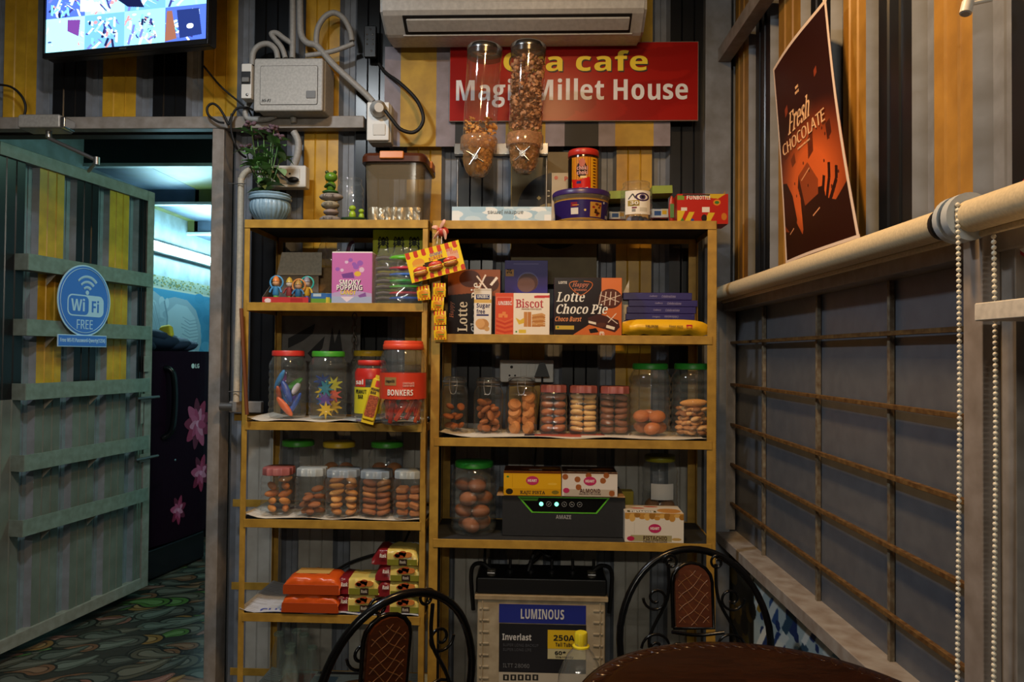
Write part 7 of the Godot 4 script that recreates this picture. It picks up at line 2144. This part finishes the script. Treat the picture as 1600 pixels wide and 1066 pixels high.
	paper("newspaper_liner", "newspaper lining the shelf under the orange rusk packets", 0.4740, LX0 + 0.005, LX1 - 0.02, -2.598, -2.93, 22, 0xbfc3cc)
	letters(get_node("newspaper_liner_003"), "CLUSTER  TELL US", Vector3((LX0 + LX1) / 2 - 0.08, b + 0.004, -2.617), 0.36, 0.02, mat(sq(0x3c4a9a), 0.6), "db", 0.0, 0.0, Basis(Vector3.RIGHT, -1.2))
	b = 0.480
	for i in 2:
		rusk(["orange rusk packet at the bottom of the pair", "orange rusk packet lying on top of another"][i], on(484 + i * 2, 958, b), 0.205, 0.062, b + 0.064 * i, true, i)
	for i in 2:
		rusk(["maroon and yellow rusk packet beneath another in the middle", "maroon and yellow rusk packet on top in the middle"][i], on(555, 958, b) + Vector3(0.0, 0, -0.012), 0.165, 0.058, b + 0.060 * i, false, 10 + i)
	for i in 4:
		rusk(["lowest", "second lowest", "second highest", "topmost"][i] + " maroon and yellow rusk packet in the stack of four", on(621 - [0, 0, 0, 5][i], 958, b), 0.165, 0.054, b + 0.056 * i, false, 20 + i)
	# black cables behind
	single("black_cable", "black cable drooping across the wall behind the rusk packets", "cable", G.new().tube(curve(px_line([[505, 905], [545, 880], [590, 865], [625, 855], [640, 830]], -2.955), 7), 0.005, 6), M.black_rubber)
	single("black_cable", "black cable draped on the wall behind the battery", "cable", G.new().tube(curve(px_line([[758, 855], [760, 900], [790, 905], [830, 880], [850, 862]], -2.93), 7), 0.006, 6), M.black_rubber)
	# ---- bottom: upturned glass bottles
	paper("newspaper_liner", "newspaper under the empty glass bottles at the bottom", 0.1305, LX0 + 0.005, LX1 - 0.02, -2.60, -2.93, 28, 0xb8c8cc)
	var bot := [[436, 988, -2.80], [463, 984, -2.87], [447, 966, -2.90], [478, 970, -2.91], [455, 1006, -2.74], [453, 1016, -2.68], [488, 1010, -2.76], [475, 990, -2.83]]
	for i in bot.size():
		var tip := at(bot[i][0], bot[i][1], bot[i][2])
		var h := tip.y - 0.135
		var o := thing("glass_bottle", ["leftmost of the empty glass bottles, standing a little apart", "empty glass bottle in the back of the group", "empty glass bottle at the rear left of the group", "empty glass bottle at the rear right of the group", "empty glass bottle just behind the front one", "front empty glass bottle, nearest the bottom shelf edge", "rightmost of the empty glass bottles, beside the iron chair", "empty glass bottle in the middle of the group"][i], "bottle", Vector3(tip.x, 0.135, tip.z), 0.0, "empty glass bottles on the bottom shelf")
		part(o, "bottle", G.new().lathe([Vector2(0, 0.004), Vector2(0.026, 0), Vector2(0.030, 0.008), Vector2(0.030, h * 0.5), Vector2(0.022, h * 0.68), Vector2(0.0145, h * 0.80), Vector2(0.0135, h * 0.93)], 24), clear(sq(0x8fa69a), 0.12, 0.04))
		part(o, "lip", G.new().lathe([Vector2(0.0135, h * 0.93), Vector2(0.019, h * 0.945), Vector2(0.019, h * 0.985), Vector2(0.015, h), Vector2(0.011, h * 0.98)], 20), clear(sq(0x8aa89a), 0.4, 0.05))
	# ---- battery and water bottle on the floor
	battery()

func rusk(label: String, at_: Vector3, w: float, h: float, y: float, orange: bool, sd: int) -> void:
	var f := FastNoiseLite.new()
	f.seed = sd
	f.frequency = 18.0
	var d := 0.13
	var o := thing("rusk_packet", label, "packet", Vector3(at_.x, y, at_.z - d / 2), 0.0, "rusk packets on the narrow unit")
	var grid := func(x0: float, x1: float, n: int, amp: float) -> G:
		var rows := []
		for i in 11:                          # section from the front foot over the top to the back foot
			var t := i / 10.0
			var a := PI * t
			var row := []
			for k in n + 1:
				var x := lerpf(x0, x1, k / float(n))
				var end := 1.0 - 0.55 * pow(absf(x) / (w / 2), 8.0)
				var yy := h * end * pow(sin(a), 0.35) if i > 0 and i < 10 else 0.0
				var zz := d / 2 * signf(cos(a)) * pow(absf(cos(a)), 0.35)
				var q := f.get_noise_3d(x, yy, zz) * amp
				row.append(Vector3(x, clampf(yy + q, 0.0005, h), zz + q * signf(cos(a))))
			rows.append(row)
		return G.new().sheet(rows, 0.0008)
	if orange:
		part(o, "wrapper", grid.call(-w / 2, w / 2, 18, 0.010), mat(sq(0xd8591c), 0.3))
		part(o, "side_print", G.new().box(Vector3(0, h * 0.30, d / 2 + 0.004), Vector3(w * 0.97, h * 0.56, 0.002), 0.001), mat(sq(0xa8400f), 0.4))
		part(o, "top_print", G.new().box(Vector3(-0.01, h + 0.001, -0.01), Vector3(w * 0.6, 0.0015, d * 0.5), 0.0006), mat(sq(0xd0a860), 0.45))
	else:
		var cut := -w / 2 + w * 0.33
		part(o, "wrapper_end", grid.call(-w / 2, cut, 8, 0.012), mat(sq(0x7a1c22), 0.28))
		part(o, "wrapper", grid.call(cut, w / 2, 12, 0.010), mat(sq(0xd8c46a), 0.3))
		part(o, "side_print", G.new().box(Vector3((cut + w / 2) / 2, h * 0.22, d / 2 + 0.004), Vector3(w * 0.64, h * 0.40, 0.002), 0.001), mat(sq(0x7a7a24), 0.4))
		part(o, "name_plate", G.new().box(Vector3(w * 0.18, h * 0.24, d / 2 + 0.0055), Vector3(w * 0.18, h * 0.40, 0.0015)), mat(sq(0x2a1a14), 0.4))
		letters(o, "Rusk", Vector3(w * 0.18, h * 0.26, d / 2 + 0.0068), w * 0.13, h * 0.2, mat(sq(0xb8b0a0), 0.5))
		letters(o, "Rusk", Vector3(-w * 0.25, h * 0.66, d / 2 + 0.007), w * 0.14, h * 0.26, M.white, "db", 0.0, 0.1)
		for q in [[0.02, 0.70, 0.020], [0.028, 0.82, 0.014], [0.045, 0.72, 0.017], [0.008, 0.66, 0.012]]:
			part(o, "rusk_print", G.new().slab(circle(q[2], 12, Vector2(q[0], h * q[1]), q[2] * 0.55), d / 2 + 0.001, d / 2 + 0.0065), mat(sq([0xa8481c, 0xc87a34][int(q[2] * 1000) % 2]), 0.45))

func battery() -> void:
	var zf := -2.70
	var x0 := at(741, 935, zf).x
	var x1 := at(951, 935, zf).x
	var top := at(845, 932, zf).y
	var w := x1 - x0
	var o := thing("inverter_battery", "cream inverter battery with black top and dark blue label", "battery", Vector3((x0 + x1) / 2, 0, zf - 0.095))
	var cream := worn(sq(0xb9ad94), 0.5, M.grime, 2.0)
	part(o, "case", G.new().box(Vector3(0, top / 2, 0), Vector3(w - 0.02, top, 0.18), 0.006), cream)
	part(o, "rim", G.new().box(Vector3(0, top - 0.008, 0), Vector3(w, 0.020, 0.195), 0.004), cream)
	part(o, "cover", G.new().box(Vector3(0, top + 0.032, 0), Vector3(w - 0.01, 0.064, 0.18), 0.008), M.black_plastic)
	for i in 6:
		part(o, "vent_plug", G.new().lathe([Vector2(0.016, top + 0.06), Vector2(0.016, top + 0.075), Vector2(0.006, top + 0.08), Vector2(0.006, top + 0.115), Vector2(0, top + 0.118)], 12, Vector3((i - 2.5) * 0.078, 0, 0.02)), M.black_plastic)
	for s in [-1, 1]:
		var tm := part(o, "terminal", G.new().lathe([Vector2(0.016, top + 0.06), Vector2(0.016, top + 0.085), Vector2(0, top + 0.088)], 14, Vector3(s * (w / 2 - 0.06), 0, 0.06)), mat(sq(0x8a8478), 0.4, 0.7))
		part(tm, "bolt", G.new().tube([Vector3(s * (w / 2 - 0.06) - 0.014, top + 0.075, 0.076), Vector3(s * (w / 2 - 0.06) + 0.014, top + 0.075, 0.076)], 0.006, 8), M.steel)
		part(o, "cable", G.new().tube(curve([Vector3(s * (w / 2 - 0.06), top + 0.08, 0.06), Vector3(s * (w / 2 - 0.02), top + 0.10, 0.04), Vector3(s * (w / 2 + 0.02), top + 0.06, 0.0), Vector3(s * (w / 2 + 0.015), top - 0.1, -0.04)]), 0.008, 8), M.black_rubber)
	part(o, "cable", G.new().tube(curve([Vector3(-0.05, top + 0.07, 0.03), Vector3(-0.02, top + 0.14, 0.0), Vector3(0.03, top + 0.12, 0.0), Vector3(0.02, top + 0.17, -0.05), Vector3(0.1, top + 0.2, -0.1)]), 0.008, 8), M.black_rubber)
	for s in [-1, 1]:
		for i in 11:
			part(o, "rib", G.new().box(Vector3(s * (w / 2 - 0.037), top - 0.05 - i * 0.042, 0.090), Vector3(0.036, 0.006, 0.008), 0.001), cream)
		part(o, "rib", G.new().box(Vector3(s * (w / 2 - 0.030), top - 0.27, 0.090), Vector3(0.005, 0.50, 0.008), 0.001), cream)
	# label
	var k := absf(zf) / F
	var lab := func(px: float, py: float, lift: float) -> Vector3:
		var p := at(px, py, zf)
		return Vector3(p.x - o.position.x, p.y, 0.0905 + lift)
	var plate := func(called: String, ax: float, ay: float, bx: float, by: float, m: Material, lift: float) -> void:
		var p: Vector3 = lab.call((ax + bx) / 2, (ay + by) / 2, lift)
		part(o, called, G.new().box(p, Vector3((bx - ax) * k, (by - ay) * k, 0.001), 0.0002), m)
	var word := func(t: String, ax: float, ay: float, bx: float, by: float, m: Material, kind: String) -> void:
		letters(o, t, lab.call((ax + bx) / 2, (ay + by) / 2, 0.0022), (bx - ax) * k, (by - ay) * k, m, kind)
	plate.call("label_blue", 780, 946, 915, 975, mat(sq(0x1c2a86), 0.35), 0.0004)
	plate.call("label_black", 780, 977, 915, 1052, mat(sq(0x15161c), 0.35), 0.0004)
	plate.call("label_white", 780, 1053, 915, 1100, mat(sq(0xb8b0a0), 0.4), 0.0003)
	plate.call("label_yellow", 856, 986, 915, 1015, mat(sq(0xd8b41c), 0.4), 0.0009)
	plate.call("label_cream", 856, 1015, 915, 1031, mat(sq(0xbfb890), 0.4), 0.0009)
	var wh := mat(sq(0xc8c8c8), 0.4)
	word.call("LUMINOUS", 814, 953, 881, 968, wh, "db")
	word.call("Inverlast", 785, 991, 830, 1001, wh, "db")
	word.call("SUPER LONG BACKUP", 786, 1007, 841, 1011, mat(sq(0x4a4c54), 0.4), "d")
	word.call("SUPER LONG LIFE", 786, 1014, 830, 1018, mat(sq(0x4a4c54), 0.4), "d")
	word.call("ILTT 28060", 786, 1038, 827, 1044, mat(sq(0x6a6c70), 0.4), "d")
	word.call("250Ah", 865, 993, 906, 1002, M.ink, "db")
	word.call("Tall Tubular", 868, 1005, 904, 1011, M.ink, "db")
	word.call("60*", 867, 1018, 884, 1024, M.ink, "db")
	word.call("Warranty", 868, 1026, 896, 1030, mat(sq(0x4a4438), 0.4), "d")
	for i in 5:
		plate.call("icon_print", 786 + i * 11.5, 1055, 795 + i * 11.5, 1064, M.ink, 0.001)
		plate.call("icon_mark", 789 + i * 11.5, 1057, 792 + i * 11.5, 1062, mat(sq(0xb8b0a0), 0.4), 0.0016)
	# plastic water bottle in front of it
	var wz := -2.25
	var p := at(908, 1000, wz)
	var cap := at(910, 988, wz).y
	var b := thing("water_bottle", "large clear water bottle with a yellow cap before the battery", "bottle", Vector3(p.x, 0.0, wz))
	var stand := at(908, 1030, wz).y - 0.16
	b.position.y = 0.0
	part(b, "bottle", G.new().lathe([Vector2(0, 0.004), Vector2(0.065, 0.0), Vector2(0.072, 0.01), Vector2(0.070, stand), Vector2(0.072, cap - 0.17), Vector2(0.066, cap - 0.125), Vector2(0.040, cap - 0.07), Vector2(0.020, cap - 0.045), Vector2(0.017, cap - 0.03)], 40, Vector3.ZERO, 3.0, 1.0, 1.0, 0.4), clear(sq(0xb0b8b4), 0.12, 0.06))
	part(b, "cap", G.new().lathe([Vector2(0.019, cap - 0.036), Vector2(0.0195, cap - 0.004), Vector2(0.017, cap), Vector2(0, cap)], 28, Vector3.ZERO, 2.0, 1.0, 1.0, 0.6, 0.02, 28), mat(sq(0xd8c828), 0.4))
	part(b, "cap_ring", G.new().lathe([Vector2(0.019, cap - 0.046), Vector2(0.026, cap - 0.044), Vector2(0.026, cap - 0.040), Vector2(0.019, cap - 0.037)], 24), mat(sq(0xd8c828), 0.4))

# ------------------------------------------------------------------ chairs and table
func iron_chair(label: String, pos: Vector3, turn: float, scale_: float, shift := 0.0) -> void:
	# the chair's own +z is the way it faces; the back hoop stands at -z
	var o := thing("iron_chair", label, "chair", pos, turn, "wrought iron chairs")
	var iron: Material = M.black_iron
	var seat_y := 0.45
	part(o, "seat", G.new().lathe([Vector2(0, seat_y - 0.012), Vector2(0.19, seat_y - 0.012), Vector2(0.198, seat_y), Vector2(0.19, seat_y + 0.014), Vector2(0.16, seat_y + 0.018), Vector2(0, seat_y + 0.016)], 40), M.wood_dark)
	var rim := []
	for i in 41:
		rim.append(Vector3(cos(TAU * i / 40) * 0.20, seat_y - 0.005, sin(TAU * i / 40) * 0.20))
	part(o, "seat_frame", G.new().tube(rim, 0.010, 8, false), iron)
	for s in [[-1, -1], [1, -1], [1, 1], [-1, 1]]:
		part(o, "leg", G.new().tube(curve([Vector3(s[0] * 0.135, seat_y - 0.01, s[1] * 0.135), Vector3(s[0] * 0.15, 0.22, s[1] * 0.15), Vector3(s[0] * 0.175, 0.002, s[1] * 0.175)]), 0.010, 8), iron)
	var bz := -0.17
	var hoop := []
	var hw := 0.215 * scale_
	var htop := 0.83
	for i in 33:
		var t := PI * i / 32.0
		hoop.append(Vector3(-cos(t) * hw * (1.0 if sin(t) > 0.25 else 0.94 + 0.06 * sin(t) / 0.25), seat_y + 0.02 + pow(sin(t), 0.72) * (htop - seat_y - 0.02), bz - 0.06 * sin(t)))
	part(o, "back_hoop", G.new().tube(hoop, 0.0105, 10), iron)
	# carved wooden plaque in the middle
	var pw := 0.052
	var y0 := seat_y + 0.17
	var y1 := seat_y + 0.345
	var out := [Vector2(-pw, y0), Vector2(pw, y0), Vector2(pw, y1 - pw)]
	for i in 9:
		var a := PI * i / 8.0
		out.append(Vector2(cos(a) * pw, y1 - pw + sin(a) * pw))
	var g := G.new()
	g.t = Transform3D(Basis(Vector3.RIGHT, -0.15), Vector3(shift, 0.0, bz + 0.06))
	g.slab(out, -0.011, 0.011)
	var pl := part(o, "plaque", g, M.wood_orange)
	var cut := mat(sq(0x7a5230), 0.4)
	for side in [-1, 1]:
		for s in [-1, 1]:
			for i in range(-3, 6):                # crossing curved lines cut a lattice into the wood
				var arc := []
				for q in 13:
					var t := q / 12.0
					var xx := lerpf(-pw, pw, t)
					var yy := y0 + i * 0.034 + t * 0.102 + 0.005 * sin(t * TAU * 1.5)
					var lim := y1 - pw + sqrt(maxf(0.0, pw * pw - xx * xx)) - 0.006
					if yy > y0 + 0.004 and yy < lim and absf(xx) < pw * 0.93:
						arc.append(Vector3(s * xx, yy, side * 0.0112))
				if arc.size() > 1:
					var cg := G.new()
					cg.t = g.t
					part(pl, "carving", cg.tube(arc, 0.0012, 4), cut)
	var fr := []
	for q in out:
		fr.append(g.t * Vector3(q.x * 1.14, (q.y - y0) * 1.04 + y0 - 0.004, 0))
	fr.append(fr[0])
	part(o, "plaque_frame", G.new().tube(fr, 0.006, 6, false), iron)
	# scrolls either side of the plaque
	for s in [-1, 1]:
		for sc in [[0.10, 0.10, 0.035, 1.0], [0.105, 0.245, 0.028, -1.0], [0.065, 0.35, 0.018, 1.0], [0.045, 0.09, 0.030, -1.0]]:
			var pts := []
			for i in 26:
				var t := i / 25.0
				var a: float = sc[3] * t * TAU * 1.35
				var r: float = sc[2] * (1.35 - t)
				pts.append(Vector3(s * (sc[0] * scale_ + cos(a) * r), seat_y + sc[1] + sin(a) * r, bz - 0.03))
			part(o, "scroll", G.new().tube(pts, 0.0042, 6), iron)
		part(o, "spindle", G.new().tube(curve([Vector3(s * 0.10, seat_y, bz - 0.01), Vector3(s * 0.13, seat_y + 0.12, bz - 0.03), Vector3(s * 0.075, seat_y + 0.24, bz - 0.04), Vector3(s * 0.07, seat_y + 0.34, bz - 0.05)]), 0.005, 6), iron)
	part(o, "cross_rod", G.new().tube(curve([Vector3(shift - 0.075, y0 - 0.004, bz + 0.02), Vector3(shift, y0 - 0.016, bz + 0.01), Vector3(shift + 0.075, y0 - 0.004, bz + 0.02)]), 0.005, 6), iron)

func furniture() -> void:
	iron_chair("iron chair with round hoop back beside the narrow shelf, its plaque turned away", Vector3(-0.445, 0, -1.94), PI + 0.62, 0.98, 0.05)
	iron_chair("iron chair with carved plaque behind the round table", Vector3(0.46, 0, -1.98), 0.05, 1.05)
	# round carved table
	var o := thing("round_table", "round dark wooden table with a carved rim", "table", Vector3(0.42, 0, -1.36))
	var R := 0.362
	var y := 0.75
	part(o, "table_top", G.new().lathe([Vector2(0, y - 0.03), Vector2(R - 0.03, y - 0.03), Vector2(R - 0.008, y - 0.022), Vector2(R, y - 0.012), Vector2(R - 0.004, y - 0.003), Vector2(R - 0.012, y), Vector2(R - 0.05, y), Vector2(R - 0.056, y - 0.004), Vector2(0, y - 0.004)], 96, Vector3.ZERO, 2.0, 1.0, 1.0, 0.7), M.wood_dark)
	var leafm := G.new().ball(Vector3.ZERO, Vector3(0.019, 0.0025, 0.009), 10).mesh()
	for i in 72:
		var a := TAU * i / 72
		var c := part(o, "carving", leafm, M.wood_dark)
		c.transform = Transform3D(Basis(Vector3.UP, -a + (0.5 if i % 2 == 0 else 1.1)), Vector3(cos(a) * (R - 0.031), y, sin(a) * (R - 0.031)))
	part(o, "column", G.new().lathe([Vector2(0.03, 0.05), Vector2(0.05, 0.12), Vector2(0.028, 0.3), Vector2(0.045, 0.5), Vector2(0.03, 0.62), Vector2(0.09, 0.72)], 24), M.wood_dark)
	for i in 3:
		var a := TAU * i / 3 + 0.4
		part(o, "foot", G.new().tube(curve([Vector3(cos(a) * 0.03, 0.14, sin(a) * 0.03), Vector3(cos(a) * 0.16, 0.10, sin(a) * 0.16), Vector3(cos(a) * 0.26, 0.022, sin(a) * 0.26)]), 0.022, 10), M.wood_dark)
